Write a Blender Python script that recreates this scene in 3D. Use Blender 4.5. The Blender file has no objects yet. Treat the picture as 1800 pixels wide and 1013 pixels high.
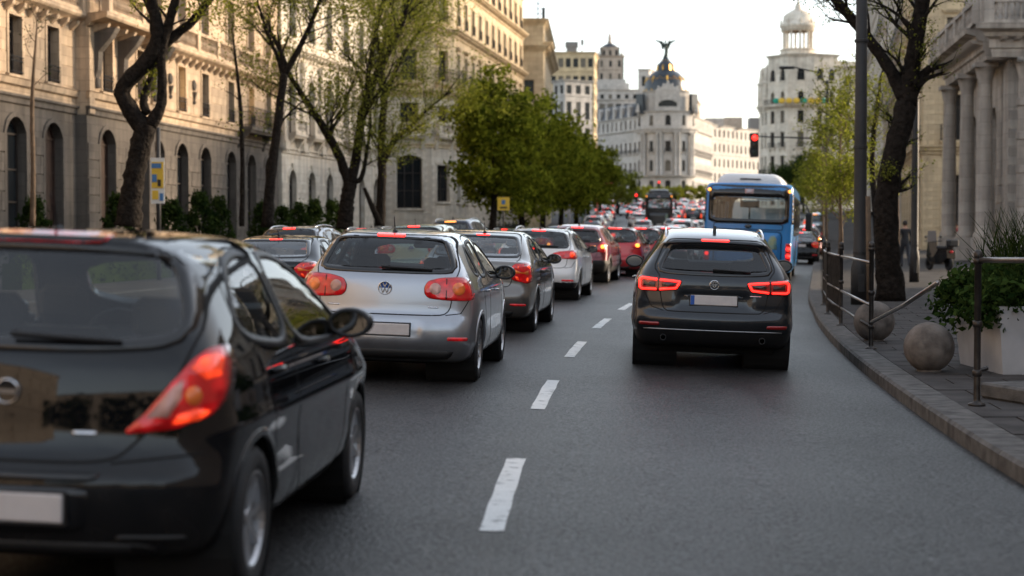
import bpy, math, random
import numpy as np
from mathutils import Vector, Matrix, geometry

rng = random.Random(7)
nrs = np.random.RandomState(11)
scene = bpy.context.scene
COL = scene.collection

# ------------------------------------------------------------------ camera
CAMH, FPX, PITCH = 1.55, 3000.0, math.atan(106.5 / 3000.0)
cam_d = bpy.data.cameras.new('camera')
cam = bpy.data.objects.new('camera', cam_d)
COL.objects.link(cam)
cam.location = (0, 0, CAMH)
cam.rotation_euler = (math.pi / 2 - PITCH, 0, 0)
cam_d.sensor_width = 36.0
cam_d.lens = 36.0 * FPX / 1800.0
cam_d.clip_end = 3000
cam_d.dof.use_dof = True
cam_d.dof.focus_distance = 19.5
cam_d.dof.aperture_fstop = 1.8
scene.camera = cam

# ------------------------------------------------------------------ sky, sun, exposure
SUN_AZ, SUN_EL = math.radians(66), math.radians(16)      # azimuth: clockwise from straight ahead
world = bpy.data.worlds.new('World')
scene.world = world
world.use_nodes = True
wn, wl = world.node_tree.nodes, world.node_tree.links
wn.clear()
sky = wn.new('ShaderNodeTexSky')
sky.sky_type = 'NISHITA'
sky.sun_disc = False
sky.sun_elevation = SUN_EL
sky.sun_rotation = SUN_AZ
sky.air_density = 1.0
sky.dust_density = 1.0
sky.ozone_density = 1.0
hs = wn.new('ShaderNodeHueSaturation')
hs.inputs['Saturation'].default_value = 0.55
wl.new(sky.outputs[0], hs.inputs['Color'])
bg = wn.new('ShaderNodeBackground')
bg.inputs['Strength'].default_value = 0.15
# a thin high veil of cloud whitens the whole sky
wtc = wn.new('ShaderNodeTexCoord')
wmp = wn.new('ShaderNodeMapping'); wmp.inputs['Scale'].default_value = (1, 1, 2.5)
wl.new(wtc.outputs['Generated'], wmp.inputs['Vector'])
wnz = wn.new('ShaderNodeTexNoise'); wnz.inputs['Scale'].default_value = 2.2; wnz.inputs['Detail'].default_value = 7
wl.new(wmp.outputs[0], wnz.inputs['Vector'])
wr = wn.new('ShaderNodeValToRGB')
wr.color_ramp.elements[0].position = 0.3; wr.color_ramp.elements[0].color = (0.54, 0.565, 0.6, 1)
wr.color_ramp.elements[1].position = 0.7; wr.color_ramp.elements[1].color = (1.03, 1.02, 1.0, 1)
wl.new(wnz.outputs['Fac'], wr.inputs['Fac'])
wadd = wn.new('ShaderNodeMixRGB'); wadd.blend_type = 'ADD'; wadd.inputs[0].default_value = 1.0
wl.new(hs.outputs[0], wadd.inputs[1]); wl.new(wr.outputs[0], wadd.inputs[2])
wl.new(wadd.outputs[0], bg.inputs['Color'])
wo = wn.new('ShaderNodeOutputWorld')
wl.new(bg.outputs[0], wo.inputs['Surface'])
sun_d = bpy.data.lights.new('sun', 'SUN')
sun_d.energy = 3.4
sun_d.angle = math.radians(10)
sun_d.color = (1.0, 0.77, 0.53)
sun = bpy.data.objects.new('sun', sun_d)
COL.objects.link(sun)
sdir = Vector((math.sin(SUN_AZ) * math.cos(SUN_EL), math.cos(SUN_AZ) * math.cos(SUN_EL), math.sin(SUN_EL)))
sun.rotation_euler = sdir.to_track_quat('Z', 'Y').to_euler()
sun.location = (20, 20, 60)
scene.view_settings.view_transform = 'Standard'
scene.view_settings.look = 'None'
scene.view_settings.gamma = 1.0
scene.view_settings.exposure = 1.12
scene.view_settings.use_curve_mapping = False
scene.render.engine = 'CYCLES'
scene.cycles.max_bounces = 8
scene.cycles.transparent_max_bounces = 12
scene.cycles.use_denoising = True

# ------------------------------------------------------------------ pixel and ground helpers
def pix(px, py, Y):
    """world point seen at photo pixel (1800x1013) at forward distance Y"""
    a, b = (px - 900) / FPX, (506.5 - py) / FPX
    c, s = math.cos(PITCH), math.sin(PITCH)
    dx, dy, dz = a, c + b * s, -s + b * c
    k = Y / dy
    return Vector((dx * k, Y, CAMH + dz * k))

def road_x(d):
    """X of the dashed line between the two right lanes at forward distance d"""
    if d <= 41.3:
        return -0.318 + 0.0065 * d + 0.0021 * d * d
    return 3.532 + 0.18 * (d - 41.3)

def road_slope(d):
    return 0.0065 + 0.0042 * d if d <= 41.3 else 0.18

def kerb_r(d):
    w = 3.3 if d < 12 else (3.3 + (d - 12) * 0.0165 if d < 33 else 3.65)
    return road_x(d) + w

LK = [(-30, -14), (0, -13.5), (20, -12), (60, -6.2), (100, -0.2), (130, 4), (200, 9.5), (300, 13), (430, 17), (900, 30)]
def kerb_l(d):
    return float(np.interp(d, [p[0] for p in LK], [p[1] for p in LK]))

def rise(d):
    if d < 80: return 0.0
    if d < 130: return 0.00023 * (d - 80) ** 2
    return 0.575 + 0.023 * (d - 130) if d < 520 else 9.545

def road_z(x, d):
    off = x - road_x(d)
    cam_ = -0.035 * off if off > -4.8 else 0.168 - 0.02 * (-4.8 - off)
    f = 1.0 if d < 60 else max(0.0, 1 - (d - 60) / 60)
    return rise(d) + max(-0.14, cam_) * f

def walk_z(x, d):
    return rise(d) + 0.012

# ------------------------------------------------------------------ object helpers
def tag(o, label=None, cat=None, group=None, kind=None):
    if label: o['label'] = label
    if cat: o['category'] = cat
    if group: o['group'] = group
    if kind: o['kind'] = kind
    return o

def empty(name, loc=(0, 0, 0), rot=(0, 0, 0), parent=None):
    o = bpy.data.objects.new(name, None)
    o.empty_display_size = 0.2
    COL.objects.link(o)
    o.location = loc
    o.rotation_euler = rot
    if parent: o.parent = parent
    return o

def mesh(name, V, F, mat=None, smooth=False):
    me = bpy.data.meshes.new(name)
    V = np.asarray(V, dtype=np.float64).reshape(-1, 3)
    if isinstance(F, np.ndarray):
        n, k = F.shape
        me.vertices.add(len(V)); me.vertices.foreach_set('co', V.ravel())
        me.loops.add(n * k); me.loops.foreach_set('vertex_index', F.ravel().astype(np.int32))
        me.polygons.add(n)
        me.polygons.foreach_set('loop_start', np.arange(0, n * k, k, dtype=np.int32))
        me.update(calc_edges=True)
        me.validate()
    else:
        me.from_pydata(V.tolist(), [], F)
    if smooth:
        me.polygons.foreach_set('use_smooth', [True] * len(me.polygons))
    if mat: me.materials.append(mat)
    me.update()
    return me

def obj(name, me, parent=None, loc=(0, 0, 0), rot=(0, 0, 0), scale=(1, 1, 1)):
    o = bpy.data.objects.new(name, me)
    COL.objects.link(o)
    o.location = loc; o.rotation_euler = rot; o.scale = scale
    if parent: o.parent = parent
    return o

class MB:
    """collects simple shapes into one mesh"""
    def __init__(s): s.V, s.F = [], []
    def add(s, V, F):
        n = len(s.V)
        s.V += [tuple(v) for v in V]
        s.F += [tuple(i + n for i in f) for f in F]
        return s
    def box(s, x0, x1, y0, y1, z0, z1, bev=0.0):
        if bev <= 0:
            V = [(x, y, z) for z in (z0, z1) for y in (y0, y1) for x in (x0, x1)]
            return s.add(V, [(0, 2, 3, 1), (4, 5, 7, 6), (0, 1, 5, 4), (2, 6, 7, 3), (0, 4, 6, 2), (1, 3, 7, 5)])
        b = bev
        V, F = [], []
        xs, ys, zs = (x0, x1), (y0, y1), (z0, z1)
        idx = {}
        for i in (0, 1):
            for j in (0, 1):
                for k in (0, 1):
                    sx, sy, sz = (1, -1)[i] * b, (1, -1)[j] * b, (1, -1)[k] * b
                    for a, p in enumerate(((xs[i], ys[j] + sy, zs[k] + sz), (xs[i] + sx, ys[j], zs[k] + sz), (xs[i] + sx, ys[j] + sy, zs[k]))):
                        idx[i, j, k, a] = len(V); V.append(p)
        I = lambda i, j, k, a: idx[i, j, k, a]
        for i in (0, 1):
            q = [I(i, 0, 0, 0), I(i, 1, 0, 0), I(i, 1, 1, 0), I(i, 0, 1, 0)]; F.append(q if i else q[::-1])
            q = [I(0, i, 0, 1), I(1, i, 0, 1), I(1, i, 1, 1), I(0, i, 1, 1)]; F.append(q[::-1] if i else q)
            q = [I(0, 0, i, 2), I(1, 0, i, 2), I(1, 1, i, 2), I(0, 1, i, 2)]; F.append(q if i else q[::-1])
        for i in (0, 1):
            for j in (0, 1):
                F.append([I(i, j, 0, 0), I(i, j, 1, 0), I(i, j, 1, 1), I(i, j, 0, 1)])
                F.append([I(i, 0, j, 0), I(i, 1, j, 0), I(i, 1, j, 2), I(i, 0, j, 2)])
                F.append([I(0, i, j, 1), I(1, i, j, 1), I(1, i, j, 2), I(0, i, j, 2)])
                for k in (0, 1):
                    F.append([I(i, j, k, 0), I(i, j, k, 1), I(i, j, k, 2)])
        return s.add(V, F)
    def prism(s, poly, y0, y1, axis='y'):
        """poly in (a,b); extruded along axis: 'y' -> (a,y,b); 'x' -> (x,a,b); 'z' -> (a,b,z)"""
        n = len(poly)
        f = {'y': lambda a, b, c: (a, c, b), 'x': lambda a, b, c: (c, a, b), 'z': lambda a, b, c: (a, b, c)}[axis]
        V = [f(a, b, y0) for a, b in poly] + [f(a, b, y1) for a, b in poly]
        F = [tuple(range(n)), tuple(range(2 * n - 1, n - 1, -1))]
        F += [(i, n + i, n + (i + 1) % n, (i + 1) % n) for i in range(n)]
        return s.add(V, F)
    def lathe(s, prof, c=(0, 0, 0), seg=16, axis='z', a0=0.0, a1=2 * math.pi):
        closed = abs(a1 - a0 - 2 * math.pi) < 1e-6
        m = seg if closed else seg + 1
        V, F = [], []
        for k in range(m):
            a = a0 + (a1 - a0) * k / seg
            ca, sa = math.cos(a), math.sin(a)
            for r, z in prof:
                p = (r * ca, r * sa, z)
                if axis == 'x': p = (z, r * ca, r * sa)
                if axis == 'y': p = (r * sa, z, r * ca)
                V.append((p[0] + c[0], p[1] + c[1], p[2] + c[2]))
        n = len(prof)
        for k in range(seg):
            k2 = (k + 1) % m
            for i in range(n - 1):
                F.append((k * n + i, k2 * n + i, k2 * n + i + 1, k * n + i + 1))
        return s.add(V, F)
    def tube(s, pts, rad, seg=8, cap=True, jit=0.0):
        pts = [Vector(p) for p in pts]
        if not hasattr(rad, '__len__'): rad = [rad] * len(pts)
        V, F = [], []
        ref = Vector((0.13, 0.27, 1)).normalized()
        for i, p in enumerate(pts):
            t = (pts[min(i + 1, len(pts) - 1)] - pts[max(i - 1, 0)])
            if t.length < 1e-9: t = Vector((0, 0, 1))
            t.normalize()
            if i == 0:
                u = t.cross(ref if abs(t.dot(ref)) < 0.97 else Vector((1, 0, 0))).normalized()
            else:
                u = (u - t * u.dot(t))
                u = u.normalized() if u.length > 1e-6 else t.orthogonal().normalized()
            w = t.cross(u)
            for k in range(seg):
                a = 2 * math.pi * k / seg
                V.append(p + (u * math.cos(a) + w * math.sin(a)) * rad[i] * (1 + jit * (math.sin(3 * a + 1.7 * i) + math.sin(2 * a - 2.3 * i + 1) + .6 * math.sin(5 * a + i)) / 2))
        for i in range(len(pts) - 1):
            for k in range(seg):
                k2 = (k + 1) % seg
                F.append((i * seg + k, i * seg + k2, (i + 1) * seg + k2, (i + 1) * seg + k))
        if cap:
            F.append(tuple(range(seg - 1, -1, -1)))
            F.append(tuple((len(pts) - 1) * seg + k for k in range(seg)))
        return s.add(V, F)
    def ball(s, c, r, seg=12, rings=8, sq=(1, 1, 1)):
        V, F = [], []
        for i in range(rings + 1):
            t = math.pi * i / rings
            for k in range(seg):
                a = 2 * math.pi * k / seg
                V.append((c[0] + r * sq[0] * math.sin(t) * math.cos(a), c[1] + r * sq[1] * math.sin(t) * math.sin(a), c[2] + r * sq[2] * math.cos(t)))
        for i in range(rings):
            for k in range(seg):
                k2 = (k + 1) % seg
                F.append((i * seg + k, (i + 1) * seg + k, (i + 1) * seg + k2, i * seg + k2))
        return s.add(V, F)
    def mesh(s, name, mat, smooth=False):
        return mesh(name, s.V, s.F, mat, smooth)
    def obj(s, name, mat, parent=None, smooth=False, **k):
        return obj(name, s.mesh(name, mat, smooth), parent, **k)

# ------------------------------------------------------------------ materials
_M = {}
def mat(name, col, rough=0.6, metal=0.0, coat=0.0, var=0.0, vscale=3.0, bump=0.0, bscale=40.0, emit=None, es=0.0, spec=0.5, coords='Object', col2=None, detail=6.0, rvar=0.0):
    if name in _M: return _M[name]
    m = bpy.data.materials.new(name)
    m.use_nodes = True
    N, L = m.node_tree.nodes, m.node_tree.links
    b = N['Principled BSDF']
    b.inputs['Base Color'].default_value = (*col, 1)
    b.inputs['Roughness'].default_value = rough
    b.inputs['Metallic'].default_value = metal
    b.inputs['Coat Weight'].default_value = coat
    b.inputs['Coat Roughness'].default_value = 0.03
    b.inputs['Specular IOR Level'].default_value = spec
    if emit:
        b.inputs['Emission Color'].default_value = (*emit, 1)
        b.inputs['Emission Strength'].default_value = es
    if var or bump or col2 or rvar:
        tc = N.new('ShaderNodeTexCoord')
        nz = N.new('ShaderNodeTexNoise'); nz.inputs['Scale'].default_value = vscale; nz.inputs['Detail'].default_value = detail
        L.new(tc.outputs[coords], nz.inputs['Vector'])
        if var or col2:
            r = N.new('ShaderNodeValToRGB')
            c2 = col2 or tuple(min(1, c * (1 + var)) for c in col)
            c1 = col if col2 else tuple(c * (1 - var) for c in col)
            r.color_ramp.elements[0].color = (*c1, 1); r.color_ramp.elements[0].position = 0.3
            r.color_ramp.elements[1].color = (*c2, 1); r.color_ramp.elements[1].position = 0.7
            L.new(nz.outputs['Fac'], r.inputs['Fac']); L.new(r.outputs[0], b.inputs['Base Color'])
        if rvar:
            mr = N.new('ShaderNodeMapRange')
            mr.inputs['To Min'].default_value = max(0, rough - rvar); mr.inputs['To Max'].default_value = min(1, rough + rvar)
            L.new(nz.outputs['Fac'], mr.inputs['Value']); L.new(mr.outputs[0], b.inputs['Roughness'])
        if bump:
            n2 = N.new('ShaderNodeTexNoise'); n2.inputs['Scale'].default_value = bscale; n2.inputs['Detail'].default_value = 4
            L.new(tc.outputs[coords], n2.inputs['Vector'])
            bp = N.new('ShaderNodeBump'); bp.inputs['Strength'].default_value = bump; bp.inputs['Distance'].default_value = 0.02
            L.new(n2.outputs['Fac'], bp.inputs['Height']); L.new(bp.outputs[0], b.inputs['Normal'])
    _M[name] = m
    return m

def stone(name, col, dark, bw=0.9, bh=0.42, joint=0.6, sc=0.5):
    """weathered stone: noise colour, rain streaks and fine ashlar joints as relief (object coords x, z)"""
    if name in _M: return _M[name]
    m = bpy.data.materials.new(name); m.use_nodes = True
    N, L = m.node_tree.nodes, m.node_tree.links
    b = N['Principled BSDF']; b.inputs['Roughness'].default_value = 0.85
    b.inputs['Specular IOR Level'].default_value = 0.25
    tc = N.new('ShaderNodeTexCoord')
    sx = N.new('ShaderNodeSeparateXYZ'); L.new(tc.outputs['Object'], sx.inputs[0])
    ad = N.new('ShaderNodeMath'); ad.operation = 'ADD'
    L.new(sx.outputs['X'], ad.inputs[0]); L.new(sx.outputs['Y'], ad.inputs[1])
    cx = N.new('ShaderNodeCombineXYZ'); L.new(ad.outputs[0], cx.inputs['X']); L.new(sx.outputs['Z'], cx.inputs['Y'])
    br = N.new('ShaderNodeTexBrick')
    br.inputs['Scale'].default_value = 1.0
    br.inputs['Brick Width'].default_value = bw; br.inputs['Row Height'].default_value = bh
    br.inputs['Mortar Size'].default_value = 0.012; br.inputs['Mortar Smooth'].default_value = 0.55
    br.inputs['Color1'].default_value = (0.42, 0.42, 0.42, 1); br.inputs['Color2'].default_value = (0.62, 0.62, 0.62, 1)
    br.inputs['Mortar'].default_value = (0.2, 0.2, 0.2, 1)
    L.new(cx.outputs[0], br.inputs['Vector'])
    n1 = N.new('ShaderNodeTexNoise'); n1.inputs['Scale'].default_value = sc; n1.inputs['Detail'].default_value = 8; n1.inputs['Roughness'].default_value = 0.65
    L.new(tc.outputs['Object'], n1.inputs['Vector'])
    mp = N.new('ShaderNodeMapping'); mp.inputs['Scale'].default_value = (2.2, 2.2, 0.16)
    L.new(tc.outputs['Object'], mp.inputs['Vector'])
    n2 = N.new('ShaderNodeTexNoise'); n2.inputs['Scale'].default_value = 1.0; n2.inputs['Detail'].default_value = 7
    L.new(mp.outputs[0], n2.inputs['Vector'])
    mul = N.new('ShaderNodeMath'); mul.operation = 'MULTIPLY'
    L.new(n1.outputs['Fac'], mul.inputs[0]); L.new(n2.outputs['Fac'], mul.inputs[1])
    r = N.new('ShaderNodeValToRGB')
    r.color_ramp.elements[0].position = 0.13; r.color_ramp.elements[0].color = (*dark, 1)
    r.color_ramp.elements[1].position = 0.36; r.color_ramp.elements[1].color = (*col, 1)
    L.new(mul.outputs[0], r.inputs['Fac'])
    mx = N.new('ShaderNodeMixRGB'); mx.blend_type = 'OVERLAY'; mx.inputs['Fac'].default_value = joint
    L.new(r.outputs[0], mx.inputs[1]); L.new(br.outputs['Color'], mx.inputs[2])
    L.new(mx.outputs[0], b.inputs['Base Color'])
    bp = N.new('ShaderNodeBump'); bp.inputs['Strength'].default_value = 0.5; bp.inputs['Distance'].default_value = 0.02
    L.new(br.outputs['Fac'], bp.inputs['Height']); bp.invert = True
    n3 = N.new('ShaderNodeTexNoise'); n3.inputs['Scale'].default_value = 14; n3.inputs['Detail'].default_value = 5
    L.new(tc.outputs['Object'], n3.inputs['Vector'])
    bp2 = N.new('ShaderNodeBump'); bp2.inputs['Strength'].default_value = 0.35; bp2.inputs['Distance'].default_value = 0.02
    L.new(n3.outputs['Fac'], bp2.inputs['Height']); L.new(bp.outputs[0], bp2.inputs['Normal']); L.new(bp2.outputs[0], b.inputs['Normal'])
    _M[name] = m
    return m

def glass_mat(name, tint, ior=1.85):
    if name in _M: return _M[name]
    m = bpy.data.materials.new(name); m.use_nodes = True
    N, L = m.node_tree.nodes, m.node_tree.links
    N.remove(N['Principled BSDF'])
    t = N.new('ShaderNodeBsdfTransparent'); t.inputs[0].default_value = (*tint, 1)
    g = N.new('ShaderNodeBsdfGlossy'); g.inputs['Roughness'].default_value = 0.01
    lw = N.new('ShaderNodeLayerWeight'); lw.inputs['Blend'].default_value = 0.55
    pw = N.new('ShaderNodeMath'); pw.operation = 'POWER'; pw.inputs[1].default_value = 5.0
    L.new(lw.outputs['Facing'], pw.inputs[0])
    f = N.new('ShaderNodeMath'); f.operation = 'MULTIPLY_ADD'; f0 = ((ior - 1) / (ior + 1)) ** 2
    f.inputs[1].default_value = 1 - f0; f.inputs[2].default_value = f0
    L.new(pw.outputs[0], f.inputs[0])
    x = N.new('ShaderNodeMixShader')
    L.new(f.outputs[0], x.inputs[0]); L.new(t.outputs[0], x.inputs[1]); L.new(g.outputs[0], x.inputs[2])
    L.new(x.outputs[0], N['Material Output'].inputs['Surface'])
    _M[name] = m
    return m

def lamp_mat(name, col, es, vary=True):
    """coloured lens with ribs, glowing from inside in patches"""
    if name in _M: return _M[name]
    m = mat(name, col, 0.12, 0, 1.0)
    N, L = m.node_tree.nodes, m.node_tree.links
    b = N['Principled BSDF']
    b.inputs['Emission Color'].default_value = (col[0] * 1.2, col[1] * 1.1, col[2], 1)
    if not vary:
        b.inputs['Emission Strength'].default_value = es
        return m
    tc = N.new('ShaderNodeTexCoord')
    nz = N.new('ShaderNodeTexVoronoi'); nz.inputs['Scale'].default_value = 15
    L.new(tc.outputs['Object'], nz.inputs['Vector'])
    mr = N.new('ShaderNodeMapRange'); mr.inputs['From Min'].default_value = 0.1; mr.inputs['From Max'].default_value = 0.6
    mr.inputs['To Min'].default_value = es * 1.6; mr.inputs['To Max'].default_value = es * 0.3
    L.new(nz.outputs['Distance'], mr.inputs['Value']); L.new(mr.outputs[0], b.inputs['Emission Strength'])
    return m

def paint(name, col, metal=0.5, rough=0.28, spec=0.5, dust=0.5):
    if name in _M: return _M[name]
    m = mat(name, col, rough, metal, 1.0, spec=spec, var=0.04, vscale=2.5, rvar=0.06)
    N, L = m.node_tree.nodes, m.node_tree.links
    b = N['Principled BSDF']
    # road dust on the lower panels
    tc = N.new('ShaderNodeTexCoord'); sx = N.new('ShaderNodeSeparateXYZ'); L.new(tc.outputs['Object'], sx.inputs[0])
    nz = N.new('ShaderNodeTexNoise'); nz.inputs['Scale'].default_value = 5; nz.inputs['Detail'].default_value = 7
    L.new(tc.outputs['Object'], nz.inputs['Vector'])
    ma = N.new('ShaderNodeMath'); ma.operation = 'MULTIPLY_ADD'; ma.inputs[1].default_value = 0.7; 
    L.new(nz.outputs['Fac'], ma.inputs[0]); 
    ng = N.new('ShaderNodeMath'); ng.operation = 'MULTIPLY'; ng.inputs[1].default_value = -1
    L.new(sx.outputs['Z'], ng.inputs[0]); L.new(ng.outputs[0], ma.inputs[2])
    mr = N.new('ShaderNodeMapRange'); mr.inputs['From Min'].default_value = -0.25; mr.inputs['From Max'].default_value = 0.15
    mr.inputs['To Max'].default_value = dust
    L.new(ma.outputs[0], mr.inputs['Value'])
    src = b.inputs['Base Color'].links[0].from_socket
    mx = N.new('ShaderNodeMixRGB'); mx.inputs[2].default_value = (0.09, 0.08, 0.07, 1)
    L.new(mr.outputs[0], mx.inputs[0]); L.new(src, mx.inputs[1]); L.new(mx.outputs[0], b.inputs['Base Color'])
    inv = N.new('ShaderNodeMath'); inv.operation = 'SUBTRACT'; inv.inputs[0].default_value = 1.0
    L.new(mr.outputs[0], inv.inputs[1]); L.new(inv.outputs[0], b.inputs['Coat Weight'])
    return m

M_RUB = mat('tyre rubber', (0.018, 0.018, 0.019), 0.75, bump=0.3, bscale=60, var=0.25)
M_PLA = mat('black plastic', (0.016, 0.016, 0.017), 0.5, bump=0.1, bscale=120)
M_GBK = mat('gloss black', (0.01, 0.01, 0.011), 0.12, coat=0.5)
M_GAP = mat('gap', (0.004, 0.004, 0.004), 0.9)
M_ALU = mat('alloy', (0.42, 0.42, 0.43), 0.32, 0.85, var=0.2, vscale=8)
M_CHR = mat('chrome', (0.75, 0.75, 0.77), 0.1, 1.0)
M_INT = mat('cabin cloth', (0.025, 0.025, 0.028), 0.85, var=0.2)
M_LIN = mat('cabin lining', (0.06, 0.06, 0.06), 0.9)
M_PLT = mat('number plate', (0.62, 0.58, 0.57), 0.4, var=0.05, vscale=14)
M_EUB = mat('plate band', (0.02, 0.1, 0.42), 0.4)
M_RED = lamp_mat('tail lamp red', (0.55, 0.008, 0.012), 0.13)
M_REDL = lamp_mat('brake lamp red', (1.0, 0.08, 0.02), 0.6)
M_REDB = lamp_mat('brake strip', (1.0, 0.022, 0.016), 1.6, False)
M_REDD = mat('reflector red', (0.32, 0.01, 0.012), 0.15, coat=1.0)
M_AMB = lamp_mat('amber lens', (0.7, 0.2, 0.03), 0.12)
M_AMBL = lamp_mat('amber lit', (1.0, 0.35, 0.05), 1.3, False)
M_CLR = lamp_mat('clear lens', (0.5, 0.36, 0.32), 0.06)
M_GLS = glass_mat('car glass', (0.72, 0.77, 0.78))
M_LENS = glass_mat('lamp lens', (1.0, 0.86, 0.84), 1.45)
M_MIRR = mat('mirror glass', (0.3, 0.31, 0.32), 0.04, 1.0)
M_GLD = glass_mat('tinted car glass', (0.42, 0.46, 0.48))
# ------------------------------------------------------------------ car bodies from a smooth solid
def chaikin(P, it=2, closed=True, keep=0.25):
    P = [np.array(p, float) for p in P]
    for _ in range(it):
        Q = []
        n = len(P)
        for i in range(n if closed else n - 1):
            a, b = P[i], P[(i + 1) % n]
            Q += [a + (b - a) * keep, b - (b - a) * keep]
        if not closed: Q = [P[0]] + Q + [P[-1]]
        P = Q
    return np.array(P)

def in_poly(P, x, y):
    P = np.asarray(P); r = np.zeros(np.shape(x), bool)
    j = len(P) - 1
    for i in range(len(P)):
        xi, yi, xj, yj = P[i][0], P[i][1], P[j][0], P[j][1]
        if yi != yj:
            r ^= ((yi > y) != (yj > y)) & (x < (xj - xi) * (y - yi) / (yj - yi) + xi)
        j = i
    return r

def poly_sdf(P, x, y):
    d = np.full(np.shape(x), 1e9)
    for i in range(len(P)):
        a, b = P[i - 1], P[i]
        e = b - a; L2 = e.dot(e) + 1e-12
        t = np.clip(((x - a[0]) * e[0] + (y - a[1]) * e[1]) / L2, 0, 1)
        d = np.minimum(d, (x - a[0] - t * e[0]) ** 2 + (y - a[1] - t * e[1]) ** 2)
    d = np.sqrt(d)
    return np.where(in_poly(P, x, y), -d, d)

def resample(P, n, closed=True):
    P = np.asarray(P, float)
    Q = np.vstack([P, P[:1]]) if closed else P
    s = np.r_[0, np.cumsum(np.hypot(*np.diff(Q, axis=0).T))]
    t = np.linspace(0, s[-1], n + (1 if closed else 0))[:n]
    return np.c_[np.interp(t, s, Q[:, 0]), np.interp(t, s, Q[:, 1])]

def offset_poly(P, d):
    """grow a closed outline by d"""
    P = np.asarray(P)
    a = P - np.roll(P, 1, 0); b = np.roll(P, -1, 0) - P
    t = a / (np.linalg.norm(a, axis=1)[:, None] + 1e-9) + b / (np.linalg.norm(b, axis=1)[:, None] + 1e-9)
    t /= np.linalg.norm(t, axis=1)[:, None] + 1e-9
    nrm = np.c_[t[:, 1], -t[:, 0]]
    area = 0.5 * np.sum(P[:, 0] * np.roll(P[:, 1], -1) - np.roll(P[:, 0], -1) * P[:, 1])
    return P + nrm * d * (1 if area > 0 else -1)

def cdt_fill(outline, step, holes=()):
    """triangles filling an outline (minus holes), with inner points every step"""
    O = np.asarray(outline)
    pts = [tuple(p) for p in O]; edges = [(i, (i + 1) % len(O)) for i in range(len(O))]
    for h in holes:
        n0 = len(pts); pts += [tuple(p) for p in h]
        edges += [(n0 + i, n0 + (i + 1) % len(h)) for i in range(len(h))]
    if step:
        x0, y0 = O.min(0); x1, y1 = O.max(0)
        gx, gy = np.meshgrid(np.arange(x0 + step / 2, x1, step), np.arange(y0 + step / 2, y1, step))
        g = np.c_[gx.ravel(), gy.ravel()]
        if len(g):
            ok = poly_sdf(O, g[:, 0], g[:, 1]) < -step * 0.35
            for h in holes: ok &= poly_sdf(np.asarray(h), g[:, 0], g[:, 1]) > step * 0.35
            pts += [tuple(p) for p in g[ok]]
    r = geometry.delaunay_2d_cdt([Vector(p) for p in pts], edges, [], 0, 1e-6)
    V = np.array([tuple(v) for v in r[0]]); F = np.array([f[:3] for f in r[2]])
    c = V[F].mean(1)
    ok = in_poly(O, c[:, 0], c[:, 1])
    for h in holes: ok &= ~in_poly(np.asarray(h), c[:, 0], c[:, 1])
    return V, F[ok]

def smooth_table(pts, x0, x1, sig):
    xs = np.linspace(x0, x1, 400)
    v = np.interp(xs, [p[0] for p in pts], [p[1] for p in pts])
    k = max(1, int(sig / (x1 - x0) * 400))
    g = np.exp(-0.5 * (np.arange(-3 * k, 3 * k + 1) / k) ** 2); g /= g.sum()
    v = np.convolve(np.pad(v, 3 * k, mode='edge'), g, 'valid')
    return xs, v

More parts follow.
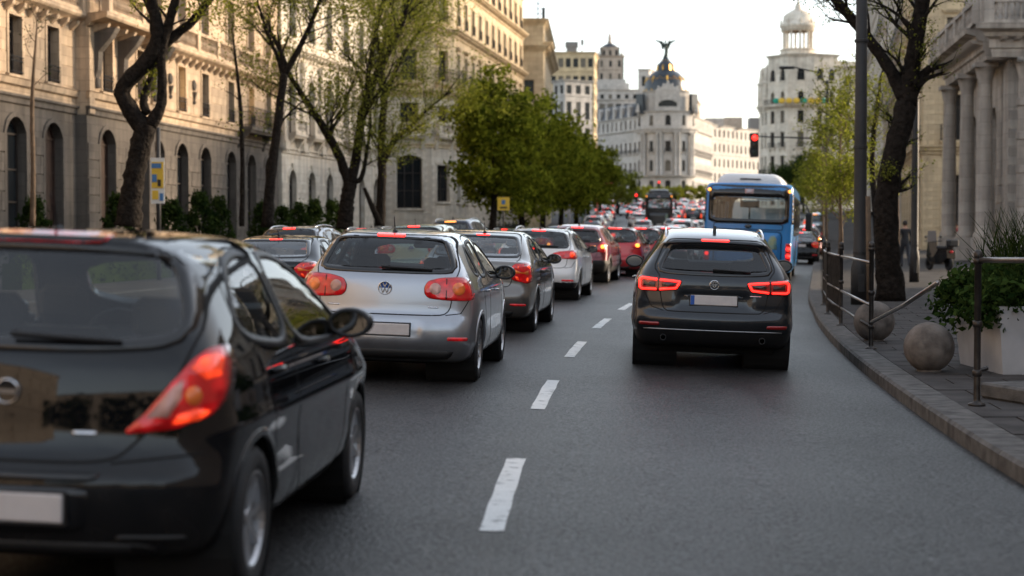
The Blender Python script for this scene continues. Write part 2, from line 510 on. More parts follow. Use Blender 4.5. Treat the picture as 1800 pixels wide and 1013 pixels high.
class Body:
    def __init__(s, c):
        s.c = c; s.L, s.W, s.H = c['L'], c['W'], c['H']
        s.hw = s.W / 2
        prof = chaikin(c['prof'], 2)
        ys = np.arange(-0.4, s.L + 0.4, 0.012); zs = np.arange(-0.2, s.H + 0.4, 0.012)
        s.gy, s.gz = ys, zs
        s.tab = poly_sdf(prof, *np.meshgrid(ys, zs, indexing='ij'))
        s.cr = smooth_table(c['cross'], -0.3, s.H + 0.5, 0.05)
        s.pl = smooth_table(c['plan'], -0.5, s.L + 0.5, 0.12)
        s.k = c.get('k', 0.13)
    def lookup(s, y, z):
        fy = np.clip((y - s.gy[0]) / 0.012, 0, len(s.gy) - 1.001); fz = np.clip((z - s.gz[0]) / 0.012, 0, len(s.gz) - 1.001)
        i, j = fy.astype(int), fz.astype(int); a, b = fy - i, fz - j
        T = s.tab
        return (T[i, j] * (1 - a) + T[i + 1, j] * a) * (1 - b) + (T[i, j + 1] * (1 - a) + T[i + 1, j + 1] * a) * b
    def f(s, x, y, z):
        c = s.c
        ax = np.abs(x); q = np.minimum(ax / s.hw, 1.15)
        wr = np.clip(1 - y / (s.L * 0.38), 0, 1) ** 1.5; wf = np.clip(1 - (s.L - y) / (s.L * 0.38), 0, 1) ** 1.5
        yy = y - c.get('bow', 0.16) * q ** 2.4 * wr + 0.3 * q ** 2.4 * wf
        zz = z + c.get('crown', 0.05) * q ** 2.2 * np.clip((z - 0.9) / 0.5, 0, 1.2)
        ds = s.lookup(yy, zz)
        for (x0, x1, z0, z1, dep, so) in c.get('dents', ()):
            bx = 1 / (1 + np.exp(-np.clip((ax - x0) / so, -30, 30))) * 1 / (1 + np.exp(np.clip((ax - x1) / so, -30, 30))) if x0 > 0 else 1 / (1 + np.exp(np.clip((ax - x1) / so, -30, 30)))
            bz = 1 / (1 + np.exp(-np.clip((z - z0) / so, -30, 30))) * 1 / (1 + np.exp(np.clip((z - z1) / so, -30, 30)))
            ds = ds + dep * bx * bz * (y < 0.7)
        w = s.hw * np.interp(z, *s.cr) * np.interp(y, *s.pl)
        tz = np.clip((z - c['belt']) / (s.H - c['belt']), 0, 1)
        w = w - c.get('gtaper', 0.10) * tz * np.clip(1 - y / 1.4, 0, 1)
        for (z0, h, sg) in c.get('lines', ()):
            w = w + h * np.exp(-((z - z0) / sg) ** 2)
        dw = (ax - w) * 0.95
        h = np.maximum(s.k - np.abs(ds - dw), 0) / s.k
        return np.maximum(ds, dw) + h * h * s.k * 0.25
    def grad(s, P):
        e = 0.004; g = np.zeros_like(P)
        for a in range(3):
            d = np.zeros(3); d[a] = e
            g[:, a] = (s.f(*(P + d).T) - s.f(*(P - d).T)) / (2 * e)
        return g
    def nets(s, res):
        xs = np.arange(-s.hw - 2 * res, s.hw + 2.01 * res, res); ys = np.arange(-3 * res, s.L + 3.01 * res, res); zs = np.arange(0.0, s.H + 3.01 * res, res)
        X, Y, Z = np.meshgrid(xs, ys, zs, indexing='ij')
        D = s.f(X, Y, Z)
        S = D < 0
        nx, ny, nz = D.shape
        acc = np.zeros((nx - 1, ny - 1, nz - 1, 3)); cnt = np.zeros((nx - 1, ny - 1, nz - 1))
        org = np.stack([X, Y, Z], -1)
        cor = [(i, j, k) for i in (0, 1) for j in (0, 1) for k in (0, 1)]
        sl = lambda A, o: A[o[0]:nx - 1 + o[0], o[1]:ny - 1 + o[1], o[2]:nz - 1 + o[2]]
        for a in cor:
            for ax in range(3):
                if a[ax] == 1: continue
                b = list(a); b[ax] = 1
                da, db = sl(D, a), sl(D, b)
                m = (da < 0) != (db < 0)
                t = np.where(m, da / np.where(m, da - db, 1), 0)
                p = sl(org, a).copy(); p[..., ax] += t * res
                acc += p * m[..., None]; cnt += m
        act = cnt > 0
        idx = np.full(act.shape, -1); idx[act] = np.arange(act.sum())
        P = acc[act] / cnt[act][:, None]
        F = []
        for ax in range(3):
            o = [0, 0, 0]; o[ax] = 1
            A = S; B = np.roll(S, -1, ax)
            e = A != B
            sel = [slice(1, -1)] * 3; sel[ax] = slice(0, -1)
            I = np.argwhere(e[tuple(sel)])
            I = I + np.array([0 if k == ax else 1 for k in range(3)])
            u, v = [(1, 2), (2, 0), (0, 1)][ax]
            du = np.zeros(3, int); du[u] = 1; dv = np.zeros(3, int); dv[v] = 1
            g = lambda J: idx[tuple(J.T)]
            q = np.stack([g(I - du - dv), g(I - dv), g(I), g(I - du)], 1)
            ins = A[tuple(I.T)]
            q[~ins] = q[~ins][:, ::-1]
            F.append(q)
        F = np.vstack(F); F = F[(F >= 0).all(1)]
        for _ in range(3):
            g = s.grad(P); d = s.f(*P.T)
            st = d / (np.sum(g * g, 1) + 1e-6)
            P = P - np.clip(st, -res, res)[:, None] * g
        return P, F
    def project(s, h, z, phi):
        """points (h, z) seen from azimuth phi (0 rear, 90 right side, 180 front) dropped on the body"""
        a = math.radians(phi); hx, hy = math.cos(a), math.sin(a); ix, iy = -math.sin(a), math.cos(a)
        # centre so that h = x for the rear and h = y for the sides
        T = np.linspace(-s.L - 1.5, s.L + 1.5, 700)
        x = h[:, None] * hx + T[None] * ix; y = h[:, None] * hy + T[None] * iy
        D = s.f(x, y, np.broadcast_to(z[:, None], x.shape))
        neg = D < 0
        hit = neg.any(1); k = np.where(hit, neg.argmax(1), D.argmin(1)); k = np.maximum(k, 1)
        t0, t1 = T[k - 1].copy(), T[k].copy()
        for _ in range(22):
            tm = (t0 + t1) / 2
            d = s.f(h * hx + tm * ix, h * hy + tm * iy, z)
            inn = (d < 0) & hit
            t1 = np.where(inn, tm, t1); t0 = np.where(inn, t0, np.where(hit, tm, t0))
        t = np.where(hit, t1, T[k])
        P = np.c_[h * hx + t * ix, h * hy + t * iy, z]
        g = s.grad(P); g /= np.linalg.norm(g, axis=1)[:, None] + 1e-9
        return P, g

def mir(P): return P * np.array([-1, 1, 1])

def panel_mesh(B, outline, phi, off, thick, m, step=0.06, holes=(), flip=False, smooth=True):
    V2, F = cdt_fill(outline, step, holes)
    P, n = B.project(V2[:, 0], V2[:, 1], phi)
    top = P + n * off
    # front facing orientation
    a = math.radians(phi); out = np.array([math.sin(a), -math.cos(a), 0])
    fn = np.cross(top[F[:, 1]] - top[F[:, 0]], top[F[:, 2]] - top[F[:, 0]])
    if (fn @ out).sum() < 0: F = F[:, ::-1]
    V = top; FL = [tuple(f) for f in F]
    if thick:
        ed = {}
        for f in FL:
            for i in range(3):
                e = (f[i], f[(i + 1) % 3]); ed[e] = 1
        rim = [e for e in ed if (e[1], e[0]) not in ed]
        n0 = len(V); V = np.vstack([V, P + n * (off - thick)])
        FL += [(e[1], e[0], e[0] + n0, e[1] + n0) for e in rim]
    if flip:
        V = mir(V); FL = [f[::-1] for f in FL]
    return mesh('panel', V, FL, m, smooth)

def strip_mesh(B, line, phi, wid, off, m, flip=False, closed=False):
    L_ = np.asarray(line)
    t = np.gradient(L_, axis=0); t /= np.linalg.norm(t, axis=1)[:, None] + 1e-9
    if closed:
        t = np.roll(L_, -1, 0) - np.roll(L_, 1, 0); t /= np.linalg.norm(t, axis=1)[:, None] + 1e-9
    nn = np.c_[t[:, 1], -t[:, 0]] * wid / 2
    A = L_ + nn; C = L_ - nn
    Q = np.vstack([A, L_, C]); P, g = B.project(Q[:, 0], Q[:, 1], phi)
    n = len(L_)
    V = P + g * off
    V[n:2 * n] += g[n:2 * n] * 0.0005
    V = np.vstack([V, P[:n] - g[:n] * 0.02, P[2 * n:] - g[2 * n:] * 0.02])
    FL = []
    for i in range(n if closed else n - 1):
        j = (i + 1) % n
        FL += [(i, j, n + j, n + i), (n + i, n + j, 2 * n + j, 2 * n + i), (3 * n + i, 3 * n + j, j, i), (2 * n + i, 2 * n + j, 4 * n + j, 4 * n + i)]
    a = math.radians(phi); out = np.array([math.sin(a), -math.cos(a), 0])
    f0 = FL[0]; fn = np.cross(V[f0[1]] - V[f0[0]], V[f0[2]] - V[f0[0]])
    if fn @ out < 0: FL = [f[::-1] for f in FL]
    if flip:
        V = mir(V); FL = [f[::-1] for f in FL]
    return mesh('strip', V, FL, m, True)

def ring_mesh(B, outline, phi, o_out, o_in, off, m, flip=False):
    O = resample(outline, max(24, len(outline)))
    A, C = offset_poly(O, o_out), offset_poly(O, -o_in)
    n = len(O); Q = np.vstack([A, (A + C) / 2, C]); P, g = B.project(Q[:, 0], Q[:, 1], phi)
    V = np.vstack([P + g * off, P[:n] - g[:n] * 0.01, P[2 * n:] - g[2 * n:] * 0.03])
    FL = []
    for i in range(n):
        j = (i + 1) % n
        FL += [(i, j, n + j, n + i), (n + i, n + j, 2 * n + j, 2 * n + i), (3 * n + i, 3 * n + j, j, i), (2 * n + i, 2 * n + j, 4 * n + j, 4 * n + i)]
    a = math.radians(phi); out = np.array([math.sin(a), -math.cos(a), 0])
    f0 = FL[0]; fn = np.cross(V[f0[1]] - V[f0[0]], V[f0[2]] - V[f0[0]])
    if fn @ out < 0: FL = [f[::-1] for f in FL]
    if flip:
        V = mir(V); FL = [f[::-1] for f in FL]
    return mesh('trim', V, FL, m, True)

def sub_mesh(P, F, sel, m, off=None):
    f = F[sel]
    if len(f) == 0: return None
    u, inv = np.unique(f.ravel(), return_inverse=True)
    return mesh('shell', P[u], inv.reshape(-1, 4), m, True)

_WH = {}
def wheel_meshes(r, w, style):
    key = (r, w, style)
    if key in _WH: return _WH[key]
    b = MB()
    rr = r * 0.66
    prof = [(rr, -w * .42), (rr + .015, -w * .47), (r - .06, -w * .5), (r - .02, -w * .46), (r, -w * .36), (r, -w * .02), (r - .008, -w * .015), (r - .008, w * .015), (r, w * .02), (r, w * .36), (r - .02, w * .46), (r - .06, w * .5), (rr + .015, w * .47), (rr, w * .42)]
    b.lathe(prof, axis='x', seg=40)
    ty = b.mesh('tyre', M_RUB, True)
    b = MB()
    b.lathe([(rr * .9, -w * .42), (rr * 1.02, w * .44), (rr * .96, w * .45), (rr * .9, w * .36), (rr * .86, 0)], axis='x', seg=32)
    b.lathe([(0.0, w * .34), (0.05, w * .34), (0.062, w * .26), (0.062, 0)], axis='x', seg=16)
    b.lathe([(0.01, -w * .1), (rr * .55, -w * .1), (rr * .55, -w * .14)], axis='x', seg=20)
    n = {'five': 5, 'seven': 7, 'ten': 10, 'cover': 9}[style]
    for k in range(n):
        a = 2 * math.pi * k / n
        hwid = {5: .04, 7: .032, 10: .018, 9: .03}[n]
        for sg in ((-1, 1) if n == 5 else (0,)):
            a2 = a + sg * 0.2
            c0, s0 = math.cos(a), math.sin(a); c2, s2 = math.cos(a2), math.sin(a2)
            p0, p1 = (0.05 * c0, 0.05 * s0), (rr * .93 * c2, rr * .93 * s2)
            tx, tz = -s2 * hwid * .55, c2 * hwid * .55
            V = []
            for (py, pz), x0, x1 in ((p0, w * .14, w * .33), (p1, w * .2, w * .38)):
                V += [(x0, py - tx, pz - tz), (x0, py + tx, pz + tz), (x1, py + tx * .7, pz + tz * .7), (x1, py - tx * .7, pz - tz * .7)]
            b.add(V, [(0, 1, 5, 4), (1, 2, 6, 5), (2, 3, 7, 6), (3, 0, 4, 7), (0, 3, 2, 1), (4, 5, 6, 7)])
    ri = b.mesh('rim', M_ALU)
    _WH[key] = (ty, ri)
    return _WH[key]

_INT = {}
def interior(car, c, right_drive=False):
    """seats, head rests, dashboard, steering wheel"""
    def seat(x, y, wid, hr):
        b = MB()
        b.box(x - wid / 2, x + wid / 2, y, y + .5, .3, .5, .06)
        V0 = [(-wid / 2, 0, .45), (wid / 2, 0, .45), (wid / 2, .13, .45), (-wid / 2, .13, .45), (-wid * .4, -.16, 1.0), (wid * .4, -.16, 1.0), (wid * .4, -.05, 1.0), (-wid * .4, -.05, 1.0)]
        b.add([(x + p[0], y + p[1], p[2]) for p in V0], [(0, 3, 2, 1), (4, 5, 6, 7), (0, 1, 5, 4), (1, 2, 6, 5), (2, 3, 7, 6), (3, 0, 4, 7)])
        for hx in hr:
            b.box(x + hx - .12, x + hx + .12, y - .2, y - .09, 1.02, 1.2, .04)
        return b
    fy = c['fseat']
    ry = c['rseat']
    for sx in (-.36, .36):
        seat(sx, fy, .5, (0,)).obj('seat', M_INT, car)
    seat(0, ry, 1.2, (-.36, .36)).obj('seat', M_INT, car)
    b = MB(); b.box(-.66, .66, fy + .95, fy + 1.35, .5, .93, .08); b.obj('dashboard', M_INT, car)
    b = MB(); b.tube([(-.36 + .18 * math.cos(t), fy + .72 + .06 * math.sin(t), .87 + .17 * math.sin(t)) for t in np.linspace(0, 2 * math.pi, 17)], .014, 6, False); b.obj('steering_wheel', M_INT, car)
    b = MB(); b.box(-.12, .12, fy + .72, fy + .75, c['H'] - .22, c['H'] - .15, .02); b.obj('inner_mirror', M_INT, car)

def build_car(name, c, label, group=None, detail=2):
    """c: the shape of one kind of car. y=0 is the rear bumper, x to the right, z up, wheels on z=0."""
    B = Body(c)
    res = {2: 0.026, 1: 0.045, 0: 0.07}[detail]
    car = empty(name)
    tag(car, label, 'car', group)
    P, F = B.nets(res)
    cen = P[F].mean(1)
    nrm = np.cross(P[F[:, 2]] - P[F[:, 0]], P[F[:, 3]] - P[F[:, 1]]); nrm /= np.linalg.norm(nrm, axis=1)[:, None] + 1e-9
    side = np.abs(nrm[:, 0]) > 0.35
    cx, cy, cz = cen.T
    sm = lambda o: resample(chaikin(o, 2, keep=c.get('keep', .2)), 56)
    RW, FW = sm(c['rearwin']), sm(c['windscreen'])
    SW = [sm(o) for o in c['sidewins']]
    DO = [resample(chaikin(o, 2, keep=.18), 80) for o in c['doors']]
    hole = (in_poly(RW, cx, cz) & (cy < B.L * .4) & (nrm[:, 1] < -.1)) | (in_poly(FW, cx, cz) & (cy > B.L * .5) & (nrm[:, 1] > .1))
    for o in SW: hole |= in_poly(o, cy, cz) & side & (np.abs(cx) > .3)
    R, WW = c['wheel'], c.get('tyre_w', .205)
    ra = R + c.get('archgap', .055)
    for yw in c['axles']:
        hole |= (np.hypot(cy - yw, cz - R) < ra) & (np.abs(cx) > B.hw - .3)
    body_m = c['paint']
    reg = np.zeros(len(F), int)                         # 0 body
    low = c.get('plastic_z')
    if low is not None:
        reg[(cz < low(cy, np.abs(cx)))] = 1
    TG = resample(chaikin(c['tailgate'], 2, keep=.12), 90)
    reg[(reg == 0) & in_poly(TG, cx, cz) & (cy < B.L * .4) & (nrm[:, 1] < -.05)] = 2
    rb = c.get('bumper_z', .6)
    reg[(reg == 0) & (cz < rb) & (cy < .62)] = 3
    for i, o in enumerate(DO):
        reg[(reg == 0) & in_poly(o, cy, cz) & side & (cx > 0)] = 10 + i
        reg[(reg == 0) & in_poly(o, cy, cz) & side & (cx < 0)] = 20 + i
    keep = ~hole
    parts = {}
    def part(nm, me, parent=None):
        if me is None: return None
        return obj(nm, me, parent or car)
    part('body', sub_mesh(P, F, keep & (reg == 0), body_m))
    part('lower_trim', sub_mesh(P, F, keep & (reg == 1), M_PLA))
    tg = part('tailgate', sub_mesh(P, F, keep & (reg == 2), body_m))
    bu = part('rear_bumper', sub_mesh(P, F, keep & (reg == 3), body_m))
    doors = {}
    for sgn, base in ((1, 10), (-1, 20)):
        for i in range(len(DO)):
            doors[sgn, i] = part('door', sub_mesh(P, F, keep & (reg == base + i), body_m))
    # lining just inside the shell
    if detail > 0:
        n = B.grad(P); n /= np.linalg.norm(n, axis=1)[:, None] + 1e-9
        me = sub_mesh(P - n * .045, F, ~hole, M_LIN)
        part('cabin_lining', me)
    # glass and trim
    gm, gs = c.get('rglass', M_GLS), c.get('sglass', M_GLS)
    st = .07 if detail == 2 else .14
    g = part('rear_window', panel_mesh(B, RW, 0, -.004, 0, gm, st), tg)
    part('window_seal', ring_mesh(B, RW, 0, *c.get('rwtrim', (.03, .035)), .003, M_GBK), tg)
    part('windscreen', panel_mesh(B, FW * np.array([-1, 1]), 180, -.004, 0, M_GLS, st))
    part('windscreen_seal', ring_mesh(B, FW * np.array([-1, 1]), 180, .025, .04, .003, M_GBK))
    for i, o in enumerate(SW):
        for sgn in (1, -1):
            pr = doors.get((sgn, c['win_door'][i])) or car
            part('window', panel_mesh(B, o, 90, -.004, 0, gs, st, flip=sgn < 0), pr)
            part('window_seal', ring_mesh(B, o, 90, .014, .02, .003, c.get('seal', M_PLA), flip=sgn < 0), pr)
    # panel gaps
    if detail > 0:
        for o in DO:
            for sgn in (1, -1): part('door_gap', strip_mesh(B, o, 90, .009, .0012, M_GAP, sgn < 0, True))
        part('tailgate_gap', strip_mesh(B, TG, 0, .011, .0012, M_GAP, False, True))
        for ln, ph in c.get('gaps', ()):
            for sgn in ((1, -1)):
                part('bumper_gap', strip_mesh(B, resample(ln, 20, False), ph, .009, .0012, M_GAP, sgn < 0))
    # wheel arches, wells, wheels
    ty, ri = wheel_meshes(R, WW, c.get('rim', 'five'))
    for yw in c['axles']:
        a = np.linspace(-.32, math.pi + .32, 40)
        o_in, o_out = ra - .012, ra + c.get('lip', .018)
        lo = np.c_[yw + (ra + .004) * np.cos(a), np.maximum(R + (ra + .004) * np.sin(a), c.get('sill', .2))]
        for sgn in (1, -1):
            part('wheel_arch', strip_mesh(B, lo, 90, c.get('lipw', .034), .004, c.get('lipm', body_m), sgn < 0))
            b = MB(); b.lathe([(ra + .015, 0), (ra + .015, B.hw * .55)], (sgn * B.hw * .42 if sgn > 0 else -B.hw * .97, yw, R), 24, 'x', 0, 2 * math.pi)
            b.lathe([(.0, 0), (ra + .015, 0)], (sgn * B.hw * .42, yw, R), 24, 'x')
            b.obj('wheel_well', M_GAP, car)
            xo = c.get('track', B.hw - .01) - WW / 2
            w = obj('wheel', ty, car, (sgn * xo, yw, R), (rng.random() * 6, 0, 0 if sgn > 0 else math.pi))
            obj('rim', ri, w)
    # lamps: each a lens with its own inner lamps
    for lp in c['lamps']:
        for sgn in (1, -1):
            l = part('tail_lamp', panel_mesh(B, resample(chaikin(lp['o'], 2, keep=lp.get('keep', .12)), 60), lp.get('phi', 0), .006, .03, lp.get('m', M_RED), .05, flip=sgn < 0))
            for (o, m_, off) in lp.get('sub', ()):
                part('lamp_cell', panel_mesh(B, np.asarray(o), lp.get('phi', 0), .008 + off, .004, m_, .05, flip=sgn < 0), l)
            for (ln, wd, m_) in lp.get('strips', ()):
                part('lamp_strip', strip_mesh(B, resample(ln, 60, False), lp.get('phi', 0), wd, .0145, m_, sgn < 0), l)
            if detail == 2: part('lens', panel_mesh(B, resample(chaikin(lp['o'], 2, keep=lp.get('keep', .12)), 60), lp.get('phi', 0), .03, .028, M_LENS, .05, flip=sgn < 0), l)
            if detail > 0: part('lamp_gap', strip_mesh(B, resample(chaikin(lp['o'], 2, keep=lp.get('keep', .12)), 60), lp.get('phi', 0), .008, .004, M_GAP, sgn < 0, True))
    rect = lambda x0, x1, z0, z1, k=.1: resample(chaikin([(x0, z0), (x1, z0), (x1, z1), (x0, z1)], 2, keep=k), 40)
    if 'third' in c:
        x1, z0, z1 = c['third']
        part('brake_light', panel_mesh(B, rect(-x1, x1, z0, z1), 0, .012, .02, c.get('third_m', M_REDB), .05))
    for (x0, x1, z0, z1, m_) in c.get('reflectors', ()):
        for sgn in (1, -1): part('reflector', panel_mesh(B, rect(x0, x1, z0, z1), 12, .005, .01, m_, .05, flip=sgn < 0))
    for (o, m_, off, nm) in c.get('panels', ()):
        part(nm, panel_mesh(B, resample(chaikin(o, 2, keep=.1), 50), 0, off, .02, m_, .06))
    if 'plate' in c:
        zc, hh = c['plate']
        yb = float(B.project(np.array([0.0]), np.array([zc]), 0)[0][0, 1])
        b = MB(); b.box(-.26, .26, yb - .018, yb + .03, zc - .055, zc + .055, .006); pl = b.obj('number_plate', M_PLT, car)
        b = MB(); b.box(-.272, .272, yb - .012, yb + .03, zc - .067, zc + .067, .004); b.obj('plate_frame', M_PLA, pl)
        if c.get('eu'):
            b = MB(); b.box(-.258, -.215, yb - .0195, yb - .017, zc - .052, zc + .052); b.obj('plate_band', M_EUB, pl)
    # mirrors
    my, mz = c['mirror']
    xb = float(B.project(np.array([my]), np.array([mz]), 90)[0][0, 0])
    for sgn in (1, -1):
        b = MB(); b.ball((sgn * (xb + .1), my + .02, mz + .03), 1.0, 16, 10, (.115, .075, .078)); mr = b.obj('side_mirror', c.get('mirror_m', body_m), car, True)
        b = MB(); b.tube([(sgn * (xb - .03), my + .05, mz - .02), (sgn * (xb + .08), my + .03, mz)], .028, 8); b.obj('mirror_arm', M_PLA, mr)
        b = MB(); b.add([(sgn * (xb + .1) + .092 * math.cos(t), my - .062, mz + .03 + .058 * math.sin(t)) for t in np.linspace(0, 2 * math.pi, 24, endpoint=False)], [tuple(range(24))]); b.obj('mirror_glass', M_MIRR, mr)
        b = MB(); b.tube([(sgn * (xb + .1) + .1 * math.cos(t), my - .052, mz + .03 + .066 * math.sin(t)) for t in np.linspace(0, 2 * math.pi, 25)], .014, 6, False); b.obj('mirror_rim', M_PLA, mr, True)
    # handles, wiper, aerial
    for (hy, hz, di) in c.get('handles', ()):
        for sgn in (1, -1):
            Pq, nq = B.project(np.array([hy - .09, hy, hy + .09]), np.array([hz] * 3), 90)
            pts = [Pq[0] + nq[0] * .004, Pq[0] * .5 + Pq[1] * .5 + nq[1] * .03, Pq[1] * .5 + Pq[2] * .5 + nq[1] * .03, Pq[2] + nq[2] * .004]
            b = MB(); b.tube([(sgn * p[0], p[1], p[2]) for p in pts], .014, 6); b.obj('handle', c.get('handle_m', body_m), doors.get((sgn, di)) or car, True)
    if 'wiper' in c:
        x0, x1, z0, z1 = c['wiper']
        q = np.linspace(0, 1, 9); Pq, nq = B.project(x0 + (x1 - x0) * q, z0 + (z1 - z0) * q, 0)
        b = MB(); b.tube(Pq + nq * .03, [.016, .014, .012, .011, .011, .01, .01, .009, .008], 6); b.tube(Pq + nq * .012, .008, 4); b.obj('wiper', M_PLA, tg or car)
    if 'aerial' in c:
        ay, kind = c['aerial']
        zt = None
        zz = np.linspace(B.H - .2, B.H + .1, 200); d = B.f(np.zeros(200), np.full(200, ay), zz); zt = zz[np.argmax(d > 0)]
        b = MB()
        if kind == 'fin':
            b.prism([(ay - .1, zt - .02), (ay + .1, zt - .02), (ay - .02, zt + .03), (ay - .075, zt + .065)], -.018, .018, 'x')
        else:
            b.ball((0, ay, zt), .03, 10, 6, (.9, 1.1, .9)); b.tube([(0, ay, zt), (0, ay - .03, zt + .05), (0, ay - .09, zt + .15)], [.009, .006, .004], 6)
        b.obj('aerial', M_PLA, car)
    if 'badge' in c:
        zc, r, kind = c['badge']
        yb = float(B.project(np.array([0.0]), np.array([zc]), 0)[0][0, 1]) - .012
        b = MB(); b.lathe([(0, .02), (r * .84, .02), (r * .84, 0), (r * .9, -.006), (r, 0), (r, .03)], (0, yb, zc), 28, 'y')
        bd = b.obj('badge', M_CHR, tg or car, True)
        b = MB(); b.lathe([(0, .0), (r * .8, .0)], (0, yb + .012, zc), 24, 'y'); b.obj('badge_ground', M_EUB if kind == 'vw' else M_GBK, bd)
        b = MB()
        def ln(pts, t=.16):
            for p, q in zip(pts[:-1], pts[1:]):
                p, q = np.array(p), np.array(q); u = (q - p) / np.linalg.norm(q - p); v = np.array([-u[1], u[0]]) * t / 2
                b.prism([((p - v)[0] * r, zc + (p - v)[1] * r), ((q - v)[0] * r, zc + (q - v)[1] * r), ((q + v)[0] * r, zc + (q + v)[1] * r), ((p + v)[0] * r, zc + (p + v)[1] * r)], yb - .006, yb + .013)
        if kind == 'vw':
            ln([(-.3, .74), (0, .14), (.3, .74)]); ln([(-.66, .48), (-.3, -.68), (0, -.02), (.3, -.68), (.66, .48)])
        elif kind == 'oval':
            t = np.linspace(0, 2 * math.pi, 15); ln([(.3 * math.cos(a), .12 + .62 * math.sin(a)) for a in t], .12); ln([(.72 * math.cos(a), .36 + .28 * math.sin(a)) for a in t], .12)
        else:
            ln([(-.75, 0), (.75, 0)], .3)
        b.obj('badge_letters', M_CHR, bd)
    if c.get('rails'):
        y0, y1, xr = c['rails']
        for sgn in (1, -1):
            q = np.linspace(y0, y1, 12); zz = np.linspace(B.H - .4, B.H + .1, 300); pts = []
            for t, yq in zip(np.linspace(0, 1, 12), q):
                d = B.f(np.full(300, xr), np.full(300, yq), zz); zt = zz[len(zz) - 1 - np.argmax((d < 0)[::-1])]
                pts.append((sgn * xr, yq, zt + .045 * min(1, 9 * t, 9 * (1 - t)) - .005))
            b = MB(); b.tube(pts, .015, 8); b.obj('roof_rail', M_CHR, car, True)
    for (x, z, r) in c.get('exhaust', ()):
        b = MB(); b.lathe([(r * .8, .25), (r * .8, 0), (r, 0), (r, .25)], (x, .02, z), 14, 'y'); b.obj('exhaust_pipe', M_PLA, car)
    # underside
    b = MB(); b.box(-B.hw * .8, B.hw * .8, .45, B.L - .5, .17, .3, .04)
    b.tube([(-.5, .75, .3), (.5, .75, .3)], .045, 8); b.obj('underbody', M_GAP, car)
    if detail > 0: interior(car, c)
    return car

def copy_tree(o, parent=None):
    k = o.copy(); COL.objects.link(k)
    if parent: k.parent = parent
    for ch in o.children: copy_tree(ch, k)
    return k

def repaint(car, old, new):
    todo = [car]
    while todo:
        o = todo.pop(); todo += list(o.children)
        if o.type == 'MESH' and o.data.materials and o.data.materials[0] == old:
            key = (o.data.name, new.name)
            if key not in _RP:
                d = o.data.copy(); d.materials[0] = new; _RP[key] = d
            o.data = _RP[key]
_RP = {}

def seat_car(car, X, d, yaw, L, off_roll=True, frac=0.2):
    """put the car's rear bumper centre at (X, d), heading yaw (slope dX/dY), standing on the road"""
    a = math.atan(yaw)
    f = Vector((math.sin(a), math.cos(a))); r = Vector((math.cos(a), -math.sin(a)))
    def z(u, v):
        p = Vector((X, d)) + r * u + f * v
        return road_z(p.x, p.y)
    zl, zr = (z(-.75, .8) + z(-.75, L - .9)) / 2, (z(.75, .8) + z(.75, L - .9)) / 2
    zb, zf = (z(-.75, .8) + z(.75, .8)) / 2, (z(-.75, L - .9) + z(.75, L - .9)) / 2
    roll = math.atan((zl - zr) / 1.5); pitch = math.atan((zf - zb) / (L - 1.7))
    car.location = (X, d, zb - pitch * .8)
    car.rotation_euler = (pitch, roll, -a)
    return car
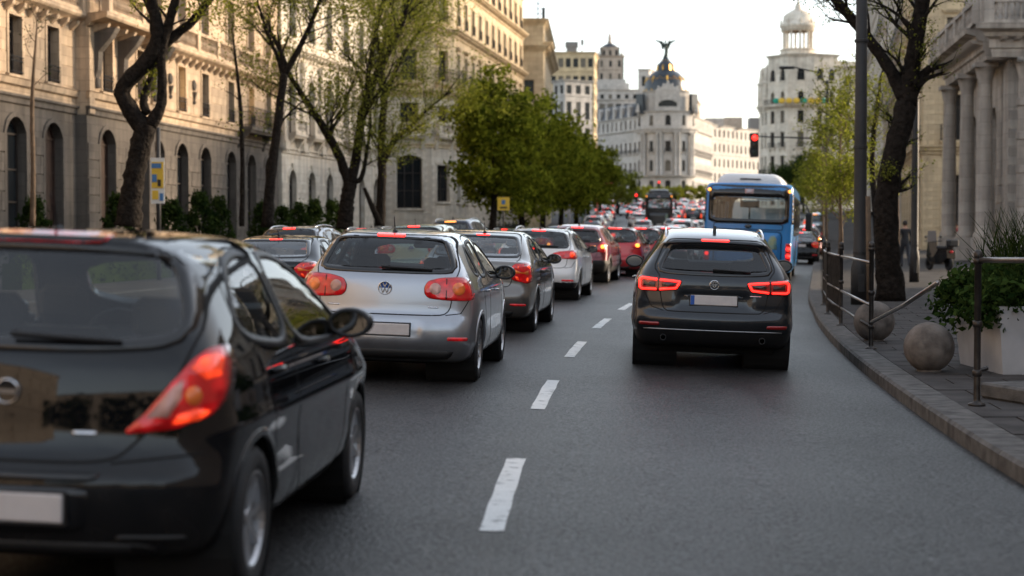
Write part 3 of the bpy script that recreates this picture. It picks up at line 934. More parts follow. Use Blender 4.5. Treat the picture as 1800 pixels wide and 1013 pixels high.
# ------------------------------------------------------------------ ground, road, pavements
def asphalt():
    m = bpy.data.materials.new('asphalt'); m.use_nodes = True
    N, L = m.node_tree.nodes, m.node_tree.links
    b = N['Principled BSDF']; b.inputs['Specular IOR Level'].default_value = .3
    tc = N.new('ShaderNodeTexCoord')
    def noise(sc, det=6, vec=None, rough=.6):
        n = N.new('ShaderNodeTexNoise'); n.inputs['Scale'].default_value = sc; n.inputs['Detail'].default_value = det; n.inputs['Roughness'].default_value = rough
        L.new(vec or tc.outputs['Object'], n.inputs['Vector']); return n
    mp = N.new('ShaderNodeMapping'); mp.inputs['Scale'].default_value = (1.2, .07, 1); mp.inputs['Rotation'].default_value = (0, 0, .09)
    L.new(tc.outputs['Object'], mp.inputs['Vector'])
    big, mid, grain, streak = noise(.25), noise(2.2, 8), noise(30, 4), noise(1.0, 5, mp.outputs[0])
    vor = N.new('ShaderNodeTexVoronoi'); vor.inputs['Scale'].default_value = 70; L.new(tc.outputs['Object'], vor.inputs['Vector'])
    r = N.new('ShaderNodeValToRGB')
    r.color_ramp.elements[0].color = (.0125, .012, .012, 1); r.color_ramp.elements[0].position = .3
    r.color_ramp.elements[1].color = (.033, .0317, .0315, 1); r.color_ramp.elements[1].position = .72
    mx0 = N.new('ShaderNodeMixRGB'); mx0.inputs[0].default_value = .6
    L.new(mid.outputs['Fac'], mx0.inputs[1]); L.new(streak.outputs['Fac'], mx0.inputs[2])
    mx1 = N.new('ShaderNodeMixRGB'); mx1.inputs[0].default_value = .4; L.new(mx0.outputs[0], mx1.inputs[1]); L.new(big.outputs['Fac'], mx1.inputs[2])
    L.new(mx1.outputs[0], r.inputs['Fac'])
    gr = N.new('ShaderNodeValToRGB'); gr.color_ramp.elements[0].color = (.3, .3, .3, 1); gr.color_ramp.elements[0].position = .35; gr.color_ramp.elements[1].color = (2.3, 2.3, 2.25, 1); gr.color_ramp.elements[1].position = .68
    L.new(grain.outputs['Fac'], gr.inputs['Fac'])
    mu = N.new('ShaderNodeMixRGB'); mu.blend_type = 'MULTIPLY'; mu.inputs[0].default_value = .9
    L.new(r.outputs[0], mu.inputs[1]); L.new(gr.outputs[0], mu.inputs[2])
    # small pale spots
    sp = N.new('ShaderNodeTexVoronoi'); sp.inputs['Scale'].default_value = 3.1; sp.inputs['Randomness'].default_value = 1
    L.new(tc.outputs['Object'], sp.inputs['Vector'])
    sr = N.new('ShaderNodeValToRGB'); sr.color_ramp.elements[0].position = .035; sr.color_ramp.elements[0].color = (1, 1, 1, 1); sr.color_ramp.elements[1].position = .06; sr.color_ramp.elements[1].color = (0, 0, 0, 1)
    L.new(sp.outputs['Distance'], sr.inputs['Fac'])
    ms = N.new('ShaderNodeMath'); ms.operation = 'MULTIPLY'; ms.inputs[1].default_value = .7; L.new(sr.outputs[0], ms.inputs[0])
    mx = N.new('ShaderNodeMixRGB'); mx.inputs[2].default_value = (.16, .16, .155, 1); L.new(ms.outputs[0], mx.inputs[0]); L.new(mu.outputs[0], mx.inputs[1])
    L.new(mx.outputs[0], b.inputs['Base Color'])
    mr = N.new('ShaderNodeMapRange'); mr.inputs['To Min'].default_value = .3; mr.inputs['To Max'].default_value = .6
    L.new(mx0.outputs[0], mr.inputs['Value']); L.new(mr.outputs[0], b.inputs['Roughness'])
    # the tops of the stones shine, the bitumen between them does not
    coarse = noise(46, 4, None, .6)
    sp2 = N.new('ShaderNodeMapRange'); sp2.inputs['From Min'].default_value = .4; sp2.inputs['From Max'].default_value = .62
    sp2.inputs['To Min'].default_value = .06; sp2.inputs['To Max'].default_value = .46
    L.new(coarse.outputs['Fac'], sp2.inputs['Value'])
    trk = N.new('ShaderNodeMapRange'); trk.inputs['From Min'].default_value = .35; trk.inputs['From Max'].default_value = .65; trk.inputs['To Min'].default_value = .3; trk.inputs['To Max'].default_value = 1.35
    L.new(mx1.outputs[0], trk.inputs['Value'])
    spm = N.new('ShaderNodeMath'); spm.operation = 'MULTIPLY'; L.new(sp2.outputs[0], spm.inputs[0]); L.new(trk.outputs[0], spm.inputs[1])
    L.new(spm.outputs[0], b.inputs['Specular IOR Level'])
    bp = N.new('ShaderNodeBump'); bp.inputs['Strength'].default_value = .6; bp.inputs['Distance'].default_value = .012
    ad = N.new('ShaderNodeMath'); ad.operation = 'ADD'; L.new(coarse.outputs['Fac'], ad.inputs[0]); L.new(grain.outputs['Fac'], ad.inputs[1])
    L.new(ad.outputs[0], bp.inputs['Height']); L.new(bp.outputs[0], b.inputs['Normal'])
    return m
M_ASP = asphalt()
M_PAVE = mat('paving stone', (.062, .057, .055), .85, var=.35, vscale=2.5, bump=.3, bscale=30, coords='Object', spec=.12)
def pave_mat():
    m = mat('pavement', (.06, .056, .054), .85, var=.3, vscale=1.2, bump=.2, spec=.12)
    N, L = m.node_tree.nodes, m.node_tree.links; b = N['Principled BSDF']
    tc = N.new('ShaderNodeTexCoord'); br = N.new('ShaderNodeTexBrick'); br.inputs['Scale'].default_value = 1; br.inputs['Brick Width'].default_value = .6; br.inputs['Row Height'].default_value = .6; br.inputs['Mortar Size'].default_value = .012
    br.inputs['Color1'].default_value = (.8, .8, .8, 1); br.inputs['Color2'].default_value = (1.1, 1.08, 1.05, 1); br.inputs['Mortar'].default_value = (.35, .35, .35, 1)
    L.new(tc.outputs['Object'], br.inputs['Vector'])
    mu = N.new('ShaderNodeMixRGB'); mu.blend_type = 'MULTIPLY'; mu.inputs[0].default_value = 1
    L.new(b.inputs['Base Color'].links[0].from_socket, mu.inputs[1]); L.new(br.outputs['Color'], mu.inputs[2]); L.new(mu.outputs[0], b.inputs['Base Color'])
    return m
M_PAVEB = pave_mat()
M_KERB = mat('kerb granite', (.105, .1, .096), .8, var=.45, vscale=6, bump=.35, bscale=60, spec=.15)
M_PAINT = mat('road paint', (.1, .1, .1), .6, col2=(.66, .66, .64), vscale=9, bump=.4, bscale=60, detail=12)
_r = [n for n in M_PAINT.node_tree.nodes if n.type == 'VALTORGB'][0].color_ramp
_r.elements[0].position = .3; _r.elements[1].position = .42
_e = _r.elements.new(.8); _e.color = (.78, .78, .76, 1)
M_EARTH = mat('far ground', (.1, .095, .09), .9, var=.2)

def sheet(name, xl, xr, ds, zf, m, nx=14, kind='structure'):
    V, F = [], []
    for d in ds:
        a, b = xl(d), xr(d)
        for i in range(nx + 1):
            x = a + (b - a) * i / nx
            V.append((x, d, zf(x, d)))
    n = nx + 1
    for j in range(len(ds) - 1):
        for i in range(nx):
            F.append((j * n + i, j * n + i + 1, (j + 1) * n + i + 1, (j + 1) * n + i))
    o = obj(name, mesh(name, V, F, m, True))
    if kind: o['kind'] = kind
    return o
DS = [-40 + i * 2.5 for i in range(60)] + [110 + i * 5 for i in range(90)] + [560 + 60 * i for i in range(20)]
sheet('ground', lambda d: -700, lambda d: 700, [d for d in DS if int(d) % 5 == 0] + [1800], lambda x, d: rise(d) - .45, M_EARTH, 8)
road = sheet('road', lambda d: kerb_l(d) - .3, lambda d: kerb_r(d) + .3 if d < 300 else kerb_r(300) + 10 + (d - 300) * .02, [d for d in DS if d < 700], road_z, M_ASP, 40)
# the painted dashes between the two right lanes and between the lanes further left
def dash(d0, d1, off, w=.13):
    V, F = [], []
    q = np.linspace(d0, d1, 8)
    for d in q:
        s = road_slope(d); x = road_x(d) + off
        jt = rng.uniform(-.006, .006)
        for sg in (-1, 1):
            xx, yy = x + sg * (w / 2 + jt), d - sg * s * w / 2
            V.append((xx, yy, road_z(xx, yy) + .004))
    for i in range(len(q) - 1): F.append((2 * i, 2 * i + 1, 2 * i + 3, 2 * i + 2))
    V += [(v[0], v[1], v[2] - .0035) for v in V]
    n = 2 * len(q)
    F += [(2 * i, 2 * i + 2, n + 2 * i + 2, n + 2 * i) for i in range(len(q) - 1)] + [(2 * i + 1, n + 2 * i + 1, n + 2 * i + 3, 2 * i + 3) for i in range(len(q) - 1)]
    obj('lane_dash', mesh('lane_dash', V, F, M_PAINT), road)
k = 0
d = 8.65
while d < 110:
    dash(d, d + 2.75, 0)
    if d > 12:
        dash(d + 1.2, d + 3.9, -3.25); 
    if d > 20: dash(d + .4, d + 3.1, -6.5)
    d += 5.85
# right pavement bed, kerb stones, slabs
pave_r = sheet('pavement_right', lambda d: kerb_r(d) + .28, lambda d: kerb_r(d) + 60, [d for d in DS if d < 330], lambda x, d: walk_z(x, d) - .03 if d < 40 else walk_z(x, d), M_PAVEB, 16)
def kerb_stone(d0, d1, side):
    def edge(d): return kerb_r(d) if side > 0 else kerb_l(d)
    V = []
    g = .006
    for d in (d0 + g, d1 - g):
        x = edge(d); s = side
        zt = walk_z(x, d) + .006
        for (u, z) in ((0, zt - .3), (0.0, zt - .025), (.025, zt), (.3, zt), (.3, zt - .3)):
            V.append((x + s * u, d, z))
    n = 5
    F = [(0, 1, 2, 3, 4), (9, 8, 7, 6, 5)] + [(i, n + i, n + (i + 1) % n, (i + 1) % n) for i in range(n)]
    if side < 0: F = [f[::-1] for f in F]
    return V, F
d = 6.0
while d < 62:
    V, F = kerb_stone(d, d + .95, 1); obj('kerb_stone', mesh('kerb_stone', V, F, M_KERB), pave_r); d += .95
V, F = [], []
while d < 330:
    v, f = kerb_stone(d, d + 4, 1); n = len(V); V += v; F += [tuple(i + n for i in q) for q in f]; d += 4
obj('kerb', mesh('kerb', V, F, M_KERB), pave_r)
ds_ = 8.0; row = 0
while ds_ < 33:
    x = .31 + (row % 2) * .2
    off = -(row % 2) * .3
    u = .31
    while u < 4.2:
        w = .58
        d0, d1 = ds_ + .008, ds_ + .572
        tilt = rng.uniform(-.004, .004)
        if row % 2 and u < .35: w = .28
        P4 = [(kerb_r(d0) + u + .008, d0), (kerb_r(d0) + u + w - .008, d0), (kerb_r(d1) + u + w - .008, d1), (kerb_r(d1) + u + .008, d1)]
        zt = walk_z(0, ds_) + tilt
        V = [(a, b, zt - .04) for a, b in P4] + [(a, b, zt + rng.uniform(-.002, .002)) for a, b in P4]
        obj('paving_slab', mesh('paving_slab', V, [(4, 5, 6, 7), (0, 1, 5, 4), (1, 2, 6, 5), (2, 3, 7, 6), (3, 0, 4, 7)], M_PAVE), pave_r)
        u += w
    ds_ += .58; row += 1
pave_l = sheet('pavement_left', lambda d: kerb_l(d) - 45, lambda d: kerb_l(d) - .28, [d for d in DS if d < 430], walk_z, M_PAVEB, 12)
V, F = [], []
d = 20
while d < 400:
    v, f = kerb_stone(d, d + 2, -1); n = len(V); V += v; F += [tuple(i + n for i in q) for q in f]; d += 2
obj('kerb', mesh('kerb', V, F, M_KERB), pave_l)
# ------------------------------------------------------------------ buildings
S_WARM = stone('warm limestone', (.57, .43, .295), (.31, .235, .165))
S_GREY = stone('grey granite', (.15, .128, .108), (.075, .065, .056), 1.1, .5)
S_WHITE = stone('white limestone', (.74, .66, .55), (.45, .4, .33))
S_CREAM = stone('cream stone', (.68, .545, .36), (.43, .34, .225))
S_PALE = stone('pale stone', (.53, .5, .465), (.35, .33, .305), sc=.25)
S_YEL = stone('yellow stone', (.6, .48, .3), (.42, .335, .22))
S_TAN = stone('tan stone', (.48, .40, .33), (.32, .27, .22), sc=.3)
S_OCH = stone('ochre stone', (.6, .48, .31), (.42, .33, .22))
S_RGT = stone('weathered stone', (.44, .395, .345), (.2, .18, .16), 1.2, .55)
M_PANE = mat('window pane', (.014, .017, .02), .12, 0, 0, var=.5, vscale=.6, spec=.2)
M_CURT = mat('curtained pane', (.16, .14, .11), .3, var=.3, vscale=2, spec=.3)
M_LITW = mat('lit window', (.4, .3, .15), .3, emit=(1.0, .68, .3), es=.75, var=.3, vscale=1.5)
M_WFR = mat('window frame dark', (.035, .025, .02), .5)
M_WFL = mat('window frame pale', (.5, .48, .44), .5)
M_DOOR = mat('door wood', (.045, .025, .018), .45, var=.3, vscale=3)
M_IRON = mat('wrought iron', (.012, .012, .013), .5)
M_ROOF = mat('slate roof', (.055, .06, .07), .5, var=.3, vscale=1.5)
M_FLAT = mat('flat roof', (.2, .19, .18), .9, var=.2)
_mc = {}
def cached(key, fn):
    if key not in _mc: _mc[key] = fn()
    return _mc[key]

class Bld:
    def __init__(s, name, label, x, y, cat='building', z=None, group=None):
        s.o = Vector((x, y, rise(y) if z is None else z))
        s.e = empty(name, s.o); tag(s.e, label, cat, group)
    def frame(s, p0, p1):
        """facade from p0 to p1 (world); outside is on the right hand walking p0 -> p1"""
        a = math.atan2(p1[1] - p0[1], p1[0] - p0[0])
        L = math.hypot(p1[0] - p0[0], p1[1] - p0[1])
        return dict(p=(p0[0] - s.o.x, p0[1] - s.o.y), a=a, L=L, q0=p0, q1=p1)
    def put(s, name, me, fr, u, z=0, v=0, parent=None, scale=(1, 1, 1)):
        c, sn = math.cos(fr['a']), math.sin(fr['a'])
        if parent is not None: return obj(name, me, parent, (0, 0, 0))
        return obj(name, me, s.e, (fr['p'][0] + c * u + sn * v, fr['p'][1] + sn * u - c * v, z), (0, 0, fr['a']), scale)

def hole_poly(u, z, w, h, arch):
    P = [(u - w / 2, z), (u + w / 2, z), (u + w / 2, z + h - arch)]
    if arch > 0:
        r = (w * w / 4 + arch * arch) / (2 * arch); th = math.asin(min(1, w / 2 / r))
        if arch >= w / 2 - 1e-6: r, th = w / 2, math.pi / 2
        cz = z + h - r
        P += [(u + r * math.sin(t), cz + r * math.cos(t)) for t in np.linspace(th, -th, 9)[1:-1]]
    P.append((u - w / 2, z + h - arch))
    return P

def wall(B, fr, u0, u1, z0, z1, holes, m, depth=.35, v=0, name='wall', ends=True):
    O = [(u0, z0), (u1, z0), (u1, z1), (u0, z1)]
    H = [hole_poly(*h) for h in holes]
    V2, F = cdt_fill(np.array(O, float), 0, H)
    V = [(p[0], 0, p[1]) for p in V2]; FL = []
    for f in F:
        a, b, c = V2[f[0]], V2[f[1]], V2[f[2]]
        cr = (b[0] - a[0]) * (c[1] - a[1]) - (b[1] - a[1]) * (c[0] - a[0])
        FL.append(tuple(f) if cr > 0 else tuple(f[::-1]))
    for h in H:
        n = len(V); k = len(h)
        V += [(p[0], 0, p[1]) for p in h] + [(p[0], depth, p[1]) for p in h]
        FL += [(n + i, n + k + i, n + k + (i + 1) % k, n + (i + 1) % k) for i in range(k)]
    if ends:
        n = len(V); dd = depth + v
        V += [(p[0], 0, p[1]) for p in O] + [(p[0], dd, p[1]) for p in O]
        FL += [(n + i, n + (i + 1) % 4, n + 4 + (i + 1) % 4, n + 4 + i) for i in range(4)]
    return B.put(name, mesh(name, V, FL, m), fr, 0, 0, v)

def win_mesh(w, h, arch, cols, rows, fw=.07):
    def f():
        b = MB()
        zs = h - arch
        b.box(-w / 2, -w / 2 + fw, -.06, .03, 0, zs); b.box(w / 2 - fw, w / 2, -.06, .03, 0, zs); b.box(-w / 2 + fw, w / 2 - fw, -.06, .03, 0, fw)
        b.box(-w / 2 + fw, w / 2 - fw, -.055, .03, zs - fw, zs)
        for i in range(1, cols):
            x = -w / 2 + w * i / cols; b.box(x - fw * .45, x + fw * .45, -.05, .025, fw, zs - fw)
        for r in rows: b.box(-w / 2 + fw, w / 2 - fw, -.045, .02, h * r - fw * .4, h * r + fw * .4)
        if arch > 0:
            P = hole_poly(0, 0, w, h, arch)[2:]
            Q = [(p[0] * (1 - 2 * fw / w), zs + (p[1] - zs) * (1 - fw / max(arch, .08))) for p in P]
            for i in range(len(P) - 1): b.prism([P[i], P[i + 1], Q[i + 1], Q[i]], -.055, .03)
        return b.V, b.F
    return cached(('win', w, h, arch, cols, tuple(rows)), f)

def window(B, fr, u, z, w, h, arch=0, cols=2, rows=(.7,), fm=None, pm=None, depth=.3, v=0, far=False, nm='window'):
    fm = fm or M_WFR; pm = pm or (M_CURT if rng.random() < .3 else M_PANE)
    V, F = win_mesh(w, h, arch, cols, rows)
    me = cached(('winm', w, h, arch, cols, tuple(rows), fm.name), lambda: mesh(nm, V, F, fm))
    pn = cached(('pane', w, h, arch, pm.name), lambda: mesh('pane', [(p[0], .0, p[1]) for p in hole_poly(0, 0, w, h, arch)], [tuple(range(len(hole_poly(0, 0, w, h, arch))))], pm))
    o = B.put(nm, me, fr, u, z, v - depth)
    obj('pane', pn, o)
    return o

def band(B, fr, u0, u1, z, prof, m, name='cornice', v=0, ends=0.0):
    """moulding: prof = [(out, up), ...] swept along the facade"""
    P = [(-.05, prof[0][1])] + list(prof) + [(-.05, prof[-1][1])]
    n = len(P)
    V = [(u0 - max(0, o) * ends, -o, z + h) for o, h in P] + [(u1 + max(0, o) * ends, -o, z + h) for o, h in P]
    F = [tuple(range(n)), tuple(range(2 * n - 1, n - 1, -1))] + [(i, n + i, n + (i + 1) % n, (i + 1) % n) for i in range(n)]
    return B.put(name, mesh(name, V, F, m), fr, 0, 0, v)

def surround(B, fr, u, z, w, h, m, style='frame', v=0, arch=0):
    def f():
        b = MB(); t = .16
        if arch > 0:
            P = hole_poly(0, 0, w, h, arch); zs = h - arch
            Q = [(p[0] * (1 + 2 * t / w), p[1] + (t if p[1] > zs + .001 else 0) * 1.0) for p in P]
            for i in range(1, len(P) - 1): b.prism([P[i], P[i + 1], Q[i + 1], Q[i]], -.06, .02)
            b.prism([P[-1], P[0], Q[0], Q[-1]], -.06, .02)
            
            if style != 'plain': b.prism([(-.12, h - .02), (.12, h - .02), (.17, h + .38), (-.17, h + .38)], -.13, .02)
        else:
            b.box(-w / 2 - t, -w / 2, -.06, .02, 0, h); b.box(w / 2, w / 2 + t, -.06, .02, 0, h); b.box(-w / 2 - t, w / 2 + t, -.07, .02, h, h + t)
        b.box(-w / 2 - t - .06, w / 2 + t + .06, -.14, .02, -.14, 0)
        if style == 'hood':
            b.box(-w / 2 - t - .08, w / 2 + t + .08, -.2, .02, h + t + .12, h + t + .24); b.box(-w / 2 - t - .14, w / 2 + t + .14, -.26, .02, h + t + .24, h + t + .32)
        if style == 'pediment':
            b.box(-w / 2 - t - .14, w / 2 + t + .14, -.22, .02, h + t + .1, h + t + .2)
            b.prism([(-w / 2 - t - .14, h + t + .2), (w / 2 + t + .14, h + t + .2), (0, h + t + .62)], -.2, .02)
        return b.mesh('window_surround', m)
    return B.put('window_surround', cached(('sur', w, h, arch, style, m.name), f), fr, u, z, v)

def balustrade(B, fr, u0, u1, z, m, h=.95, v=.5, step=.24, piers=True):
    L = u1 - u0
    def f():
        b = MB(); b.box(0, L, -.1, .1, 0, .14); b.box(0, L, -.13, .13, h - .14, h)
        n = max(1, int(L / step))
        for i in range(n):
            x = (i + .5) * L / n
            b.lathe([(.05, .14), (.05, .2), (.03, .25), (.075, .42), (.03, h - .3), (.05, h - .2), (.05, h - .14)], (x, 0, 0), 6)
        if piers:
            for x in np.linspace(0, L, max(2, int(L / 3) + 1)): b.box(x - .2, x + .2, -.15, .15, .0, h + .06)
        return b.mesh('balustrade', m)
    return B.put('balustrade', cached(('bal', round(L, 2), h, m.name, piers), f), fr, u0, z, v)

def railing(B, fr, u, z, w, h=.95, out=.35, v=0):
    def f():
        b = MB()
        for (x0, y0, x1, y1) in ((-w / 2, -out, w / 2, -out), (-w / 2, 0, -w / 2, -out), (w / 2, 0, w / 2, -out)):
            for zz in (.08, h * .75, h): b.tube([(x0, y0, zz), (x1, y1, zz)], .022, 5)
            n = max(2, int(math.hypot(x1 - x0, y1 - y0) / .13))
            for i in range(n + 1):
                x, y = x0 + (x1 - x0) * i / n, y0 + (y1 - y0) * i / n
                b.tube([(x, y, 0), (x, y, h)], .012, 4, False)
        return b.mesh('railing', M_IRON)
    return B.put('railing', cached(('rail', w, h, out), f), fr, u, z, v)

def slab(B, fr, u, z, w, out, m, t=.18, name='balcony', v=0):
    def f():
        b = MB(); b.box(-w / 2, w / 2, -out, .02, -t, 0); b.box(-w / 2 + .08, w / 2 - .08, -out + .1, .02, -t - .12, -t)
        for x in (-w / 2 + .25, w / 2 - .25):
            b.prism([(-out + .15, -t - .12), (.02, -t - .12), (.02, -t - .9), (-.12, -t - .9), (-.2, -t - .55)], x - .12, x + .12, 'x')
        return b.mesh(name, m)
    return B.put(name, cached(('slab', w, out, m.name, name), f), fr, u, z, v)

def blocks(B, fr, rects, ch, bw, m, proud=.035, v=0, name='stone_block', limit=300):
    """dressed stones with open joints on the given (u0,u1,z0,z1) rectangles"""
    n = 0
    for (u0, u1, z0, z1) in rects:
        rows = max(1, round((z1 - z0) / ch)); h = (z1 - z0) / rows
        for r in range(rows):
            cols = max(1, round((u1 - u0) / bw)); w = (u1 - u0) / cols
            sh = (w / 2 if r % 2 else 0) if cols > 1 else 0
            edges = [u0] + [u0 + w * i - sh for i in range(1, cols + (1 if sh else 0))] + [u1]
            for a, b_ in zip(edges[:-1], edges[1:]):
                if b_ - a < .08 or n >= limit: continue
                ww, hh = round(b_ - a - .03, 2), round(h - .03, 2)
                me = cached(('blk', ww, hh, proud, m.name), lambda: MB().box(-ww / 2, ww / 2, -proud, .03, -hh / 2, hh / 2, .014).mesh(name, m))
                B.put(name, me, fr, (a + b_) / 2, z0 + h * (r + .5), v + rng.uniform(-.006, .006)); n += 1

def core(B, pts, z0, z1, m, name='rear_walls'):
    """the rest of the building: plan polygon (world) extruded, a little inside the facades"""
    b = MB(); b.prism([(p[0] - B.o.x, p[1] - B.o.y) for p in pts], z0, z1, 'z')
    return b.obj(name, m, B.e)

def pier_rects(u0, u1, z0, z1, holes):
    """strips of wall left and right of the openings"""
    cuts = sorted((h[0] - h[2] / 2 - .05, h[0] + h[2] / 2 + .05) for h in holes)
    r, a = [], u0
    for c0, c1 in cuts:
        if c0 - a > .25: r.append((a + .02, c0, z0, z1))
        a = max(a, c1)
    if u1 - a > .25: r.append((a, u1 - .02, z0, z1))
    return r

CORN = [(.0, 0), (.1, .06), (.14, .2), (.3, .3), (.34, .42), (.5, .5), (.52, .62)]
BIGC = [(.0, 0), (.12, .1), (.2, .3), (.55, .45), (.6, .6), (.85, .72), (.9, .95)]
BELT = [(.0, 0), (.08, .05), (.08, .22), (.16, .28), (.16, .36)]

def modillions(B, fr, u0, u1, z, m, step=.6, out=.45, h=.28, v=0):
    n = int((u1 - u0) / step); prof = [(-out, h), (0, h), (0, 0), (-.1, .02), (-out * .9, h * .6)]
    if B.o.y < 100:
        me = cached(('modil', out, h, m.name), lambda: MB().prism(prof, -.11, .11, 'x').mesh('modillion', m))
        for i in range(n): B.put('modillion', me, fr, u0 + (i + .5) * (u1 - u0) / n, z, v)
        return
    b = MB()
    for i in range(n):
        u = u0 + (i + .5) * (u1 - u0) / n
        b.prism(prof, u - .11, u + .11, 'x')
    B.put('modillion_row', b.mesh('modillion_row', m), fr, 0, z, v)['kind'] = 'stuff'

def facade(B, fr, bays, floors, zbase, m, depth=.35, base_m=None, fm=None, v=0, lit=0.0, far=False):
    """floors: dicts z0,z1 (extent), s (sill), h, w, arch, sur, bal ('rail'|'stone'|None), belt(profile at z1), blocks(ch,bw), m"""
    for fl in floors:
        us = fl.get('bays', bays)
        holes = [(u, fl['s'], fl['w'], fl['h'], fl.get('arch', 0)) for u in us]
        wm = fl.get('m', m)
        wall(B, fr, 0, fr['L'], fl['z0'], fl['z1'], holes, wm, depth, v, ends=True)
        for u in us:
            pm = M_LITW if rng.random() < fl.get('lit', lit) else None
            window(B, fr, u, fl['s'], fl['w'], fl['h'], fl.get('arch', 0), fl.get('cols', 2), fl.get('rows', (.72,)), fl.get('fm', fm), pm or fl.get('pm'), depth - .06, v)
            if fl.get('sur'): surround(B, fr, u, fl['s'], fl['w'], fl['h'], fl.get('sm', wm), fl['sur'], v, fl.get('arch', 0))
            if fl.get('bal') == 'rail':
                slab(B, fr, u, fl['s'] - .02, fl['w'] + .8, .5, fl.get('sm', wm), .12, v=v); railing(B, fr, u, fl['s'] - .02, fl['w'] + .7, .95, .45, v)
            if fl.get('bal') == 'small':
                railing(B, fr, u, fl['s'], fl['w'] + .05, .75, .12, v)
            if fl.get('bal') == 'stone':
                slab(B, fr, u, fl['s'] - .02, fl['w'] + 1.1, .62, fl.get('sm', wm), .16, v=v); balustrade(B, fr, u - fl['w'] / 2 - .45, u + fl['w'] / 2 + .45, fl['s'] - .02, fl.get('sm', wm), .85, v + .5, .2, True)
        if fl.get('blocks'): blocks(B, fr, pier_rects(0, fr['L'], fl['z0'] + (.4 if fl['z0'] < 0 else 0), fl['s'] + fl['h'] - fl.get('arch', 0), holes), *fl['blocks'], wm, v=v)
        if fl.get('belt'):
            band(B, fr, 0, fr['L'], fl['z1'] - .02, fl['belt'], fl.get('bm', m), 'cornice' if fl['belt'] is not BELT else 'string_course', v, .8)
            if fl.get('mod'): modillions(B, fr, 0, fr['L'], fl['z1'] + .1, fl.get('bm', m), fl['mod'], v=v)

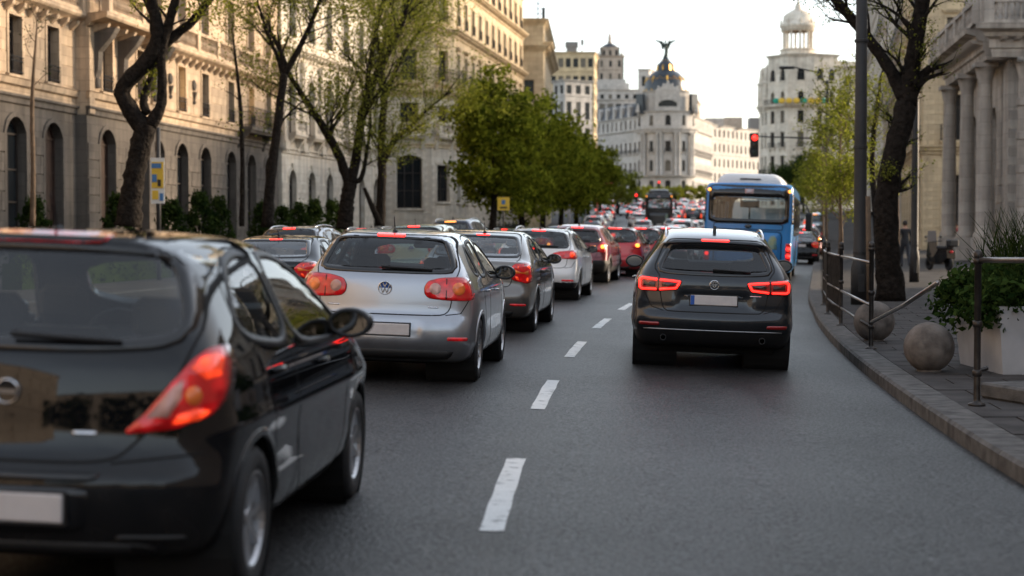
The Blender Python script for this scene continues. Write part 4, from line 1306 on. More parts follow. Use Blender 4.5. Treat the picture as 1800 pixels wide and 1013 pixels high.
# ---- left terrace nearest the camera
def B1():
    X = lambda d: -23.8 + .11 * d
    d0, d1 = 40, 96.4
    B = Bld('corner_block', 'warm stone block with dark arched ground floor at the far left', X(d0), d0, z=0)
    k = math.hypot(1, .11)
    U = lambda d: (d - d0) * k
    fr = B.frame((X(d0), d0), (X(d1), d1))
    ds = [42.5, 46, 49.5, 52.5, 55.9, 59.45, 62.9, 67.4, 71.5, 75, 78.5, 82.2, 86.7, 90.6, 94.2]
    A, Pv, C = [d for d in ds if d < 65], [67.4, 71.5], [d for d in ds if d > 73]
    segs = [(0, U(65.2), [U(d) for d in A], 0), (U(65.2), U(73.3), [U(d) for d in Pv], .45), (U(73.3), fr['L'], [U(d) for d in C], 0)]
    for (u0, u1, us, v) in segs:
        gh = [(u, -.3, 1.75, 5.7, .55) for u in us]
        wall(B, fr, u0, u1, -.5, 5.85, gh, S_GREY, .42, v)
        for i, u in enumerate(us):
            door = rng.random() < .35
            window(B, fr, u, -.3, 1.75, 5.7, .55, 2, (.48, .68), M_DOOR if door else M_WFR, M_DOOR if door else M_PANE, .34, v, nm='door' if door else 'window')
            surround(B, fr, u, -.3, 1.75, 5.7, S_GREY, 'plain', v, .55)
        blocks(B, fr, pier_rects(u0, u1, .1, 4.8, gh), .72, 1.0, S_GREY, .05, v, limit=110)
        band(B, fr, u0, u1, 5.82, BELT, S_GREY, 'string_course', v, .6)
        fh = [(u, 6.85, 1.15, 2.05, 0) for u in us]
        wall(B, fr, u0, u1, 5.85, 9.2, fh, S_WARM, .4, v)
        band(B, fr, u0, u1, 6.45, [(.0, 0), (.12, .06), (.16, .26), (.2, .3)], S_WARM, 'sill_course', v, .6)
        blocks(B, fr, pier_rects(u0, u1, 6.85, 9.1, fh), .74, 1.3, S_WARM, .022, v, limit=60)
        for u in us:
            window(B, fr, u, 6.85, 1.15, 2.05, 0, 2, (.75,), M_WFR, M_LITW if rng.random() < .12 else None, .34, v)
            surround(B, fr, u, 6.85, 1.15, 2.05, S_WARM, 'frame', v)
            railing(B, fr, u, 6.87, 1.1, .6, .1, v)
        # main balcony cornice
        out = .95 if v else .45
        band(B, fr, u0, u1, 9.2, [(.0, 0), (.12, .05), (.2, .15), (out, .28), (out + .06, .36), (out + .06, .5)], S_WARM, 'balcony_slab', v, .5)
        modillions(B, fr, u0, u1, 8.98, S_WARM, 1.0, out * .8, .36, v)
        balustrade(B, fr, u0 + .1, u1 - .1, 9.7, S_WARM, .95, v + out - .15)
        sh = [(u, 9.95, 1.3, 3.0, 0) for u in us]
        wall(B, fr, u0, u1, 9.2, 14.3, sh, S_WARM, .4, v)
        for u in us:
            window(B, fr, u, 9.95, 1.3, 3.0, 0, 2, (.78,), M_WFL, None, .34, v); surround(B, fr, u, 9.95, 1.3, 3.0, S_WARM, 'pediment', v)
        band(B, fr, u0, u1, 14.25, CORN, S_WARM, 'cornice', v, .7); modillions(B, fr, u0, u1, 14.3, S_WARM, .7, .38, .24, v)
        th = [(u, 15.5, 1.15, 2.1, 0) for u in us]
        wall(B, fr, u0, u1, 14.3, 18.6, th, S_WARM, .4, v)
        for u in us: window(B, fr, u, 15.5, 1.15, 2.1, 0, 2, (.75,), M_WFL, None, .34, v); surround(B, fr, u, 15.5, 1.15, 2.1, S_WARM, 'frame', v)
        band(B, fr, u0, u1, 18.5, BIGC, S_WARM, 'cornice', v, .7)
        # corner pilasters of the pavilion
        if v:
            for u in (u0 + .3, u1 - .3):
                B.put('pilaster', cached(('pil', 1), lambda: MB().box(-.28, .28, -.12, .05, 5.9, 9.15).box(-.3, .3, -.14, .05, 9.7, 14.2).mesh('pilaster', S_WARM)), fr, u, 0, v)
            for u in (us[0] - 1.45, us[0] + 1.5, us[1] + 1.45):
                B.put('corbel', cached(('corb', 1), lambda: MB().prism([(-1.0, 9.2), (.0, 9.2), (.0, 7.4), (-.16, 7.3), (-.26, 7.6), (-.3, 8.3), (-.75, 8.8)], -.24, .24, 'x').box(-.18, .18, -.24, .02, 6.9, 7.3, .05).mesh('corbel', S_GREY)), fr, u, 0, v)
    # small ornaments between the windows
    for d in (76.7, 80.3):
        b = MB(); b.ball((0, -.08, 8.2), .22, 8, 6, (1, .4, 1.2)); b.tube([(0, -.08, 7.5), (0, -.1, 7.9)], [.04, .12], 6); b.ball((0, -.07, 7.4), .1, 6, 5)
        B.put('ornament', cached(('orn', 1), lambda: b.mesh('ornament', S_GREY)), fr, U(d), 0)
    # iron balcony near the far end
    slab(B, fr, U(90.6), 6.75, 5.4, .8, S_GREY, name='balcony'); railing(B, fr, U(90.6), 6.75, 5.3, 1.0, .75)
    core(B, [(X(d0) - .9, d0 + .1), (X(d1) - .9, d1 - .1), (X(d1) - 16, d1 + 1.5), (X(d0) - 16, d0 + 2)], -.5, 18.9, S_TAN)
B1()

# ---- white building
def B2():
    f = lambda d: -13.0 + .173 * (d - 96.6)
    B = Bld('white_mansion', 'pale rusticated mansion with arched windows between the warm block and the corner bank', -13.0, 96.6)
    fr = B.frame((f(96.6), 96.6), (f(119.5), 119.5))
    n = 6; us = [fr['L'] * (i + .5) / n for i in range(n)]
    facade(B, fr, us, [
        dict(z0=-.5, z1=5.7, s=.6, h=4.2, w=1.5, arch=.75, sur='frame', blocks=(.6, 1.1), belt=BELT, rows=(.45, .72)),
        dict(z0=5.7, z1=11.2, s=6.9, h=3.3, w=1.35, arch=.67, sur='frame', bal='stone', belt=CORN, mod=.7, rows=(.7,)),
        dict(z0=11.2, z1=16.2, s=12.4, h=2.7, w=1.25, sur='hood', bal='small', belt=CORN, mod=.6),
        dict(z0=16.2, z1=20.0, s=17.1, h=2.0, w=1.15, sur='frame', belt=BIGC)], 0, S_WHITE)
    for i in range(n + 1):
        u = min(max(fr['L'] * i / n, .3), fr['L'] - .3)
        B.put('pilaster', cached(('pil', 2), lambda: MB().box(-.3, .3, -.2, .03, 6.1, 11.1).box(-.38, .38, -.28, .03, 5.9, 6.4).box(-.38, .38, -.28, .03, 10.7, 11.15).mesh('pilaster', S_WHITE)), fr, u)
    fs = B.frame((f(96.6) - .8, 96.55), (f(96.6), 96.6))
    core(B, [(f(96.6) - .5, 96.7), (f(119.5) - .5, 119.4), (f(119.5) - 15, 121), (f(96.6) - 15, 98)], -.5, 20.3, S_WHITE)
B2()

# ---- tall corner building
def B3():
    p = [(-16, 123.5), (-9.2, 124.2), (-5.9, 125.2), (-4.3, 127.4)]
    side = lambda d: -4.3 + .15 * (d - 127.4)
    p.append((side(163), 163))
    B = Bld('corner_building', 'tall cream stone corner building with big dark ground floor window behind the trees', -9, 124)
    def floors(us, rust=True):
        return [dict(bays=us, z0=-.6, z1=6.9, s=3.0, h=2.7, w=1.5, sur='frame', blocks=(.56, 1.5), belt=BELT, rows=(.35, .7), m=S_WHITE),
                dict(bays=us, z0=6.9, z1=10.6, s=7.9, h=2.1, w=1.2, sur='frame', bal='stone', blocks=(.62, 1.6), belt=CORN, mod=.6, m=S_WHITE),
                dict(bays=us, z0=10.6, z1=15.2, s=11.8, h=2.3, w=1.15, sur='hood', bal='rail', belt=CORN, mod=.6),
                dict(bays=us, z0=15.2, z1=18.9, s=16.2, h=2.0, w=1.1, sur='frame', bal='small', belt=CORN, mod=.55),
                dict(bays=us, z0=18.9, z1=22.6, s=19.8, h=2.0, w=1.1, sur='frame', bal='small', belt=BIGC, mod=.8),
                dict(bays=us, z0=22.6, z1=26.0, s=23.6, h=1.6, w=1.0, belt=BELT)]
    fr0 = B.frame(p[0], p[1]); facade(B, fr0, [2.6], floors([2.6]), 0, S_CREAM)
    fr1 = B.frame(p[1], p[2]); L1 = fr1['L']
    fl = floors([L1 * .52]); fl[0].update(s=2.5, h=3.9, w=1.9, arch=.3, rows=(.33, .66), cols=3); fl[1].update(w=1.4, h=2.3)
    facade(B, fr1, [], fl, 0, S_CREAM)
    fr2 = B.frame(p[2], p[3]); facade(B, fr2, [], floors([fr2['L'] / 2]), 0, S_CREAM)
    fr3 = B.frame(p[3], p[4]); n = 11; us = [fr3['L'] * (i + .5) / n for i in range(n)]
    facade(B, fr3, us, floors(us), 0, S_CREAM)
    b = MB(); b.lathe([(.16, 0), (.2, .12), (.1, .3), (.02, .34)], (0, 0, 0), 10); 
    core(B, [(-15.6, 124.2), (-9.3, 124.9), (-6.3, 125.9), (-4.9, 127.8), (side(163) - .6, 162.7), (side(163) - 16, 165)], -.6, 26.2, S_CREAM)
    balustrade(B, fr3, .3, fr3['L'] - .3, 26.3, S_CREAM, .9, -.2)
B3()

# ---- block beyond it, with aerial
def B4():
    B = Bld('stepped_block', 'plain pale stepped block with a roof aerial right of the cream corner building', 0, 170)
    z = B.o.z
    p = [(-2.0, 168.5), (3.1, 169), (4.5, 196)]
    fr = B.frame(p[0], p[1]); H = 20.0
    facade(B, fr, [1.4, 3.7], [dict(z0=-.6, z1=6, s=1.5, h=2.8, w=1.2), dict(z0=6, z1=11, s=7.2, h=2.4, w=1.1, belt=BELT), dict(z0=11, z1=17.4, s=12.4, h=2.2, w=1.0, belt=CORN), dict(bays=[1.0], z0=17.4, z1=H, s=18.3, h=.9, w=1.6, cols=3, rows=(), belt=CORN)], 0, S_CREAM)
    fr = B.frame(p[1], p[2]); n = 8; us = [fr['L'] * (i + .5) / n for i in range(n)]
    facade(B, fr, us, [dict(z0=-.6, z1=6, s=1.5, h=2.8, w=1.2), dict(z0=6, z1=11, s=7.2, h=2.4, w=1.1, bal='small', belt=BELT), dict(z0=11, z1=17.4, s=12.4, h=2.4, w=1.1, bal='small', belt=BIGC, mod=.7), dict(z0=17.4, z1=H, s=18.1, h=1.2, w=.9, belt=CORN)], 0, S_CREAM)
    core(B, [(-1.8, 169.2), (2.7, 169.6), (4.0, 195.8), (-6, 197)], -.6, H + .4, S_CREAM)
    b = MB(); b.tube([(2.6, 1.5, H + .3), (2.6, 1.5, H + 3.2)], .05, 6); b.tube([(2.6, 1.5, H + 3.2), (2.6, 1.5, H + 6.4)], .025, 5)
    for k in range(4): b.tube([(2.2, 1.5, H + .9 + k * .5), (3.3 - .1 * k, 1.5, H + .9 + k * .5)], .04, 4)
    b.box(3.0, 3.3, 1.35, 1.65, H + .5, H + 2.0, .03); b.obj('roof_aerial', M_IRON, B.e)
    b = MB(); b.box(-1.5, 1.0, 1, 4, H + .4, H + 1.3, .05); b.obj('roof_hut', S_TAN, B.e)
B4()

def block(name, label, corners, floors, H, m, cat='building', step=3.2, extra=None, lit=0.0, back=None, z=None, fm=None):
    """a simple free standing block: facades along corners[i] -> corners[i+1] (walked so that outside is on the right)"""
    B = Bld(name, label, corners[0][0], corners[0][1], cat, z)
    for p, q in zip(corners[:-1], corners[1:]):
        fr = B.frame(p, q); n = max(1, round(fr['L'] / step)); us = [fr['L'] * (i + .5) / n for i in range(n)]
        facade(B, fr, us, floors, 0, m, lit=lit, fm=fm)
    c = np.array(corners); inn = []
    cc = c.mean(0) if back is None else np.array(back).mean(0)
    for p in corners: 
        v = np.array(p) - cc; inn.append(tuple(np.array(p) - v / np.linalg.norm(v) * .8))
    core(B, inn + (back or []), -.6, H, m)
    if extra: extra(B)
    return B
def fls(zs, w, hfrac=.55, **k):
    r = []
    for i, (a, b) in enumerate(zip(zs[:-1], zs[1:])):
        h = (b - a) * hfrac; r.append(dict(dict(z0=a if i else -.6, z1=b, s=a + (b - a - h) * .55, h=round(h, 2), w=w, belt=BELT if i < len(zs) - 2 else CORN), **k))
    return r

# ---- far left skyline
zz = lambda d: rise(d)
def at(px, d): return ((px - 900) / FPX * d, d)
block('office_block', 'yellow flat topped block far off, left of the stone tower', [at(966, 430), at(1044, 430), at(1049, 446)], [dict(f, rows=(), w=1.25) for f in fls([0, 5, 9, 13, 17, 21, 25, 29, 33, 37.5], 1.25, .5)], 37.7, S_YEL, step=1.9,
      extra=lambda B: [MB().box(4.0, 7.2, 1.5, 3.5, 39.4, 40.8, .05).box(4.3, 6.9, 1.6, 3.4, 37.6, 39.4).obj('roof_tank', M_FLAT, B.e), MB().tube([(8.2, 2, 37.6), (8.2, 2, 41)], .12, 6).box(7.9, 8.6, 1.8, 2.2, 40.0, 41.4, .05).obj('roof_mast', M_FLAT, B.e)], back=[at(1049, 450), at(966, 452)])
block('stepped_offices', 'grey stepped block with a tall glazed loggia below the yellow block', [at(972, 400), at(992, 395), at(1040, 400)], [dict(f, rows=(.5,)) for f in fls([0, 6, 11, 15, 18.5, 25, 28.3], 1.5, .62)], 28.5, S_PALE, step=3.0, back=[at(1040, 412), at(972, 412)])
def tower(B):
    pass
def stone_tower():
    d = 520; x, y = at(1071, d)
    B = Bld('stone_tower', 'slim stone tower with a small cupola and finial statue on the left skyline', x, y)
    def lvl(name, hw, z0, z1, n, w, h, s, m=S_TAN, zs=None):
        c = [(x - hw, y - hw), (x + hw, y - hw), (x + hw, y + hw), (x - hw, y + hw)]
        for i, (p, q) in enumerate(zip(c, c[1:] + c[:1])):
            fr = B.frame(p, q)
            if i in (0, 1, 3): facade(B, fr, [fr['L'] * (k + .5) / n for k in range(n)], zs, 0, m)
            else: wall(B, fr, 0, fr['L'], z0, z1, [], m, .3)
        MB().box(-hw + .7, hw - .7, -hw + .7, hw - .7, z0, z1 + .1).obj('tower_core', m, B.e)
    ph = lambda ypx: CAMH + (400 - ypx) / FPX * d - B.o.z
    zt, zm, zl = ph(105), ph(150), ph(88)
    lvl('a', 4.0, zm, zt, 3, .8, 1.6, 0, zs=fls([zm, zm + 3.9, zt], .8, .5) )
    lvl('b', 2.8, zt, zl, 3, .7, 1.8, 0, zs=[dict(z0=zt, z1=zl, s=zt + .5, h=1.9, w=.75, arch=.3, belt=BELT)])
    b = MB(); b.lathe([(2.6, zl), (2.5, zl + .5), (1.9, zl + 1.1), (.9, zl + 1.6), (.4, zl + 1.8), (.3, zl + 2.6)], (0, 0, 0), 16); b.obj('cupola', M_ROOF, B.e, True)
    b = MB(); b.lathe([(.6, zl + 1.6), (.7, zl + 2.2), (.42, zl + 2.6), (.6, zl + 3.4), (.34, zl + 3.8), (.42, zl + 4.3), (.0, zl + 4.8)], (0, 0, 0), 8); b.obj('finial_statue', S_TAN, B.e, True)
    for sx in (-1, 1):
        for sy in (-1, 1):
            b = MB(); b.lathe([(.35, zt), (.35, zt + 1.0), (.15, zt + 1.4), (.0, zt + 2.6)], (sx * 3.5, sy * 3.5, 0), 8); b.obj('pinnacle', S_TAN, B.e)
    z2 = ph(165)
    MB().box(-6.5, 5.6, -5, 6, z2, zm + .05).box(-5.2, 4.6, -4.5, 5, zm, zm + 1.2).obj('tower_base', S_PALE, B.e)
    c = [(x - 7.6, y - 3), (x - 6.3, y - 7), (x + 8.4, y - 7)]
    for p, q in zip(c[:-1], c[1:]):
        fr = B.frame(p, q); n = max(2, round(fr['L'] / 2.6))
        facade(B, fr, [fr['L'] * (k + .5) / n for k in range(n)], [dict(z0=z2 - 3.0, z1=z2, s=z2 - 2.2, h=1.3, w=1.1, belt=CORN), dict(z0=z2 - 10, z1=z2 - 3.0, s=z2 - 9.3, h=5.6, w=1.6, rows=(.3, .6), belt=CORN), dict(z0=-.6, z1=z2 - 10, s=z2 - 14, h=2.4, w=1.3, belt=BELT)], 0, S_PALE)
    core(B, [(x - 6.5, y - 2), (x - 5.6, y - 6.2), (x + 8.2, y - 6.2), (x + 8, y + 8), (x - 7, y + 8)], -.6, z2 + .1, S_PALE)
stone_tower()
block('plain_block', 'plain grey block peeping out left of the dome', [at(1121, 560), at(1140, 560), at(1158, 575)], [dict(f, rows=()) for f in fls([0, 6, 12, 18, 24, 30, 36, 43.2], 1.2, .45)], 43.3, S_PALE, step=3, back=[at(1158, 590), at(1121, 590)])
block('red_roofed_block', 'low grey block right of the dome, mostly hidden by it', [at(1195, 540), at(1224, 540), at(1230, 560)], [dict(f, rows=()) for f in fls([0, 6, 12, 18, 24, 31.5], 1.2, .45)], 31.6, S_TAN, step=3, back=[at(1230, 580), at(1195, 580)])
# ---- right of the dome
block('long_terrace', 'long pale terrace right of the domed building', [at(1222, 545), at(1236, 560), at(1342, 605)], [dict(f, arch=.5 if i in (2, 3) else 0) for i, f in enumerate(fls([0, 6, 11, 16, 21, 25.5], 1.4, .55))], 25.7, S_PALE, step=3.6, back=[at(1342, 640), at(1222, 600)],
      extra=lambda B: [MB().box(6, 12, 25, 33, 25.6, 28.4).obj('roof_house', S_PALE, B.e), MB().box(14, 20, 38, 46, 25.6, 29.5).obj('roof_house', S_TAN, B.e), MB().box(25, 29, 55, 62, 25.6, 30.5).obj('roof_house', M_FLAT, B.e)])
# ------------------------------------------------------------------ domed building at the end of the street
M_GOLD = mat('gilding', (.75, .42, .08), .3, .9)
M_DOME = mat('dome slate', (.028, .036, .045), .35, var=.3, vscale=.8, bump=.2, bscale=6)
M_BRZ = mat('bronze', (.03, .045, .038), .5, .4)
def domed():
    d = 475; X, Y = at(1174, d)
    z0 = rise(d)
    B = Bld('domed_building', 'white domed building with a winged statue at the end of the street', X, Y + 9)
    ph = lambda ypx: CAMH + (400 - ypx) / FPX * d - z0
    R = 8.4
    cx, cy = X, Y + 9
    n = 9; angs = np.linspace(math.radians(196), math.radians(344), n + 1)
    zb, zc, za, zt = ph(308), ph(232), ph(200), ph(163)
    pts = [(cx + R * math.cos(a), cy + R * math.sin(a)) for a in angs]
    for i in range(n):
        fr = B.frame(pts[i], pts[i + 1]); L = fr['L']; u = L / 2
        win = i % 2 == 0
        us = [u] if win else []
        midw = 1.5 if i == 4 else 1.1
        lit = 0
        facade(B, fr, us, [dict(z0=-1, z1=zb - .6, s=.4, h=5.6, w=1.5, arch=.3, belt=CORN, pm=M_PANE),
                           dict(z0=zb - .6, z1=(zb + zc) / 2, s=zb + .9, h=3.1, w=midw, arch=.5, sur='frame', lit=lit),
                           dict(z0=(zb + zc) / 2, z1=zc, s=zb + 6.3, h=3.0, w=midw, sur='frame', bal='rail', lit=lit, belt=BIGC),
                           dict(z0=zc, z1=za, s=zc + 1.6, h=2.9, w=midw, arch=midw / 2, sur='frame', bal='small', belt=CORN)], 0, S_PALE)
        if not win:
            for uu in (L * .28, L * .72):
                B.put('column', cached(('col', 1), lambda: MB().lathe([(.5, 0), (.5, .4), (.38, .5), (.36, zc - zb - .8), (.48, zc - zb - .5), (.5, zc - zb - .1)], (0, 0, 0), 10).mesh('column', S_PALE, True)), fr, uu, zb - .3, .75)
        band(B, fr, 0, L, zb - .65, [(.0, 0), (1.0, .1), (1.05, .4)], S_PALE, 'plinth', 0, .3)
        band(B, fr, 0, L, zc - .4, [(.0, 0), (.95, .1), (1.0, .6), (1.3, .8), (1.35, 1.1)], S_PALE, 'entablature', 0, .3)
    # attic drum with the wide lunette window
    R2 = 7.0
    angs = np.linspace(math.radians(205), math.radians(335), 8); pts2 = [(cx + R2 * math.cos(a), cy + R2 * math.sin(a)) for a in angs]
    for i in range(7):
        fr = B.frame(pts2[i], pts2[i + 1]); wall(B, fr, 0, fr['L'], za - .2, zt, [], S_PALE, .3); band(B, fr, 0, fr['L'], zt - .1, CORN, S_PALE, 'cornice', 0, .3)
    fr = B.frame((cx - 3.4, cy - 7.25), (cx + 3.4, cy - 7.25)); wall(B, fr, 0, 6.8, za, zt + .3, [(3.4, za + 1.8, 5.2, 1.9, .9)], S_PALE, .4); window(B, fr, 3.4, za + 1.8, 5.2, 1.9, .9, 5, (), M_WFR, M_PANE, .3)
    b = MB(); b.prism([(-3.4, zt + .2), (3.4, zt + .2), (3.2, zt + .8), (2.0, zt + 1.3), (1.0, zt + 2.0), (0, zt + 2.7), (-1.0, zt + 2.0), (-2.0, zt + 1.3), (-3.2, zt + .8)], -7.3, -6.4)
    for sx in (-2.6, -1.2, 1.2, 2.6, 0): b.ball((sx, -7.1, zt + (1.2 if abs(sx) > 2 else 1.9) + (.8 if sx == 0 else 0)), .4, 8, 6, (.8, .6, 1.3))
    b.obj('pediment', S_PALE, B.e)
    for sx in (-1, 1):
        b = MB(); b.prism([(-1.3, za - .1), (1.3, za - .1), (1.1, zt - .4), (-1.1, zt - .4)], -.6, .6); b.obj('dark_panel', M_DOME, B.e, loc=(sx * 7.4, -4.6, 0), rot=(0, 0, sx * .7))
        b = MB()
        for k in range(3): b.ball((0, 0, za + .6 + k * .8), .7 - .17 * k, 8, 6, (.9, .8, 1.1))
        b.obj('statue_group', S_PALE, B.e, True, loc=(sx * 8.2, -5.6, 0))
    # dome
    zd = ph(98)
    h = zd - zt
    prof = [(6.0, zt - .2), (6.0, zt + h * .14), (5.7, zt + h * .31), (5.0, zt + h * .45), (3.9, zt + h * .56), (2.7, zt + h * .63), (2.4, zt + h * .66), (2.45, zt + h * .8), (2.0, zt + h * .83), (1.1, zt + h * .92), (.7, zt + h), (.0, zt + h + .05)]
    b = MB(); b.lathe(prof, (0, 0, 0), 32); dm = b.obj('dome', M_DOME, B.e, True)
    b = MB(); b.lathe([(6.1, zt - .1), (6.12, zt + .15), (6.0, zt + .2)], (0, 0, 0), 32); 
    for k in range(16):
        a = 2 * math.pi * k / 16
        b.ball((6.0 * math.cos(a), 6.0 * math.sin(a), zt + .9), .2, 6, 5, (1, 1, 1.3))
        for t in np.linspace(0, 1, 5):
            aa = a + t * 2 * math.pi / 16; zz_ = zt + h * .44 - math.sin(math.pi * t) * .7; r = np.interp(zz_, [zt + h * .3, zt + h * .45], [5.7, 5.05]) + .06
            b.ball((r * math.cos(aa), r * math.sin(aa), zz_), .15, 6, 4)
        if k % 2 == 0:
            b.tube([(5.15 * math.cos(a), 5.15 * math.sin(a), zt + h * .45), (5.85 * math.cos(a), 5.85 * math.sin(a), zt + h * .28)], [.2, .08], 5)
        (b.tube([(2.6 * math.cos(a), 2.6 * math.sin(a), zt + h * .64), (2.5 * math.cos(a), 2.5 * math.sin(a), zt + h * .78)], [.22, .1], 5) if k % 2 else None)
        b.tube([(1.9 * math.cos(a), 1.9 * math.sin(a), zt + h * .82), (1.1 * math.cos(a), 1.1 * math.sin(a), zt + h * .92)], [.09, .05], 4)
    b.obj('gilded_garland', M_GOLD, dm)
    # winged figure
    zs = zd
    b = MB()
    b.lathe([(.75, 0), (.7, .5), (.45, .8)], (0, 0, zs - .3), 12)
    b.tube([(0, 0, zs + .3), (.15, 0, zs + 1.2), (.1, 0, zs + 2.2), (.0, 0, zs + 3.4), (-.05, 0, zs + 4.1)], [.55, .5, .42, .5, .28], 10)
    b.tube([(.3, 0, zs + .3), (.5, -.1, zs + 1.4), (.6, -.1, zs + 2.6)], [.3, .22, .1], 6)
    b.ball((-.05, 0, zs + 4.55), .34, 8, 6, (.9, .9, 1.15))
    b.tube([(-.4, 0, zs + 3.6), (-1.0, -.1, zs + 3.0), (-1.2, -.2, zs + 2.0)], [.2, .15, .1], 6)
    b.tube([(.4, 0, zs + 3.6), (.8, -.2, zs + 4.3), (.95, -.3, zs + 5.3)], [.2, .15, .08], 6)
    st = b.obj('winged_statue', M_BRZ, B.e, True)
    for sx in (-1, 1):
        P = [(.15, 3.2), (.5, 4.1), (1.0, 4.6), (1.9, 4.75), (3.1, 5.0), (2.7, 4.5), (1.9, 4.15), (1.4, 3.6), (1.1, 2.7), (.7, 2.1)]
        b = MB(); b.prism([(sx * a, zs + c) for a, c in P], .1, .32); b.obj('wing', M_BRZ, st)
    # wings of the building
    fl = [dict(z0=-1, z1=zb - .6, s=.8, h=5.0, w=1.6, arch=.4, belt=CORN), dict(z0=zb - .6, z1=(zb + zc) / 2, s=zb + .6, h=3.0, w=1.2, arch=.4, bal='rail'), dict(z0=(zb + zc) / 2, z1=zc, s=zb + 6.2, h=3.0, w=1.2, bal='rail', belt=CORN, mod=1.0), dict(z0=zc, z1=za - 1.2, s=zc + 1.0, h=2.6, w=1.1, arch=.5, belt=CORN)]
    pl = [(cx - 20.5, cy + 30), pts[0]]
    fr = B.frame(*pl); nn = 11; facade(B, fr, [fr['L'] * (i + .5) / nn for i in range(nn)], fl, 0, S_PALE)
    # slate mansard with dormers over the left wing
    t = np.array([pl[1][0] - pl[0][0], pl[1][1] - pl[0][1]]); L = np.hypot(*t); 
    me = mesh('mansard_roof', [(0, .3, za - 1), (L - 4, .3, za - 1), (L - 4, 1.6, za + 3.4), (0, 1.6, za + 3.4), (0, 8, za - 1), (L - 4, 8, za - 1), (L - 4, 6.5, za + 3.4), (0, 6.5, za + 3.4)], [(0, 1, 2, 3), (5, 4, 7, 6), (3, 2, 6, 7), (4, 0, 3, 7), (1, 5, 6, 2)], M_ROOF)
    rf = B.put('mansard_roof', me, fr, 0)
    for i in range(6):
        u = (i + .5) * (L - 4) / 6
        MB().box(u - .7, u + .7, .2, 2.0, za - .8, za + 2.2).prism([(u - .9, za + 2.2), (u + .9, za + 2.2), (u, za + 3.0)], .1, 2.0).obj('dormer', S_PALE, rf)
    fr2 = B.frame(pts[-1], (cx + 16.5, cy + 30)); nn = 9; facade(B, fr2, [fr2['L'] * (i + .5) / nn for i in range(nn)], fl, 0, S_PALE)
    core(B, [(pts[0][0] + .8, pts[0][1] + .5), (cx, cy - R + 1), (pts[-1][0] - .8, pts[-1][1] + .5), (cx + 15.5, cy + 30), (cx - 19.5, cy + 30)], -1, za - 1.1, S_PALE)
    b = MB(); b.lathe([(R2 - .8, za - 1.2), (R2 - .8, zt + .1), (0, zt + .1)], (0, 0, 0), 24); b.obj('drum', S_PALE, B.e)
    MB().box(-6.3, 6.3, 0, 12, za - 1.2, za + 3).obj('attic_block', S_PALE, B.e)
domed()

